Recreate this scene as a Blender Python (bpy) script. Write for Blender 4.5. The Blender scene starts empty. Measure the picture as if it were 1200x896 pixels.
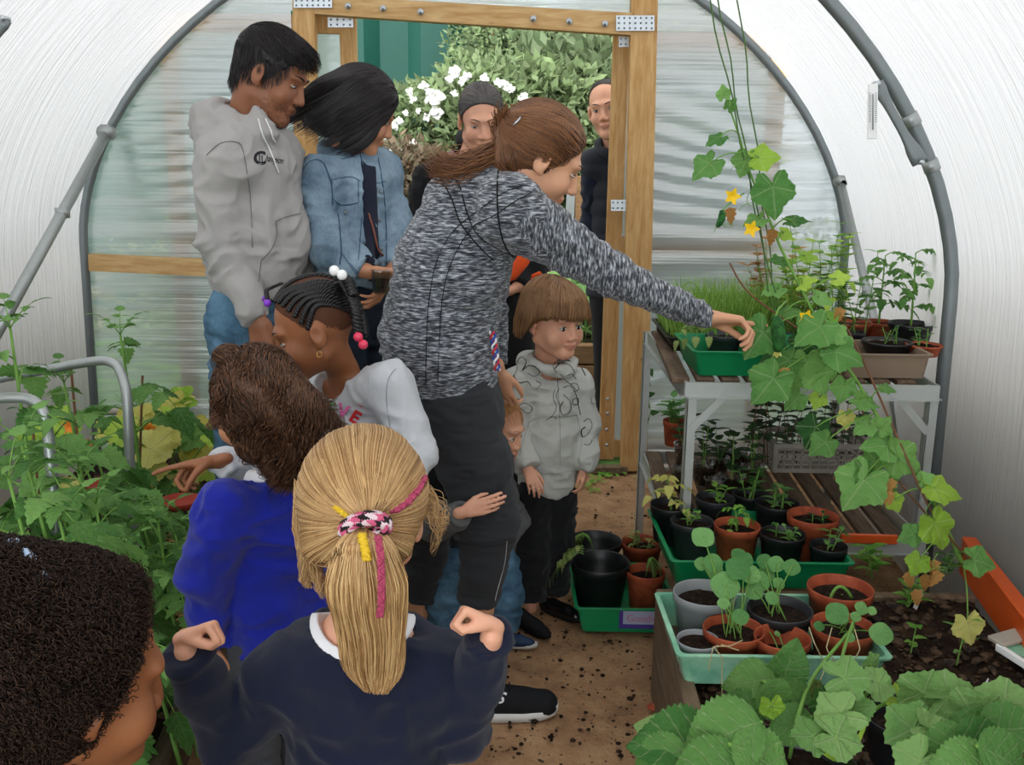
import bpy, math, random
import numpy as np
from mathutils import Vector, Matrix
from mathutils.bvhtree import BVHTree
random.seed(7)
rng = np.random.default_rng(7)
SC = bpy.context.scene
COL = SC.collection
PI = math.pi

# ------------------------------------------------------------------ camera
F_PX, PITCH, ROLL, CAM_H = 1150.0, math.radians(13.1), math.radians(0.8), 1.45
_M = (Matrix.Rotation(math.radians(90) - PITCH, 3, 'X') @ Matrix.Rotation(ROLL, 3, 'Z'))
CAMPOS = Vector((0, 0, CAM_H))
def ray(px, py):
    return _M @ Vector(((px - 600) / F_PX, -(py - 448) / F_PX, -1.0))
def P(px, py, Y):
    d = ray(px, py)
    return np.array(CAMPOS + d * (Y / d.y))
def G(px, py, z=0.0):
    d = ray(px, py)
    return np.array(CAMPOS + d * ((z - CAM_H) / d.z))
def V3(*a):
    return np.array(a, dtype=float)
def nrm(v):
    v = np.asarray(v, float)
    return v / (np.linalg.norm(v) + 1e-12)

# ------------------------------------------------------------------ object helpers
def tag(o, label=None, cat=None, group=None, kind=None):
    if label: o['label'] = label
    if cat: o['category'] = cat
    if group: o['group'] = group
    if kind: o['kind'] = kind
    return o
def empty(name, loc, label=None, cat=None, group=None):
    o = bpy.data.objects.new(name, None)
    COL.objects.link(o)
    o.location = [float(x) for x in loc]
    o.empty_display_size = .05
    return tag(o, label, cat, group)
def link(name, me, mat, parent=None):
    o = bpy.data.objects.new(name, me)
    COL.objects.link(o)
    if mat is not None:
        for m in (mat if isinstance(mat, (list, tuple)) else [mat]):
            me.materials.append(m)
    if parent is not None:
        o.parent = parent
        off = Vector((0, 0, 0))
        q = parent
        while q is not None:
            off += Vector(q.location)
            q = q.parent
        if off.length > 0:
            me.transform(Matrix.Translation(-off))
    return o
def copy_tree(o, parent=None):
    c = o.copy(); COL.objects.link(c)
    if parent is not None: c.parent = parent
    for ch in list(o.children): copy_tree(ch, c)
    return c

class MB:
    """collects geometry for one mesh"""
    def __init__(s):
        s.v = []; s.f = []; s.n = 0; s.mi = []; s.smooth = []
    def add(s, verts, faces, mi=0, smooth=True):
        verts = np.asarray(verts, float).reshape(-1, 3)
        s.v.append(verts)
        n = s.n
        for f in faces:
            s.f.append(tuple(int(i) + n for i in f)); s.mi.append(mi); s.smooth.append(smooth)
        s.n += len(verts)
        return s
    def box(s, lo, hi, mi=0, M=None, bev=0.0):
        lo = np.array(lo, float); hi = np.array(hi, float)
        if bev <= 0:
            c = np.array([[x, y, z] for x in (lo[0], hi[0]) for y in (lo[1], hi[1]) for z in (lo[2], hi[2])])
            fs = [(0, 1, 3, 2), (4, 6, 7, 5), (0, 4, 5, 1), (2, 3, 7, 6), (0, 2, 6, 4), (1, 5, 7, 3)]
        else:
            b = bev; c = []; 
            # chamfered box : three vertices per corner
            idx = {}
            for ix in (0, 1):
                for iy in (0, 1):
                    for iz in (0, 1):
                        p = np.array([(lo, hi)[ix][0], (lo, hi)[iy][1], (lo, hi)[iz][2]])
                        sg = np.array([1 - 2 * ix, 1 - 2 * iy, 1 - 2 * iz]) * b
                        for ax in range(3):
                            q = p + sg; q[ax] = p[ax]
                            idx[(ix, iy, iz, ax)] = len(c); c.append(q)
            g = lambda x, y, z, a: idx[(x, y, z, a)]
            fs = [(g(0,0,0,0), g(0,0,1,0), g(0,1,1,0), g(0,1,0,0)), (g(1,0,0,0), g(1,1,0,0), g(1,1,1,0), g(1,0,1,0)),
                  (g(0,0,0,1), g(1,0,0,1), g(1,0,1,1), g(0,0,1,1)), (g(0,1,0,1), g(0,1,1,1), g(1,1,1,1), g(1,1,0,1)),
                  (g(0,0,0,2), g(0,1,0,2), g(1,1,0,2), g(1,0,0,2)), (g(0,0,1,2), g(1,0,1,2), g(1,1,1,2), g(0,1,1,2))]
            for x in (0, 1):
                for y in (0, 1):
                    for z in (0, 1):
                        t = (g(x,y,z,0), g(x,y,z,1), g(x,y,z,2))
                        fs.append(t if (x + y + z) % 2 == 0 else t[::-1])
            for a in range(3):
                o1, o2 = (a + 1) % 3, (a + 2) % 3
                for u in (0, 1):
                    for w in (0, 1):
                        k0 = [0, 0, 0]; k0[o1] = u; k0[o2] = w
                        k1 = list(k0); k1[a] = 1
                        q = (g(*k0, o1), g(*k1, o1), g(*k1, o2), g(*k0, o2))
                        fs.append(q if (u + w) % 2 == 0 else q[::-1])
            c = np.array(c)
        if M is not None:
            c = c @ np.array(M)[:3, :3].T + np.array(M)[:3, 3]
        return s.add(c, fs, mi, False)
    def beam(s, a, b, w, h, up=(0, 0, 1), mi=0, bev=0.0):
        """box from a to b, width w (sideways), height h (along up)"""
        a = np.array(a, float); b = np.array(b, float)
        d = nrm(b - a); L = np.linalg.norm(b - a)
        r = nrm(np.cross(d, up)); u = np.cross(r, d)
        M = np.eye(4); M[:3, 0] = r; M[:3, 1] = d; M[:3, 2] = u; M[:3, 3] = a
        return s.box((-w / 2, 0, -h / 2), (w / 2, L, h / 2), mi, M, bev)
    def tube(s, pts, r, seg=8, mi=0, cap=True, flat=1.0, up=None, smooth=True):
        pts = np.array([np.asarray(p, float) for p in pts]); n = len(pts)
        rr = np.full(n, r) if np.isscalar(r) else np.asarray(r, float)
        T = np.gradient(pts, axis=0); T /= (np.linalg.norm(T, axis=1, keepdims=True) + 1e-12)
        u = np.array(up, float) if up is not None else (V3(0, 0, 1) if abs(T[0][2]) < .9 else V3(1, 0, 0))
        vs = []
        for i in range(n):
            u = u - T[i] * np.dot(u, T[i]); u = nrm(u); w = np.cross(T[i], u)
            for k in range(seg):
                a = 2 * PI * k / seg
                vs.append(pts[i] + rr[i] * (math.cos(a) * w + math.sin(a) * u * flat))
        fs = [(i * seg + k, i * seg + (k + 1) % seg, (i + 1) * seg + (k + 1) % seg, (i + 1) * seg + k)
              for i in range(n - 1) for k in range(seg)]
        if cap:
            fs.append(tuple(range(seg))[::-1]); fs.append(tuple(range((n - 1) * seg, n * seg)))
        return s.add(vs, fs, mi, smooth)
    def lathe(s, prof, c=(0, 0, 0), seg=28, mi=0, cap0=False, cap1=False, M=None):
        vs = []
        for (r, z) in prof:
            for k in range(seg):
                a = 2 * PI * k / seg
                vs.append((r * math.cos(a), r * math.sin(a), z))
        vs = np.array(vs)
        if M is not None: vs = vs @ np.array(M).T
        vs = vs + np.array(c, float)
        n = len(prof)
        fs = [(i * seg + k, i * seg + (k + 1) % seg, (i + 1) * seg + (k + 1) % seg, (i + 1) * seg + k)
              for i in range(n - 1) for k in range(seg)]
        if cap0: fs.append(tuple(range(seg))[::-1])
        if cap1: fs.append(tuple(range((n - 1) * seg, n * seg)))
        return s.add(vs, fs, mi)
    def ball(s, c, r, seg=12, mi=0, sc=(1, 1, 1)):
        pr = [(r * math.sin(PI * i / seg) + 1e-5, -r * math.cos(PI * i / seg)) for i in range(seg + 1)]
        m = np.diag(sc)
        return s.lathe(pr, c, seg, mi, M=m)
    def mesh(s, name='m'):
        me = bpy.data.meshes.new(name)
        V = np.concatenate(s.v) if s.v else np.zeros((0, 3))
        me.from_pydata(V.tolist(), [], s.f)
        me.polygons.foreach_set('material_index', s.mi)
        me.polygons.foreach_set('use_smooth', s.smooth)
        me.update()
        return me
    def build(s, name, mat, parent=None):
        return link(name, s.mesh(name), mat, parent)

def np_mesh(name, V, Q, attrs=None, smooth=True):
    """fast mesh from arrays; Q (n,3|4)"""
    me = bpy.data.meshes.new(name)
    V = np.ascontiguousarray(V, dtype=np.float32); Q = np.ascontiguousarray(Q, dtype=np.int32)
    k = Q.shape[1]
    me.vertices.add(len(V)); me.vertices.foreach_set('co', V.ravel())
    me.loops.add(Q.size); me.loops.foreach_set('vertex_index', Q.ravel())
    me.polygons.add(len(Q)); me.polygons.foreach_set('loop_start', np.arange(len(Q), dtype=np.int32) * k)
    me.update(calc_edges=True)
    me.polygons.foreach_set('use_smooth', np.full(len(Q), smooth))
    for nm, a in (attrs or {}).items():
        a = np.asarray(a, np.float32)
        if a.ndim == 1:
            at = me.attributes.new(nm, 'FLOAT', 'POINT'); at.data.foreach_set('value', a)
        else:
            at = me.attributes.new(nm, 'FLOAT_COLOR', 'POINT')
            if a.shape[1] == 3: a = np.hstack([a, np.ones((len(a), 1), np.float32)])
            at.data.foreach_set('color', np.ascontiguousarray(a).ravel())
    return me

# ------------------------------------------------------------------ noise
_perm = rng.random((32, 32, 32)).astype(np.float32) * 2 - 1
def vnoise(p):
    p = np.asarray(p, np.float32)
    i = np.floor(p).astype(np.int64); f = (p - i).astype(np.float32); f = f * f * (3 - 2 * f)
    i0 = i & 31; i1 = (i + 1) & 31
    x0, y0, z0 = i0[:, 0], i0[:, 1], i0[:, 2]; x1, y1, z1 = i1[:, 0], i1[:, 1], i1[:, 2]
    fx, fy, fz = f[:, 0], f[:, 1], f[:, 2]
    L = lambda a, b, t: a + (b - a) * t
    return L(L(L(_perm[x0, y0, z0], _perm[x1, y0, z0], fx), L(_perm[x0, y1, z0], _perm[x1, y1, z0], fx), fy),
             L(L(_perm[x0, y0, z1], _perm[x1, y0, z1], fx), L(_perm[x0, y1, z1], _perm[x1, y1, z1], fx), fy), fz)
def fbm(p, o=3):
    p = np.asarray(p, float); a = 1.; t = 0
    for k in range(o):
        t = t + a * vnoise(p + 7.3 * k); p = p * 2.03; a *= .5
    return t

# ------------------------------------------------------------------ signed-distance sculpting
class SDF:
    def __init__(s): s.ops = []
    def _a(s, fn, lo, hi, k, m):
        s.ops.append((fn, np.array(lo, float), np.array(hi, float), k, m)); return s
    def cap(s, a, b, ra, rb=None, k=.01, m='u', sq=None, flat0=False, flat1=False):
        """tapered capsule; sq=(axis,factor) flattens the section; flat ends cut square"""
        a = np.asarray(a, np.float32); b = np.asarray(b, np.float32); rb = ra if rb is None else rb
        ba = b - a; L2 = float(ba @ ba) + 1e-12; L = math.sqrt(L2); u = ba / L
        ax = None
        if sq is not None:
            ax = np.asarray(nrm(sq[0]), np.float32); fac = sq[1]
        def fn(p):
            q = p - a
            if ax is not None: q = q + (1 / fac - 1) * (q @ ax)[:, None] * ax
            h = np.clip((q @ ba) / L2, 0, 1)
            d = np.sqrt(((q - h[:, None] * ba) ** 2).sum(1)) - (ra + (rb - ra) * h)
            if ax is not None and fac < 1: d = d * (fac * .5 + .5)
            if flat0: d = np.maximum(d, -((p - a) @ u))
            if flat1: d = np.maximum(d, ((p - b) @ u))
            return d
        r = max(ra, rb) * (max(1, sq[1]) if sq else 1)
        return s._a(fn, np.minimum(a, b) - r, np.maximum(a, b) + r, k, m)
    def ell(s, c, r, R=None, k=.01, m='u'):
        c = np.asarray(c, np.float32); r = np.asarray(r, np.float32)
        R = np.eye(3, dtype=np.float32) if R is None else np.asarray(R, np.float32)
        def fn(p):
            q = (p - c) @ R.T
            k0 = np.sqrt(((q / r) ** 2).sum(1)); k1 = np.sqrt(((q / (r * r)) ** 2).sum(1)) + 1e-9
            return k0 * (k0 - 1) / k1
        mx = float(r.max())
        return s._a(fn, c - mx, c + mx, k, m)
    def torus(s, c, n, R_, r, k=.004, m='u', sq=None):
        c = np.asarray(c, np.float32); n = np.asarray(nrm(n), np.float32)
        ax = None if sq is None else np.asarray(nrm(sq[0]), np.float32)
        def fn(p):
            q = p - c
            if ax is not None: q = q + (1 / sq[1] - 1) * (q @ ax)[:, None] * ax
            h = q @ n; rad = np.sqrt(np.maximum((q ** 2).sum(1) - h * h, 0))
            return np.sqrt((rad - R_) ** 2 + h * h) - r
        mx = R_ + r
        return s._a(fn, c - mx, c + mx, k, m)
    def plane(s, c, n, k=.004):
        """keep only what lies on the side opposite to n"""
        c = np.asarray(c, np.float32); n = np.asarray(nrm(n), np.float32)
        return s._a(lambda p: (p - c) @ n, c, c, k, 'i')
    def ext(s, other): s.ops += other.ops; return s
    def __call__(s, p):
        p = np.asarray(p, np.float32); d = None
        for fn, lo, hi, k, m in s.ops:
            if m == 'i': d = np.maximum(d, fn(p)); continue
            e = fn(p)
            if m == 's':
                h = np.clip(.5 - .5 * (d + e) / k, 0, 1); d = d + (-e - d) * h + k * h * (1 - h); continue
            if d is None: d = e; continue
            h = np.clip(.5 + .5 * (d - e) / k, 0, 1); d = d + (e - d) * h - k * h * (1 - h)
        return d
    def grad(s, p, e=.002):
        g = np.stack([s(p + np.eye(3)[i] * e) - s(p - np.eye(3)[i] * e) for i in range(3)], 1)
        return g / (np.linalg.norm(g, axis=1, keepdims=True) + 1e-9)
    def mesh(s, cell):
        B = 8
        us = [o for o in s.ops if o[4] == 'u']
        lo = np.min([o[1] for o in us], 0) - 3 * cell; hi = np.max([o[2] for o in us], 0) + 3 * cell
        nb = np.ceil((hi - lo) / (cell * B)).astype(int)
        ci = np.stack(np.meshgrid(*[np.arange(n) for n in nb], indexing='ij'), -1).reshape(-1, 3)
        cc = lo + (ci + .5) * cell * B
        dc = s(cc)
        act = np.abs(dc) < B * cell * .87 * 1.7
        V = np.broadcast_to(np.where(dc < 0, -1., 1.).astype(np.float32).reshape(-1, 1), (len(ci), B ** 3)).copy()
        off = np.stack(np.meshgrid(*[np.arange(B)] * 3, indexing='ij'), -1).reshape(-1, 3)
        ai = np.nonzero(act)[0]
        for c0 in range(0, len(ai), 600):
            q = ai[c0:c0 + 600]
            pts = lo + (ci[q][:, None, :] * B + off[None]) * cell
            V[q] = s(pts.reshape(-1, 3)).reshape(len(q), -1)
        V = V.reshape(nb[0], nb[1], nb[2], B, B, B).transpose(0, 3, 1, 4, 2, 5).reshape(nb * B)
        return surface_nets(V, lo, cell)

def surface_nets(V, lo, cell):
    I = V < 0
    n = np.array(V.shape)
    cnt = np.zeros(n - 1, np.uint8)
    for dx in (0, 1):
        for dy in (0, 1):
            for dz in (0, 1):
                cnt += I[dx:n[0] - 1 + dx, dy:n[1] - 1 + dy, dz:n[2] - 1 + dz]
    cells = np.argwhere((cnt > 0) & (cnt < 8))
    idx = np.full(n - 1, -1, np.int32); idx[tuple(cells.T)] = np.arange(len(cells))
    cor = [(a, b, c) for a in (0, 1) for b in (0, 1) for c in (0, 1)]
    val = {c: V[tuple((cells + c).T)] for c in cor}
    acc = np.zeros((len(cells), 3)); w = np.zeros(len(cells))
    for c in cor:
        for ax in range(3):
            if c[ax] == 0:
                d = list(c); d[ax] = 1; d = tuple(d)
                a, b = val[c], val[d]
                m = (a < 0) != (b < 0)
                t = np.where(m, a / np.where(m, a - b, 1), 0)
                pos = np.array(c, float)[None] + np.eye(3)[ax][None] * t[:, None]
                acc += pos * m[:, None]; w += m
    P_ = lo + (cells + acc / w[:, None]) * cell
    quads = []
    for ax in range(3):
        sl0 = [slice(None)] * 3; sl1 = [slice(None)] * 3
        sl0[ax] = slice(0, n[ax] - 1); sl1[ax] = slice(1, n[ax])
        a, b = I[tuple(sl0)], I[tuple(sl1)]
        e = np.argwhere(a != b)
        o1, o2 = (ax + 1) % 3, (ax + 2) % 3
        e = e[(e[:, o1] > 0) & (e[:, o2] > 0) & (e[:, o1] < n[o1] - 1) & (e[:, o2] < n[o2] - 1)]
        ins = a[tuple(e.T)]
        def at(u, w_):
            q = e.copy(); q[:, o1] -= u; q[:, o2] -= w_; return idx[tuple(q.T)]
        q = np.stack([at(1, 1), at(0, 1), at(0, 0), at(1, 0)], 1)
        q = np.where(ins[:, None], q, q[:, ::-1]); quads.append(q)
    Q = np.concatenate(quads); Q = Q[(Q >= 0).all(1)]
    return P_, Q

def vnormals(V, Q):
    n = np.cross(V[Q[:, 2]] - V[Q[:, 0]], V[Q[:, 3]] - V[Q[:, 1]])
    N = np.zeros_like(V)
    for k in range(4): np.add.at(N, Q[:, k], n)
    return N / (np.linalg.norm(N, axis=1, keepdims=True) + 1e-12)
def relax(V, Q, it=1, f=.5):
    for _ in range(it):
        A = np.zeros_like(V); c = np.zeros(len(V))
        for k in range(4):
            j = Q[:, (k + 1) % 4]; i = Q[:, k]
            np.add.at(A, i, V[j]); np.add.at(c, i, 1)
            np.add.at(A, j, V[i]); np.add.at(c, j, 1)
        V = V + f * (A / np.maximum(c, 1)[:, None] - V)
    return V
def sculpt(S, cell, name, mat, parent, disp=None, tint=None, smooth=1, keep=False):
    V, Q = S.mesh(cell)
    if smooth: V = relax(V, Q, smooth)
    if disp is not None:
        V = V + vnormals(V, Q) * disp(V)[:, None]
    at = {'tint': tint(V)} if tint is not None else None
    o = link(name, np_mesh(name, V, Q, at), mat, parent)
    if keep: return o, V, Q
    return o
def folds(amp=.004, fr=(16, 16, 16), amp2=.0015, seed=0):
    def f(V):
        p = V * np.array(fr) + seed * 3.7
        p = p + .5 * np.stack([vnoise(V * 9 + 3), vnoise(V * 9 + 11), vnoise(V * 9 + 23)], 1)
        a = 1 - 3.2 * np.abs(vnoise(p)); b = 1 - 3.2 * np.abs(vnoise(p * 2.1 + 4))
        return amp * a + amp * .55 * b + amp2 * vnoise(V * 55 + seed)
    return f

# strands: arrays (S, N, 3)
def strands_mesh(name, pts, r, mat, parent, taper=.35, rnd=None, seg=3):
    S_, N, _ = pts.shape
    T = np.gradient(pts, axis=1); T /= (np.linalg.norm(T, axis=2, keepdims=True) + 1e-9)
    ref = np.array([.31, .52, .79]); u = np.cross(T, ref); u /= (np.linalg.norm(u, axis=2, keepdims=True) + 1e-9)
    w = np.cross(T, u)
    rr = np.asarray(r, float)
    rad = (rr.reshape(-1, 1) if rr.ndim else rr) * np.linspace(1, taper, N)[None, :] * np.ones((S_, 1))
    vs = np.stack([pts + rad[..., None] * (math.cos(2 * PI * k / seg) * u + math.sin(2 * PI * k / seg) * w) for k in range(seg)], 2)
    V = vs.reshape(-1, 3)
    s_, i_, k_ = np.meshgrid(np.arange(S_), np.arange(N - 1), np.arange(seg), indexing='ij')
    b = (s_ * N + i_) * seg
    Q = np.stack([b + k_, b + (k_ + 1) % seg, b + seg + (k_ + 1) % seg, b + seg + k_], -1).reshape(-1, 4)
    rn = np.repeat(rng.random(S_) if rnd is None else rnd, N * seg)
    return link(name, np_mesh(name, V, Q, {'rnd': rn}), mat, parent)
def grow(S, roots, dirfn, n, step, off=.003, jit=.0):
    """strands that start at roots, follow dirfn and slide over the volume S"""
    p = roots.copy(); out = [p.copy()]
    for i in range(n - 1):
        d = dirfn(p, i / (n - 1))
        d = d + jit * rng.normal(size=p.shape)
        d /= (np.linalg.norm(d, axis=1, keepdims=True) + 1e-9)
        p = p + d * step
        if S is not None:
            v = S(p); o_ = off if np.isscalar(off) else off
            m = v < o_
            if m.any():
                g = S.grad(p[m]); p[m] += g * (o_ - v[m] if np.isscalar(o_) else (o_[m] - v[m]))[:, None]
        out.append(p.copy())
    return np.stack(out, 1)
def pick_roots(V, n, mask=None):
    ids = np.arange(len(V)) if mask is None else np.nonzero(mask)[0]
    return V[rng.choice(ids, n, replace=len(ids) < n)] + rng.normal(size=(n, 3)) * .001
# ------------------------------------------------------------------ materials
def lin(c):
    if isinstance(c, str): c = [int(c[i:i + 2], 16) / 255 for i in (0, 2, 4)]
    return [x / 12.92 if x <= .04045 else ((x + .055) / 1.055) ** 2.4 for x in c]
class NT:
    def __init__(s, name):
        s.m = bpy.data.materials.new(name); s.m.use_nodes = True
        s.t = s.m.node_tree; s.t.nodes.clear()
        s.out = s.t.nodes.new('ShaderNodeOutputMaterial')
    def n(s, typ, **kw):
        nd = s.t.nodes.new('ShaderNode' + typ)
        for k, v in kw.items():
            if k[0] == '_': setattr(nd, k[1:], v)
        for k, v in kw.items():
            if k[0] != '_': s.set(nd, k, v)
        return nd
    def set(s, nd, k, v):
        key = int(k[1:]) if k[0] == 'i' and k[1:].isdigit() else k.replace('__', ' ')
        i = nd.inputs[key]
        if hasattr(v, 'links') or isinstance(v, bpy.types.NodeSocket): s.t.links.new(v, i)
        elif isinstance(v, (list, tuple)) and i.type == 'RGBA': i.default_value = list(v)[:3] + [1]
        else: i.default_value = v
    def coord(s, scale=(1, 1, 1), rot=(0, 0, 0), src='Object'):
        c = s.n('TexCoord').outputs[src]
        return s.n('Mapping', Vector=c, Scale=scale, Rotation=rot).outputs[0]
    def noise(s, scale, detail=3, vec=None, rough=.55, dist=0):
        return s.n('TexNoise', Vector=vec if vec is not None else s.coord(), Scale=scale, Detail=detail, Roughness=rough, Distortion=dist).outputs[0]
    def ramp(s, fac, stops):
        r = s.n('ValToRGB', Fac=fac); e = r.color_ramp.elements
        while len(e) < len(stops): e.new(.5)
        for i, (p, c) in enumerate(stops):
            e[i].position = p; e[i].color = (list(lin(c)) if not isinstance(c, (int, float)) else [c] * 3) + [1]
        return r.outputs[0]
    def mix(s, a, b, fac, mode='MIX'):
        return s.n('MixRGB', _blend_type=mode, Fac=fac, Color1=a, Color2=b).outputs[0]
    def math(s, op, a, b=0.):
        return s.n('Math', _operation=op, i0=a, i1=b).outputs[0]
    def bump(s, h, strength=.3, dist=.01):
        return s.n('Bump', Height=h, Strength=strength, Distance=dist).outputs[0]
    def bsdf(s, color, rough=.6, spec=.4, normal=None, sheen=0, sss=0, trans=0, metal=0, alpha=None, coat=0, sssr=(1, .3, .15)):
        b = s.n('BsdfPrincipled', Roughness=rough, Metallic=metal)
        s.set(b, 'Base Color', color); s.set(b, 'Specular IOR Level', spec)
        if normal is not None: s.set(b, 'Normal', normal)
        if sheen: s.set(b, 'Sheen Weight', sheen); s.set(b, 'Sheen Roughness', .6)
        if sss: s.set(b, 'Subsurface Weight', sss); s.set(b, 'Subsurface Radius', sssr); s.set(b, 'Subsurface Scale', .008)
        if trans: s.set(b, 'Transmission Weight', trans)
        if coat: s.set(b, 'Coat Weight', coat)
        if alpha is not None: s.set(b, 'Alpha', alpha)
        s.t.links.new(b.outputs[0], s.out.inputs[0]); return b
    def done(s, sh=None):
        if sh is not None: s.t.links.new(sh, s.out.inputs[0])
        return s.m

def plain(name, c, rough=.6, spec=.4, var=.12, scale=12, bump=0, bscale=80, metal=0, sheen=0, coat=0):
    t = NT(name); base = lin(c)
    vec = t.coord()
    nz = t.noise(scale, 4, vec)
    col = t.mix([x * (1 - var) for x in base] , [min(1, x * (1 + var)) for x in base], nz)
    nm = t.bump(t.noise(bscale, 3, vec), bump, .004) if bump else None
    t.bsdf(col, rough, spec, nm, sheen=sheen, metal=metal, coat=coat); return t.m
def two(name, c1, c2, scale=8, lo=.4, hi=.6, rough=.7, spec=.3, bump=.2, bscale=60, stretch=(1, 1, 1), dist=.006, metal=0):
    t = NT(name); vec = t.coord(stretch)
    col = t.ramp(t.noise(scale, 5, vec), [(lo, c1), (hi, c2)])
    t.bsdf(col, rough, spec, t.bump(t.noise(bscale, 3, vec), bump, dist), metal=metal); return t.m
def fabric(name, c, var=.15, knit=450, rough=.9, sheen=.08, mottling=.0, fold=.0):
    t = NT(name); vec = t.coord(); base = lin(c)
    nz = t.noise(7, 4, vec)
    a = [x * (1 - var) for x in base]; b = [min(1, x * (1 + var)) for x in base]
    col = t.mix(a, b, nz)
    if mottling:
        fine = t.noise(260, 2, vec)
        col = t.mix(col, t.mix(col, [0, 0, 0], 1), t.math('MULTIPLY', fine, mottling))
    h = t.math('ADD', t.noise(knit, 2, vec), t.math('MULTIPLY', t.noise(22, 4, vec), 1.5))
    t.bsdf(col, rough, .2, t.bump(h, .35, .003), sheen=sheen); return t.m
def skin(name, c, lip, rough=.5):
    t = NT(name); vec = t.coord(); base = lin(c)
    at = t.n('Attribute', _attribute_name='tint')
    nz = t.noise(30, 4, vec)
    col = t.mix([x * .9 for x in base], [min(1, x * 1.08) for x in base], nz)
    col = t.mix(col, lin(lip), at.outputs['Fac'])
    t.bsdf(col, rough, .4, t.bump(t.noise(300, 3, vec), .15, .001), sss=.12); return t.m
def hairm(name, c1, c2, rough=.42, spec=.4, sc=60):
    t = NT(name)
    at = t.n('Attribute', _attribute_name='rnd')
    nz = t.noise(sc, 3)
    f = t.math('ADD', t.math('MULTIPLY', at.outputs['Fac'], .75), t.math('MULTIPLY', nz, .35))
    col = t.ramp(f, [(.1, c1), (.95, c2)])
    t.bsdf(col, rough, spec); return t.m
def leafm(name, c1, c2, vein=None, rough=.5, trl=.35, sc=25):
    t = NT(name); vec = t.coord()
    at = t.n('Attribute', _attribute_name='rnd')
    f = t.math('ADD', t.math('MULTIPLY', at.outputs['Fac'], .7), t.math('MULTIPLY', t.noise(sc, 4, vec), .4))
    col = t.ramp(f, [(.15, c1), (.9, c2)])
    lv = t.n('Attribute', _attribute_name='lv'); sp = t.n('SeparateXYZ', Vector=lv.outputs['Vector'])
    d = t.math('MULTIPLY', t.math('ABSOLUTE', t.math('SUBTRACT', t.math('FRACT', sp.outputs[0]), .5)), sp.outputs[1])
    d = t.math('MINIMUM', d, sp.outputs[2])
    vn = t.ramp(d, [(.0, 1.), (.045, 0.)])
    vn = t.math('MULTIPLY', vn, lv.outputs['Alpha'])
    col = t.mix(col, t.mix(col, [.75, .85, .5], .2), vn)
    b = t.n('BsdfPrincipled', Roughness=rough); t.set(b, 'Base Color', col); t.set(b, 'Specular IOR Level', .15)
    vo = t.n('TexVoronoi', Vector=vec, Scale=130.)
    hb = t.math('SUBTRACT', t.math('ADD', t.noise(60, 3, vec), t.math('MULTIPLY', vo.outputs['Distance'], .8)), t.math('MULTIPLY', vn, .8))
    t.set(b, 'Normal', t.bump(hb, .6, .004))
    tr = t.n('BsdfTranslucent', Color=col)
    mx = t.n('MixShader', Fac=trl, i1=b.outputs[0], i2=tr.outputs[0])
    return t.done(mx.outputs[0])
def wood(name, c1, c2, axis='z', rough=.65, knots=True):
    t = NT(name)
    st = {'x': (.12, 1, 1), 'y': (1, .12, 1), 'z': (1, 1, .12)}[axis]
    vec = t.coord(st)
    g = t.noise(55, 4, vec, .6, .6)
    col = t.ramp(g, [(.3, c1), (.7, c2)])
    big = t.noise(5, 3, t.coord((1, 1, 1)))
    col = t.mix(col, t.mix(col, lin(c1), .6), big)
    if knots:
        vo = t.n('TexVoronoi', Vector=t.coord(tuple(.5 if a < 1 else 1 for a in st)), Scale=7.)
        kn = t.ramp(vo.outputs['Distance'], [(.03, 1.), (.1, 0.)])
        col = t.mix(col, lin('6a4522'), kn)
    t.bsdf(col, rough, .3, t.bump(g, .25, .003)); return t.m

def film(name, transp, trl, gloss, tint=(1, 1, 1), streak=None, dirt=.25):
    t = NT(name)
    vec = t.coord()
    big = t.noise(1.3, 4, vec)
    tc = t.mix([tint[0] * .97, tint[1] * .97, tint[2] * .96], [tint[0] * .8, tint[1] * .83, tint[2] * .8], t.math('MULTIPLY', t.ramp(big, [(.4, 0.), (.75, 1.)]), dirt * 2))
    trn = t.n('BsdfTranslucent', Color=tc)
    dif = t.n('BsdfDiffuse', Color=tc)
    tp = t.n('BsdfTransparent', Color=[.97, .98, .98])
    gl = t.n('BsdfGlossy', Roughness=.22, Color=[1, 1, 1])
    nz = t.noise(1.0, 3, t.coord(*streak)) if streak else t.noise(2, 3, vec)
    nm = t.bump(t.noise(1.0, 4, t.coord(*streak)) if streak else t.noise(5, 5, t.coord((.35, 7, .35)), .65), .55, .03)
    for q in (trn, dif, gl): t.set(q, 'Normal', nm)
    m1 = t.n('MixShader', Fac=.2, i1=trn.outputs[0], i2=dif.outputs[0])
    f = t.ramp(nz, [(.42, transp), (.6, transp * .2)]) if streak else transp
    m2 = t.n('MixShader', Fac=f, i1=m1.outputs[0], i2=tp.outputs[0])
    m3 = t.n('MixShader', Fac=gloss, i1=m2.outputs[0], i2=gl.outputs[0])
    return t.done(m3.outputs[0])

def soil_mat(name, cs, scale=14, bump=.8):
    t = NT(name); vec = t.coord()
    a = t.noise(scale, 6, vec, .65)
    col = t.ramp(a, [(.3, cs[0]), (.5, cs[1]), (.7, cs[2])])
    h = t.math('ADD', t.noise(scale * 5, 4, vec), t.noise(scale * 16, 3, vec))
    t.bsdf(col, .95, .15, t.bump(h, bump, .01)); return t.m

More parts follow.
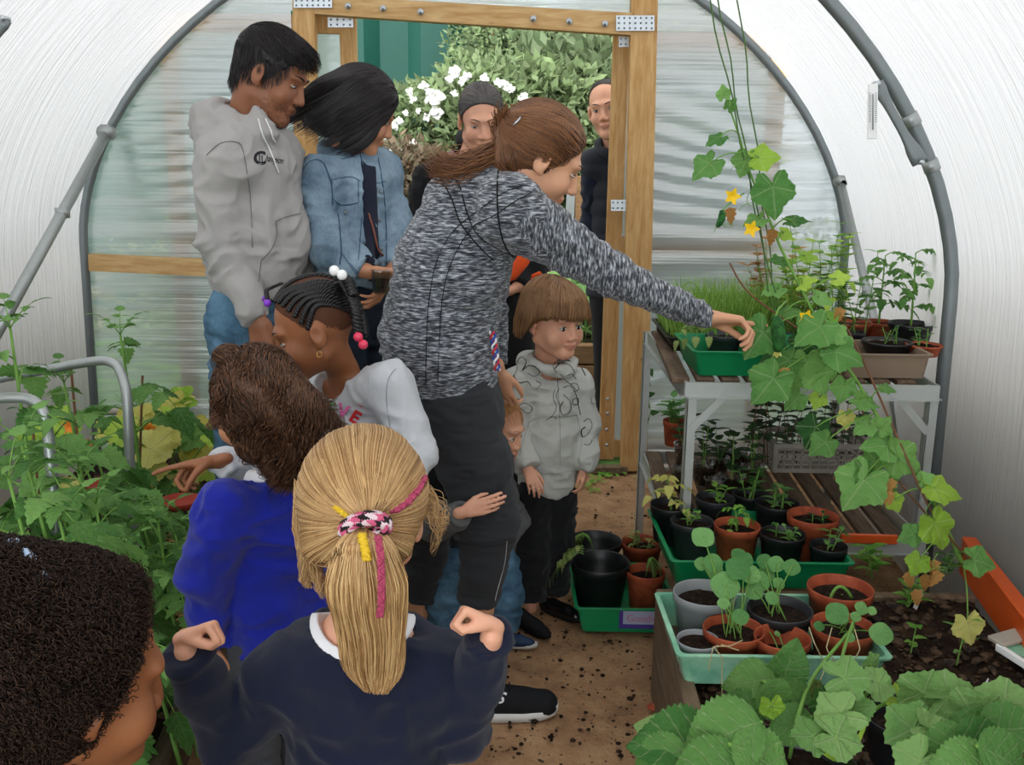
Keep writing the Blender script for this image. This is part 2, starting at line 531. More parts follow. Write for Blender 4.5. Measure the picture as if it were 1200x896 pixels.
def path_mat():
    t = NT('path_earth'); vec = t.coord()
    a = t.noise(9, 6, vec, .65)
    dry = t.ramp(a, [(.3, '7d5f46'), (.5, 'a07c5b'), (.72, 'b5956f')])
    wet = t.ramp(a, [(.3, '2a2019'), (.6, '54412f')])
    # damp patch beside the raised bed
    sp = t.n('SeparateXYZ', Vector=t.n('TexCoord').outputs['Object'])
    d = t.math('ADD', t.math('MULTIPLY', sp.outputs[0], 3.2), t.math('MULTIPLY', t.noise(5, 4, vec), .9))
    y = t.math('MULTIPLY', t.math('ABSOLUTE', t.math('SUBTRACT', sp.outputs[1], 2.3)), .75)
    m = t.ramp(t.math('SUBTRACT', d, y), [(1.0, 0.), (1.4, 1.)])
    specks = t.ramp(t.noise(70, 2, vec), [(.3, 1.), (.36, 0.)])
    col = t.mix(dry, wet, m); col = t.mix(col, lin('2a1f17'), specks)
    h = t.math('ADD', t.noise(45, 5, vec), t.math('MULTIPLY', t.noise(160, 3, vec), .6))
    t.bsdf(col, .9, .2, t.bump(h, .7, .008)); return t.m

def melange():
    """heather grey sports fabric with slanting dark and light flecks"""
    t = NT('heather_grey_knit')
    v = t.coord((45, 45, 280), (0, math.radians(14), 0))
    n1 = t.noise(1, 3, v, .6)
    col = t.ramp(n1, [(.36, '17181c'), (.47, '44474d'), (.55, '74787e'), (.66, 'b4b7bb')])
    h = t.math('ADD', t.noise(400, 2, t.coord()), n1)
    t.bsdf(col, .85, .2, t.bump(h, .3, .003), sheen=.2); return t.m
def melange_arm():
    t = NT('heather_grey_sleeve_knit')
    v = t.coord((230, 45, 60), (0, math.radians(-28), 0))
    n1 = t.noise(1, 3, v, .6)
    col = t.ramp(n1, [(.36, '17181c'), (.47, '44474d'), (.55, '74787e'), (.66, 'b4b7bb')])
    t.bsdf(col, .85, .2, t.bump(n1, .3, .003), sheen=.2); return t.m
def denim(name, c1, c2):
    t = NT(name); vec = t.coord()
    a = t.noise(9, 4, vec); b = t.noise(250, 2, t.coord((1, 1, .3)))
    col = t.ramp(t.math('ADD', t.math('MULTIPLY', a, .8), t.math('MULTIPLY', b, .25)), [(.35, c1), (.7, c2)])
    t.bsdf(col, .85, .2, t.bump(b, .4, .002)); return t.m
def metal(name, c, rough=.35, m=.85):
    return plain(name, c, rough, .5, .12, 25, .1, 120, m)
def solid(name, c, rough=.5, spec=.4):
    t = NT(name); t.bsdf(lin(c), rough, spec); return t.m

M = dict(
    film=film('polythene_cover', .03, .5, .06, tint=(.44, .433, .442), dirt=.1),
    film_end=film('polythene_end_wall', .42, .4, .2, tint=(.74, .8, .86), streak=((.35, .35, 19), (0, 0, 0)), dirt=.1),
    film_door=film('polythene_door', .50, .4, .08, tint=(.9, .95, .97), dirt=.1),
    steel=metal('galvanised_steel', 'a3a8a6', .42, .6), steel_dark=metal('weathered_steel', '7d8485', .5, .5),
    alu=metal('aluminium', 'b9bcb8', .45, .45), zinc=metal('zinc_plate', 'c2c8cc', .35, .8),
    timber=wood('new_timber', 'ad8048', 'd9b680', 'z'), timber_x=wood('new_timber_beam', 'b08650', 'dcbc88', 'x'),
    weathered=wood('weathered_boards', '5a4a3b', '8b7862', 'y', .8), slat=wood('staging_slats', '4f3d30', '84705c', 'y', .8, False),
    bedwood=wood('bed_boards', '5b4a3a', '87735a', 'y', .85), sleeper=wood('sleeper_timber', '6b5138', '94734f', 'x', .85),
    path=path_mat(), soil=soil_mat('garden_soil', ('120d09', '2a1f17', '4a382a')), potsoil=soil_mat('pot_compost', ('140e0a', '2c2019', '4b3a2d'), 60),
    lawn=two('grass_outside', '2f4a1d', '557a35', 6, bump=.6),
    black=plain('black_plastic', '17181a', .4, .5, .2), black2=plain('grey_black_plastic', '2a2b2e', .45, .5),
    greypot=plain('grey_plastic', '8d9092', .5, .4), terra=two('terracotta_plastic', '8d3f27', 'ad5535', 20, bump=.1, rough=.6),
    green=plain('green_tray_plastic', '0a7f4c', .35, .5, .12), lime=two('faded_green_plastic', '6aa98a', '9ccfae', 10, bump=.1, rough=.5),
    orange=plain('orange_plastic', 'd5581f', .4, .5, .15), brown=plain('brown_tray_plastic', '83705e', .7, .3),
    white=plain('white_plastic', 'e8e8e6', .4, .5, .05), cream=plain('cream_crate_plastic', 'a9a295', .6, .3),
    purple=plain('purple_plastic', '3f2c78', .45, .4), clear=None,
    stem=plain('green_stem', '6f9a45', .6, .3), stem_red=plain('brown_stem', '6d4a32', .7, .3), twine=plain('green_twine', '4c6b3a', .8, .2),
    bamboo=plain('bamboo_cane', 'a08455', .6, .3),
    lf_tom=leafm('tomato_leaf', '3d7030', '7fae5c'), lf_dark=leafm('dark_leaf', '1c3d1c', '3c6b35'), lf_cuc=leafm('cucumber_leaf', '487f3c', '86b864'),
    lf_nas=leafm('nasturtium_leaf', '4f8a4b', '8bbf72'), lf_straw=leafm('broad_serrated_leaf', '3a6b30', '6f9c52'), lf_squash=leafm('squash_leaf', '5f8f4a', '8cb06a'),
    lf_yel=leafm('yellowing_leaf', 'b9b34a', 'e0dc86'), lf_dry=leafm('dry_leaf', '9a6a35', 'cf9a58'), lf_lime=leafm('lime_leaf', '86b03a', 'b9d95a'),
    lf_seed=leafm('seedling_leaf', '5c9a35', '94c458'), lf_wilt=leafm('wilted_leaf', '5d7a3d', 'a0ac68'), lf_red=leafm('purple_bush_leaf', '3d1a20', '753c3f'),
    lf_hedge=leafm('garden_leaf', '142e14', '31562a'), lf_hedge2=leafm('pale_garden_leaf', '22391a', '4f6d33'), lf_side=leafm('shade_hedge_leaf', '8a8560', 'b5a98a'),  # leaf colour of the added side hedges set for the film tone
    straw=plain('straw', 'c9ae6a', .8, .2, .3), petal=plain('yellow_petal', 'f0c417', .5, .3), rose=plain('white_rose', 'cfcfc8', .6, .3, .04), rosy=plain('orange_flower', 'ef8a2c', .5, .3),
    cucumber=two('cucumber_skin', '1c4a1e', '2f6a2c', 60, bump=.6, bscale=140), text=solid('black_print', '17181c', .8), clod=two('soil_clods', '1a120c', '57422f', 30, bump=.5), pale_stem=plain('pale_stem', 'c2b487', .7),
    fence=plain('green_fence_sheet', '0f4236', .55, .3, .1), soilred=plain('red_saucer', 'a23a2b', .6, .3),
)
def clear_mat():
    t = NT('clear_plastic')
    g = t.n('BsdfGlossy', Roughness=.1); tp = t.n('BsdfTransparent', Color=[.88, .9, .9])
    fr = t.n('LayerWeight', Blend=.35)
    return t.done(t.n('MixShader', Fac=t.math('ADD', t.math('MULTIPLY', fr.outputs['Facing'], .5), .08), i1=tp.outputs[0], i2=g.outputs[0]).outputs[0])
M['clear'] = clear_mat()
# ------------------------------------------------------------------ world, camera
def make_world():
    w = bpy.data.worlds.new('overcast'); SC.world = w; w.use_nodes = True
    t = w.node_tree; t.nodes.clear()
    o = t.nodes.new('ShaderNodeOutputWorld'); b = t.nodes.new('ShaderNodeBackground')
    g = t.nodes.new('ShaderNodeTexCoord'); s = t.nodes.new('ShaderNodeSeparateXYZ'); r = t.nodes.new('ShaderNodeValToRGB')
    t.links.new(g.outputs['Generated'], s.inputs[0]); t.links.new(s.outputs[2], r.inputs[0])
    r.color_ramp.elements[0].color = (.62, .68, .74, 1); r.color_ramp.elements[0].position = 0
    r.color_ramp.elements[1].color = (1, 1.0, 1.0, 1); r.color_ramp.elements[1].position = .55
    mp = t.nodes.new('ShaderNodeMapRange'); t.links.new(s.outputs[1], mp.inputs[0])
    for k, v in ((1, .25), (2, -.75), (3, 1.0), (4, 5.0)): mp.inputs[k].default_value = v  # extra sky brightness added behind the camera to light the interior
    t.links.new(r.outputs[0], b.inputs[0]); t.links.new(mp.outputs[0], b.inputs[1])
    t.links.new(b.outputs[0], o.inputs[0])
make_world()
cam = bpy.data.cameras.new('camera'); camo = bpy.data.objects.new('camera', cam); COL.objects.link(camo)
cam.sensor_width = 36; cam.lens = 36 * F_PX / 1200; cam.clip_start = .05
camo.matrix_world = Matrix.Translation(CAMPOS) @ _M.to_4x4()
SC.camera = camo
SC.view_settings.view_transform = 'Standard'; SC.view_settings.look = 'None'
SC.view_settings.gamma = 1; SC.view_settings.use_curve_mapping = False
SC.view_settings.exposure = 0.62
SC.cycles.use_denoising = True
SC.cycles.max_bounces = 8; SC.cycles.diffuse_bounces = 4; SC.cycles.transparent_max_bounces = 14
SC.cycles.glossy_bounces = 3; SC.cycles.transmission_bounces = 6; SC.cycles.sample_clamp_indirect = 6
SC.cycles.caustics_reflective = False; SC.cycles.caustics_refractive = False

# ------------------------------------------------------------------ polytunnel
YE, XC, RAD, ZC, RB, NE, SK = 4.46, -.22, 1.71, 1.04, 1.39, 1.78, -.10     # end wall, centre, hoop radius, springing height, drift of the axis per metre towards camera
def xc(Y): return XC + SK * (YE - Y)
def hoop_at(c, Y, a, r=RAD):
    co, si = math.cos(a), max(0., math.sin(a)); e = 2 / NE
    return V3(c + r * math.copysign(abs(co) ** e, co), Y, ZC + (RB + r - RAD) * si ** e)
def hoop_pts(Y, r=RAD, n=40, foot=0.0):
    c = xc(Y); pts = [V3(c - r - .02, Y, foot)]
    for i in range(n + 1):
        a = PI - PI * i / n
        pts.append(hoop_at(c, Y, a, r))
    pts.append(V3(c + r + .02, Y, foot)); return pts
trim_count = [0]
def structure(mb, mat, name=None):
    if name is None:
        trim_count[0] += 1; name = 'trim_%d' % trim_count[0]
    o = mb.build(name, mat); o['kind'] = 'structure'; return o
# ground
g = MB(); n = 70
xs = np.linspace(-2.2, 2.0, n); ys = np.linspace(-2.2, 4.5, n)
GX, GY = np.meshgrid(xs, ys, indexing='ij')
pp = np.stack([GX.ravel(), GY.ravel(), 0 * GX.ravel()], 1)
pp[:, 2] = -.004 + .008 * fbm(pp * 3) + .003 * fbm(pp * 14)
g.add(pp, [(i * n + j, (i + 1) * n + j, (i + 1) * n + j + 1, i * n + j + 1) for i in range(n - 1) for j in range(n - 1)])
structure(g, M['path'], 'floor')
g = MB(); g.box((-14, -8, -.3), (14, 16, -.03)); structure(g, M['lawn'], 'ground')
# cover
c = MB(); Ys = np.linspace(-2.3, YE + .02, 36); prof0 = None
vs = []
for Y in Ys:
    pr = hoop_pts(Y, RAD + .03, 60, -.02)
    prof0 = len(pr)
    dips = min(abs((Y - YE) % 1.46), 1.46 - abs((Y - YE) % 1.46))
    for k, p in enumerate(pr):
        q = p.copy(); cc = V3(xc(Y), Y, ZC)
        d = q - cc; d[1] = 0
        q = cc + d * (1 - .006 * min(1, dips / .7) + .0025 * math.sin(Y * 23 + k * .35)) 
        if k in (0, prof0 - 1): q = p
        vs.append(q)
m_ = prof0
c.add(vs, [(i * m_ + k, (i + 1) * m_ + k, (i + 1) * m_ + k + 1, i * m_ + k + 1) for i in range(len(Ys) - 1) for k in range(m_ - 1)])
structure(c, M['film'], 'ceiling')
# hoops
HY = [YE - .03, 3.0, 1.5, 0.0, -1.5]
for Y in HY:
    h = MB(); h.tube(hoop_pts(Y, RAD, 44), .021 if Y < 4 else .019, 12); structure(h, M['steel_dark'])
    if Y in (3.0,):
        # joint sleeves on the hoop
        for px, py in ((1067, 140), (1094, 192)):
            q = P(px, py, Y); aa = np.linspace(0, PI / 2, 400); hp = np.array([hoop_at(xc(Y), Y, t) for t in aa]); a = aa[np.argmin(np.linalg.norm(hp - q, axis=1))]
            pts = [hoop_at(xc(Y), Y, a + t) for t in (-.012, 0, .012)]
            s_ = MB(); s_.tube(pts, .0245, 12); structure(s_, M['steel'])
# ridge pole
r_ = MB(); r_.tube([V3(xc(-2), -2, ZC + RB - .03), V3(xc(YE), YE - .02, ZC + RB - .03)], .016, 10); structure(r_, M['steel_dark'])
# side braces
def brace(a, b, r=.02, mat='steel'):
    q = MB(); q.tube([a, a + (b - a) * .5, b], r, 12)
    q.tube([a + V3(0, -.03, .0), a + V3(0, .03, 0)], r * 1.5, 10)
    q.tube([a + (b - a) * .36 - V3(0, 0, .02), a + (b - a) * .36 + V3(0, 0, .02)], r * 1.25, 10)
    structure(q, M[mat])
brace(P(125, 155, 4.36), P(-40, 455, 3.35), .023)
brace(P(985, 212, 4.36), P(1085, 625, 3.25), .017)
brace(P(986, 214, 4.36), P(1042, 470, 3.9), .008, 'alu')
# flattened-end stabiliser with bolts between hoop and cover
def stabiliser(a, b, Y):
    q = MB(); pts = [a + (b - a) * t for t in np.linspace(0, 1, 13)]
    rr = [.021, .021, .017, .0145, .0135, .0135, .0135, .0135, .0145, .017, .022, .024, .024]
    q.tube(pts, rr, 12, flat=.55, up=(0, 1, 0))
    structure(q, M['steel_dark'])
    for p in (pts[0], pts[-1]):
        z = MB(); z.tube([p + V3(0, -.02, 0), p + V3(0, .02, 0)], .008, 6); structure(z, M['zinc'])
stabiliser(P(1027, 98, 2.93), P(1078, 190, 2.93), 2.93)
stabiliser(P(6, 22, 2.93), P(-40, 100, 2.93), 2.93)

# ---- door frame and end wall polythene
FY = YE - .02
def px_post(x0t, x1t, x0b, x1b, yt, yb, Y, dep, mat):
    a, b = P(x0t, yt, Y), P(x1t, yt, Y); c_, d = P(x0b, yb, Y), P(x1b, yb, Y)
    q = MB(); v = [c_, d, b, a]
    v = [np.array(x) for x in v] + [np.array(x) + V3(0, dep, 0) for x in v]
    q.add(v, [(0, 1, 2, 3), (5, 4, 7, 6), (1, 5, 6, 2), (4, 0, 3, 7), (3, 2, 6, 7), (4, 5, 1, 0)], 0, False)
    return q
structure(px_post(342, 368, 349, 374, -40, 552, FY - .05, .06, None), M['timber'])
structure(px_post(741, 772, 728, 758, -40, 552, FY - .05, .06, None), M['timber'])
structure(px_post(368, 745, 368, 743, 1, 20, FY - .045, .05, None) if False else (lambda q: q)(MB().add(
    [*(P(x, y, FY - .05) for x, y in ((368, 16), (742, 41), (742, 15), (368, -6))), *(P(x, y, FY - .05) + V3(0, .07, 0) for x, y in ((368, 16), (742, 41), (742, 15), (368, -6)))],
    [(0, 1, 2, 3), (5, 4, 7, 6), (1, 5, 6, 2), (4, 0, 3, 7), (3, 2, 6, 7), (4, 5, 1, 0)], 0, False)), M['timber_x'])
# sill board
s_ = MB(); s_.beam(P(366, 556, FY - .04), P(735, 549, FY - .04), .05, .03); structure(s_, M['weathered'])
# mid rails inside the left bay
s_ = MB(); s_.beam(P(106, 307, FY - .03), P(345, 318, FY - .03), .045, .075); structure(s_, M['timber_x'])
# kick board under the right bay
s_ = MB(); s_.beam(P(756, 541, FY - .03), P(1010, 535, FY - .03), .03, .05); structure(s_, M['white'])
# bolts in the beam
for x, y in ((408, 7), (449, 10), (493, 14), (625, 22), (667, 25), (709, 28)):
    p = P(x, y, FY - .055); z = MB(); z.tube([p, p - V3(0, .008, 0)], .013, 14); z.tube([p, p - V3(0, .022, 0)], .006, 6)
    o = z.build('coach_bolt', M['zinc']); tag(o, 'zinc coach bolt and washer in the door beam', 'bolt', 'bolts in the timber door beam')
# perforated nail plates
def nail_plate(x0, y0, x1, y1, Y, nx, ny, label):
    a, b, c_, d = P(x0, y1, Y), P(x1, y1, Y), P(x1, y0, Y), P(x0, y0, Y)
    q = MB(); v = [a, b, c_, d]; v += [p + V3(0, .003, 0) for p in v]
    q.add(v, [(0, 1, 2, 3), (1, 5, 6, 2), (4, 0, 3, 7), (3, 2, 6, 7), (4, 5, 1, 0)], 0, False)
    w_ = MB()
    for i in range(nx):
        for j in range(ny):
            u, t = (i + .5) / nx, (j + .5) / ny
            p = (a * (1 - u) + b * u) * (1 - t) + (d * (1 - u) + c_ * u) * t
            w_.tube([p - V3(0, .0006, 0), p - V3(0, .002, 0)], .0045, 8)
    o = q.build('nail_plate', M['zinc']); tag(o, label, 'metal plate')
    w_.build('nail_hole', M['steel_dark'], o)
nail_plate(344, -8, 389, 9, FY - .06, 7, 3, 'zinc nail plate joining the left door post and the beam')
nail_plate(722, 18, 767, 36, FY - .06, 7, 3, 'zinc nail plate joining the right door post and the beam')
nail_plate(384, 20, 414, 32, FY + .06, 4, 2, 'small zinc plate at the top of the left sliding door stile')
nail_plate(725, 42, 747, 55, FY + .06, 4, 2, 'small zinc plate at the top of the right sliding door stile')
nail_plate(716, 234, 742, 247, FY - .012, 5, 2, 'zinc plate bridging stile and post halfway up the right side of the doorway')
# end wall film : left bay and right bay meet the door posts, and a strip over the beam
def bay(xs, zlo_hi, name, side):
    q = MB(); nx, nz = 60, 140; vs = []
    for i in range(nx + 1):
        u = i / nx; x = xs[0] + (xs[1] - xs[0]) * u
        dx = x - XC
        top = ZC + (RB + .02) * max(.0001, 1 - (abs(dx) / (RAD + .02)) ** NE) ** (1 / NE)
        lo = zlo_hi(x)
        for j in range(nz + 1):
            z = lo + (top - lo) * j / nz
            w_ = (1 - u) if side < 0 else u            # folds fade away from the door post
            w_ = max(0, 1 - abs(w_ - 0) * 1.0) if False else (u if side < 0 else 1 - u)
            y = FY + .016 + .013 * w_ * math.sin((z - .25 * (1 - w_) * math.sin(3 * z)) * 62 + 2 * math.sin(9 * z)) * (.5 + .5 * math.sin(5.1 * z + 1)) 
            vs.append((x, y, z))
    q.add(vs, [(i * (nz + 1) + j, (i + 1) * (nz + 1) + j, (i + 1) * (nz + 1) + j + 1, i * (nz + 1) + j + 1) for i in range(nx) for j in range(nz)])
    structure(q, M['film_end'], name)
xl, xr = P(350, 300, FY)[0], P(750, 300, FY)[0]
zt = P(560, 15, FY)[2]
bay((XC - RAD - .01, xl), lambda x: -.02, 'wall_end_left', -1)
bay((xr, XC + RAD + .01), lambda x: -.02, 'wall_end_right', 1)
bay((xl, xr), lambda x: zt, 'wall_end_top', 1)
# far-side wall behind the camera
q = MB(); nb = 40; Yb = -2.28
vs = [V3(xc(Yb), Yb, .5)] + hoop_pts(Yb, RAD + .03, nb, -.02)
q.add(vs, [(0, i, i + 1) for i in range(1, len(vs) - 1)] + [(0, len(vs) - 1, 1)]); pass  # wall left unbuilt so the brightened sky behind lights the interior
# sliding doors hung outside
def door_leaf(x0, x1, ztop, zbot, num, hid):
    Y = FY + .085; q = MB(); w_ = .07
    q.beam((x0 + w_ / 2, Y, zbot), (x0 + w_ / 2, Y, ztop), w_, .045, up=(0, 1, 0))
    q.beam((x1 - w_ / 2, Y, zbot), (x1 - w_ / 2, Y, ztop), w_, .045, up=(0, 1, 0))
    for z in (ztop - .04, 1.05, zbot + .05):
        q.beam((x0 + w_, Y, z), (x1 - w_, Y, z), .045, .075)
    f_ = structure(q, M['timber'], 'door_%d' % num)
    z = MB(); z.box((x0 + .01, Y + .025, zbot + .02), (x1 - .01, Y + .028, ztop - .01))
    z.build('door_panel', M['film_door'], f_)
    return f_
Yd = FY + .085
zt2 = P(560, 20, Yd)[2]
door_leaf(P(205, 300, Yd)[0], P(419, 100, Yd)[0], zt2 + .0, .03, 1, 0)
door_leaf(P(706, 400, Yd)[0], P(918, 120, Yd)[0], zt2 - .05, .03, 2, 0)
for x, y in ((712, 467), (712, 484), (711, 503), (711, 521)):
    p = P(x, y, Yd - .0225); z = MB(); z.tube([p + V3(0, .01, 0), p - V3(0, .006, 0)], .008, 8)
    tag(z.build('screw_head', M['zinc']), 'zinc screw head low on the right sliding door stile', 'screw', 'screws low on the right door stile')
# thermometer
tp = P(1023, 130, 2.86); t_ = empty('thermometer', tp, 'white wall thermometer hanging by the curved steel hoop', 'thermometer')
q = MB(); a, b = P(1023, 98, 2.86), P(1022, 163, 2.86); q.beam(b, a, .028, .005, up=(0, 1, 0), bev=.002); q.build('scale_plate', M['white'], t_)
q = MB(); q.tube([P(1023, 152, 2.853), P(1023, 110, 2.853)], .0016, 6); q.build('glass_tube', M['steel_dark'], t_)
q = MB()
for i in range(15):
    for s in (-1, 1):
        c_ = P(1023 + s * 3.6, 109 + i * 2.4, 2.856); q.box(c_ - V3(.0022, .0005, .0006), c_ + V3(.0022, .0005, .0006))
q.build('scale_mark', M['text'], t_)
# twine hanging from the ridge for the cucumber plants
for i, (x0, y0, x1, y1, ya, yb) in enumerate(((818, -60, 925, 420, 2.75, 2.7), (832, -60, 905, 360, 2.8, 2.72), (858, -60, 912, 385, 2.85, 2.74))):
    q = MB(); a, b = P(x0, y0, ya), P(x1, y1, yb); 
    a2 = a + (a - b) * .25
    q.tube([a2 + (b - a2) * t + V3(.004 * math.sin(t * 30 + i), 0, 0) for t in np.linspace(0, 1, 24)], .0022, 5)
    tag(q.build('support_twine', M['twine']), ('leftmost', 'middle', 'rightmost')[i] + ' of the three green twines running up from the cucumber plant', 'twine')
# ------------------------------------------------------------------ leaves and plants
class LB:
    """collects leaf blades into one foliage mesh"""
    def __init__(s): s.v = []; s.f = []; s.r = []; s.l = []; s.n = 0
    def put(s, V, F, rnd, lv=None):
        s.l.append(lv if lv is not None else np.tile([0., 0, 1, 0], (len(V), 1))); s.v.append(V); s.f.append(np.asarray(F) + s.n); s.r.append(np.full(len(V), rnd)); s.n += len(V)
    def frame(s, d, n):
        d = nrm(d); n = np.asarray(n, float); n = n - d * np.dot(n, d); n = nrm(n); return d, n, np.cross(d, n)
    def blade(s, p, d, n, L, W, bend=.4, fold=.25, ser=0, sern=9, shape=.45, nu=9, rnd=None, wave=.0):
        d, n, b = s.frame(d, n); rnd = random.random() if rnd is None else rnd
        nu = max(nu, 2 * sern + 1 if ser else nu); u = np.linspace(0, 1, nu)
        w = np.sin(PI * u ** shape) ** .8 * W / 2; w[0] = .02 * W; w[-1] = .0
        if ser: w = w * (1 + ser * np.where(np.arange(nu) % 2 == 0, -1, 1))
        ang = bend * u ** 1.2
        step = L / (nu - 1); x = np.concatenate([[0], np.cumsum(np.cos(ang[:-1]) * step)]); z = -np.concatenate([[0], np.cumsum(np.sin(ang[:-1]) * step)])
        c = np.array(p)[None] + d[None] * x[:, None] + n[None] * z[:, None]
        nn = n[None] * np.cos(ang)[:, None] + d[None] * np.sin(ang)[:, None]
        rows = []
        for v in (-1, -.5, 0, .5, 1):
            q = c + b[None] * (v * w)[:, None] + nn * (abs(v) * fold * w - (v * v) * fold * .55 * w + wave * W * math.sin(v * 3 + random.random() * 3) * np.sin(u * 9))[:, None]
            rows.append(q)
        V = np.stack(rows, 1).reshape(-1, 3)
        i, j = np.meshgrid(np.arange(nu - 1), np.arange(4), indexing='ij'); a = (i * 5 + j).ravel()
        av = np.abs(np.array([-1, -.5, 0, .5, 1.]))[None] + 0 * u[:, None]; uu = u[:, None] + 0 * av
        lv = np.stack([uu * 6.5 - av * 1.3, np.full_like(av, .5), av * 1.0, np.full_like(av, 1.0 if W > .02 else 0.)], 2).reshape(-1, 4)
        s.put(V, np.stack([a, a + 1, a + 6, a + 5], 1), rnd, lv)
    def palm(s, p, d, n, R, kind='cuc', cup=.15, droop=.25, rnd=None, nth=42, ruf=.05):
        """leaf whose veins fan from the stalk: cucumber, squash, nasturtium"""
        d, n, b = s.frame(d, n); rnd = random.random() if rnd is None else rnd
        th = np.linspace(-PI, PI, nth + 1); 
        if kind == 'cuc':
            r = .74 + .2 * np.cos(2.5 * th) ** 2 * np.cos(th * .5) ** .5 + .1 * np.cos(th); r = np.where(np.abs(th) > 2.35, r * (1 - .8 * ((np.abs(th) - 2.35) / .79) ** 2), r); r = r * (1 + .03 * np.cos(th * 21)); r = r + .16 * np.exp(-(th / .2) ** 2); vn = 5
        elif kind == 'squash':
            r = .8 + .16 * np.cos(2.5 * th) ** 2; r = np.where(np.abs(th) > 2.5, r * (1 - .75 * ((np.abs(th) - 2.5) / .64) ** 2), r) * (1 + .035 * np.cos(th * 21)); vn = 5
        elif kind == 'grape':
            r = .7 + .26 * np.abs(np.cos(1.5 * th)) ; r = np.where(np.abs(th) > 2.4, r * (1 - .8 * ((np.abs(th) - 2.4) / .74) ** 2), r) * (1 + .05 * np.cos(th * 20)); vn = 5
        else:
            r = .92 + .04 * np.cos(4 * th + 1); vn = 8
        r = r * R; pe = -.0 if kind == 'nas' else 0
        rows = []
        for k, f in enumerate((.02, .2, .4, .6, .8, 1.0)):
            x = r * f * np.cos(th); y = r * f * np.sin(th)
            rad = f
            z = cup * R * rad ** 2 * (1 if kind != 'nas' else .6) - droop * R * (np.maximum(x / R, 0)) ** 2 * 1.0 + .45 * ruf * R * f * np.cos(vn * th + .5) + ruf * R * f * np.sin(x / R * 7 + y / R * 5 + rnd * 9) + ruf * .7 * R * f * f * np.sin(th * 9 + rnd * 20) + .02 * R * np.sin(th * 13 + k * 2) * f
            z = z - .25 * R * (np.abs(y) / R) ** 2 * droop * 2
            rows.append(np.array(p)[None] + d[None] * x[:, None] + b[None] * y[:, None] + n[None] * z[:, None])
        V = np.stack(rows, 0).reshape(-1, 3); N = nth + 1
        i, j = np.meshgrid(np.arange(5), np.arange(nth), indexing='ij'); a = (i * N + j).ravel()
        tt, ff = np.meshgrid(th, [.02, .2, .4, .6, .8, 1.0]); lv = np.stack([tt * vn / (2 * PI) + .5 + 10, ff * (1.1 if kind != 'nas' else 1.6), np.ones_like(tt), np.ones_like(tt)], 2).reshape(-1, 4)
        s.put(V, np.stack([a, a + N, a + N + 1, a + 1], 1), rnd, lv)
    def build(s, name, mat, parent=None):
        V = np.concatenate(s.v); F = np.concatenate(s.f); return link(name, np_mesh(name, V, F, {'rnd': np.concatenate(s.r), 'lv': np.concatenate(s.l)}), mat, parent)

def rdir(a=None, el=0.):
    a = random.random() * 2 * PI if a is None else a
    return V3(math.cos(a) * math.cos(el), math.sin(a) * math.cos(el), math.sin(el))
def bez(a, b, c, n=10):
    t = np.linspace(0, 1, n)[:, None]; return (1 - t) ** 2 * np.asarray(a) + 2 * t * (1 - t) * np.asarray(b) + t * t * np.asarray(c)

def compound_leaf(lb, st, p, d, L, pairs=3, droop=.5, lw=.42):
    """tomato leaf: arching stalk with toothed leaflets"""
    d = nrm(d); q = bez(p, p + d * L * .5 + V3(0, 0, L * .12), p + d * L * .92 - V3(0, 0, L * droop), 12)
    st.tube(q, np.linspace(.0028, .0011, 12) * (L / .2) ** .5, 5)
    for k in range(pairs):
        i = int(3 + k * 8 / pairs); T = nrm(q[min(i + 1, 11)] - q[i]); b = nrm(np.cross(T, V3(0, 0, 1)))
        ll = L * lw * (.62 + .25 * math.sin(PI * (k + .8) / pairs))
        for sg in (-1, 1):
            dd = nrm(T * .5 + b * sg + V3(0, 0, -.25 * random.random()))
            lb.blade(q[i], dd, V3(0, 0, 1) + .3 * rng.normal(size=3), ll * 1.1, ll * .74, .7, .3, .16, 5, .42, rnd=random.random(), wave=.03)
    lb.blade(q[-1], nrm(q[-1] - q[-2]), V3(0, 0, 1), L * lw * 1.15, L * lw * .75, .6, .3, .16, 5, .42)

def tomato_plant(root, base, top, n, L, lm, sm, pairs=3, spread=1.0, droop=.5, clear=.15):
    base = np.array(base, float); top = np.array(top, float); lb = LB(); st = MB()
    mid = (base + top) / 2 + V3(.02 * random.uniform(-1, 1), .02 * random.uniform(-1, 1), 0); q = bez(base, mid, top, 14)
    st.tube(q, np.linspace(.008, .003, 14) * (L / .22) ** .5, 7); a = random.random() * 6
    for k in range(n):
        t = clear + (1 - clear) * (k + .5) / n; i = min(int(t * 13), 12); a += 2.4
        ll = L * (.65 + .5 * math.sin(PI * min(1, t * .9 + .1))) * random.uniform(.85, 1.15)
        compound_leaf(lb, st, q[i], rdir(a, .5 - .35 * (1 - t)) * V3(spread, spread, 1), ll, pairs, droop)
    for k in range(3): compound_leaf(lb, st, q[-1], rdir(a + k * 2.1, .9), L * .4, 2, .1)
    lb.build('foliage', lm, root); st.build('stem', sm, root)

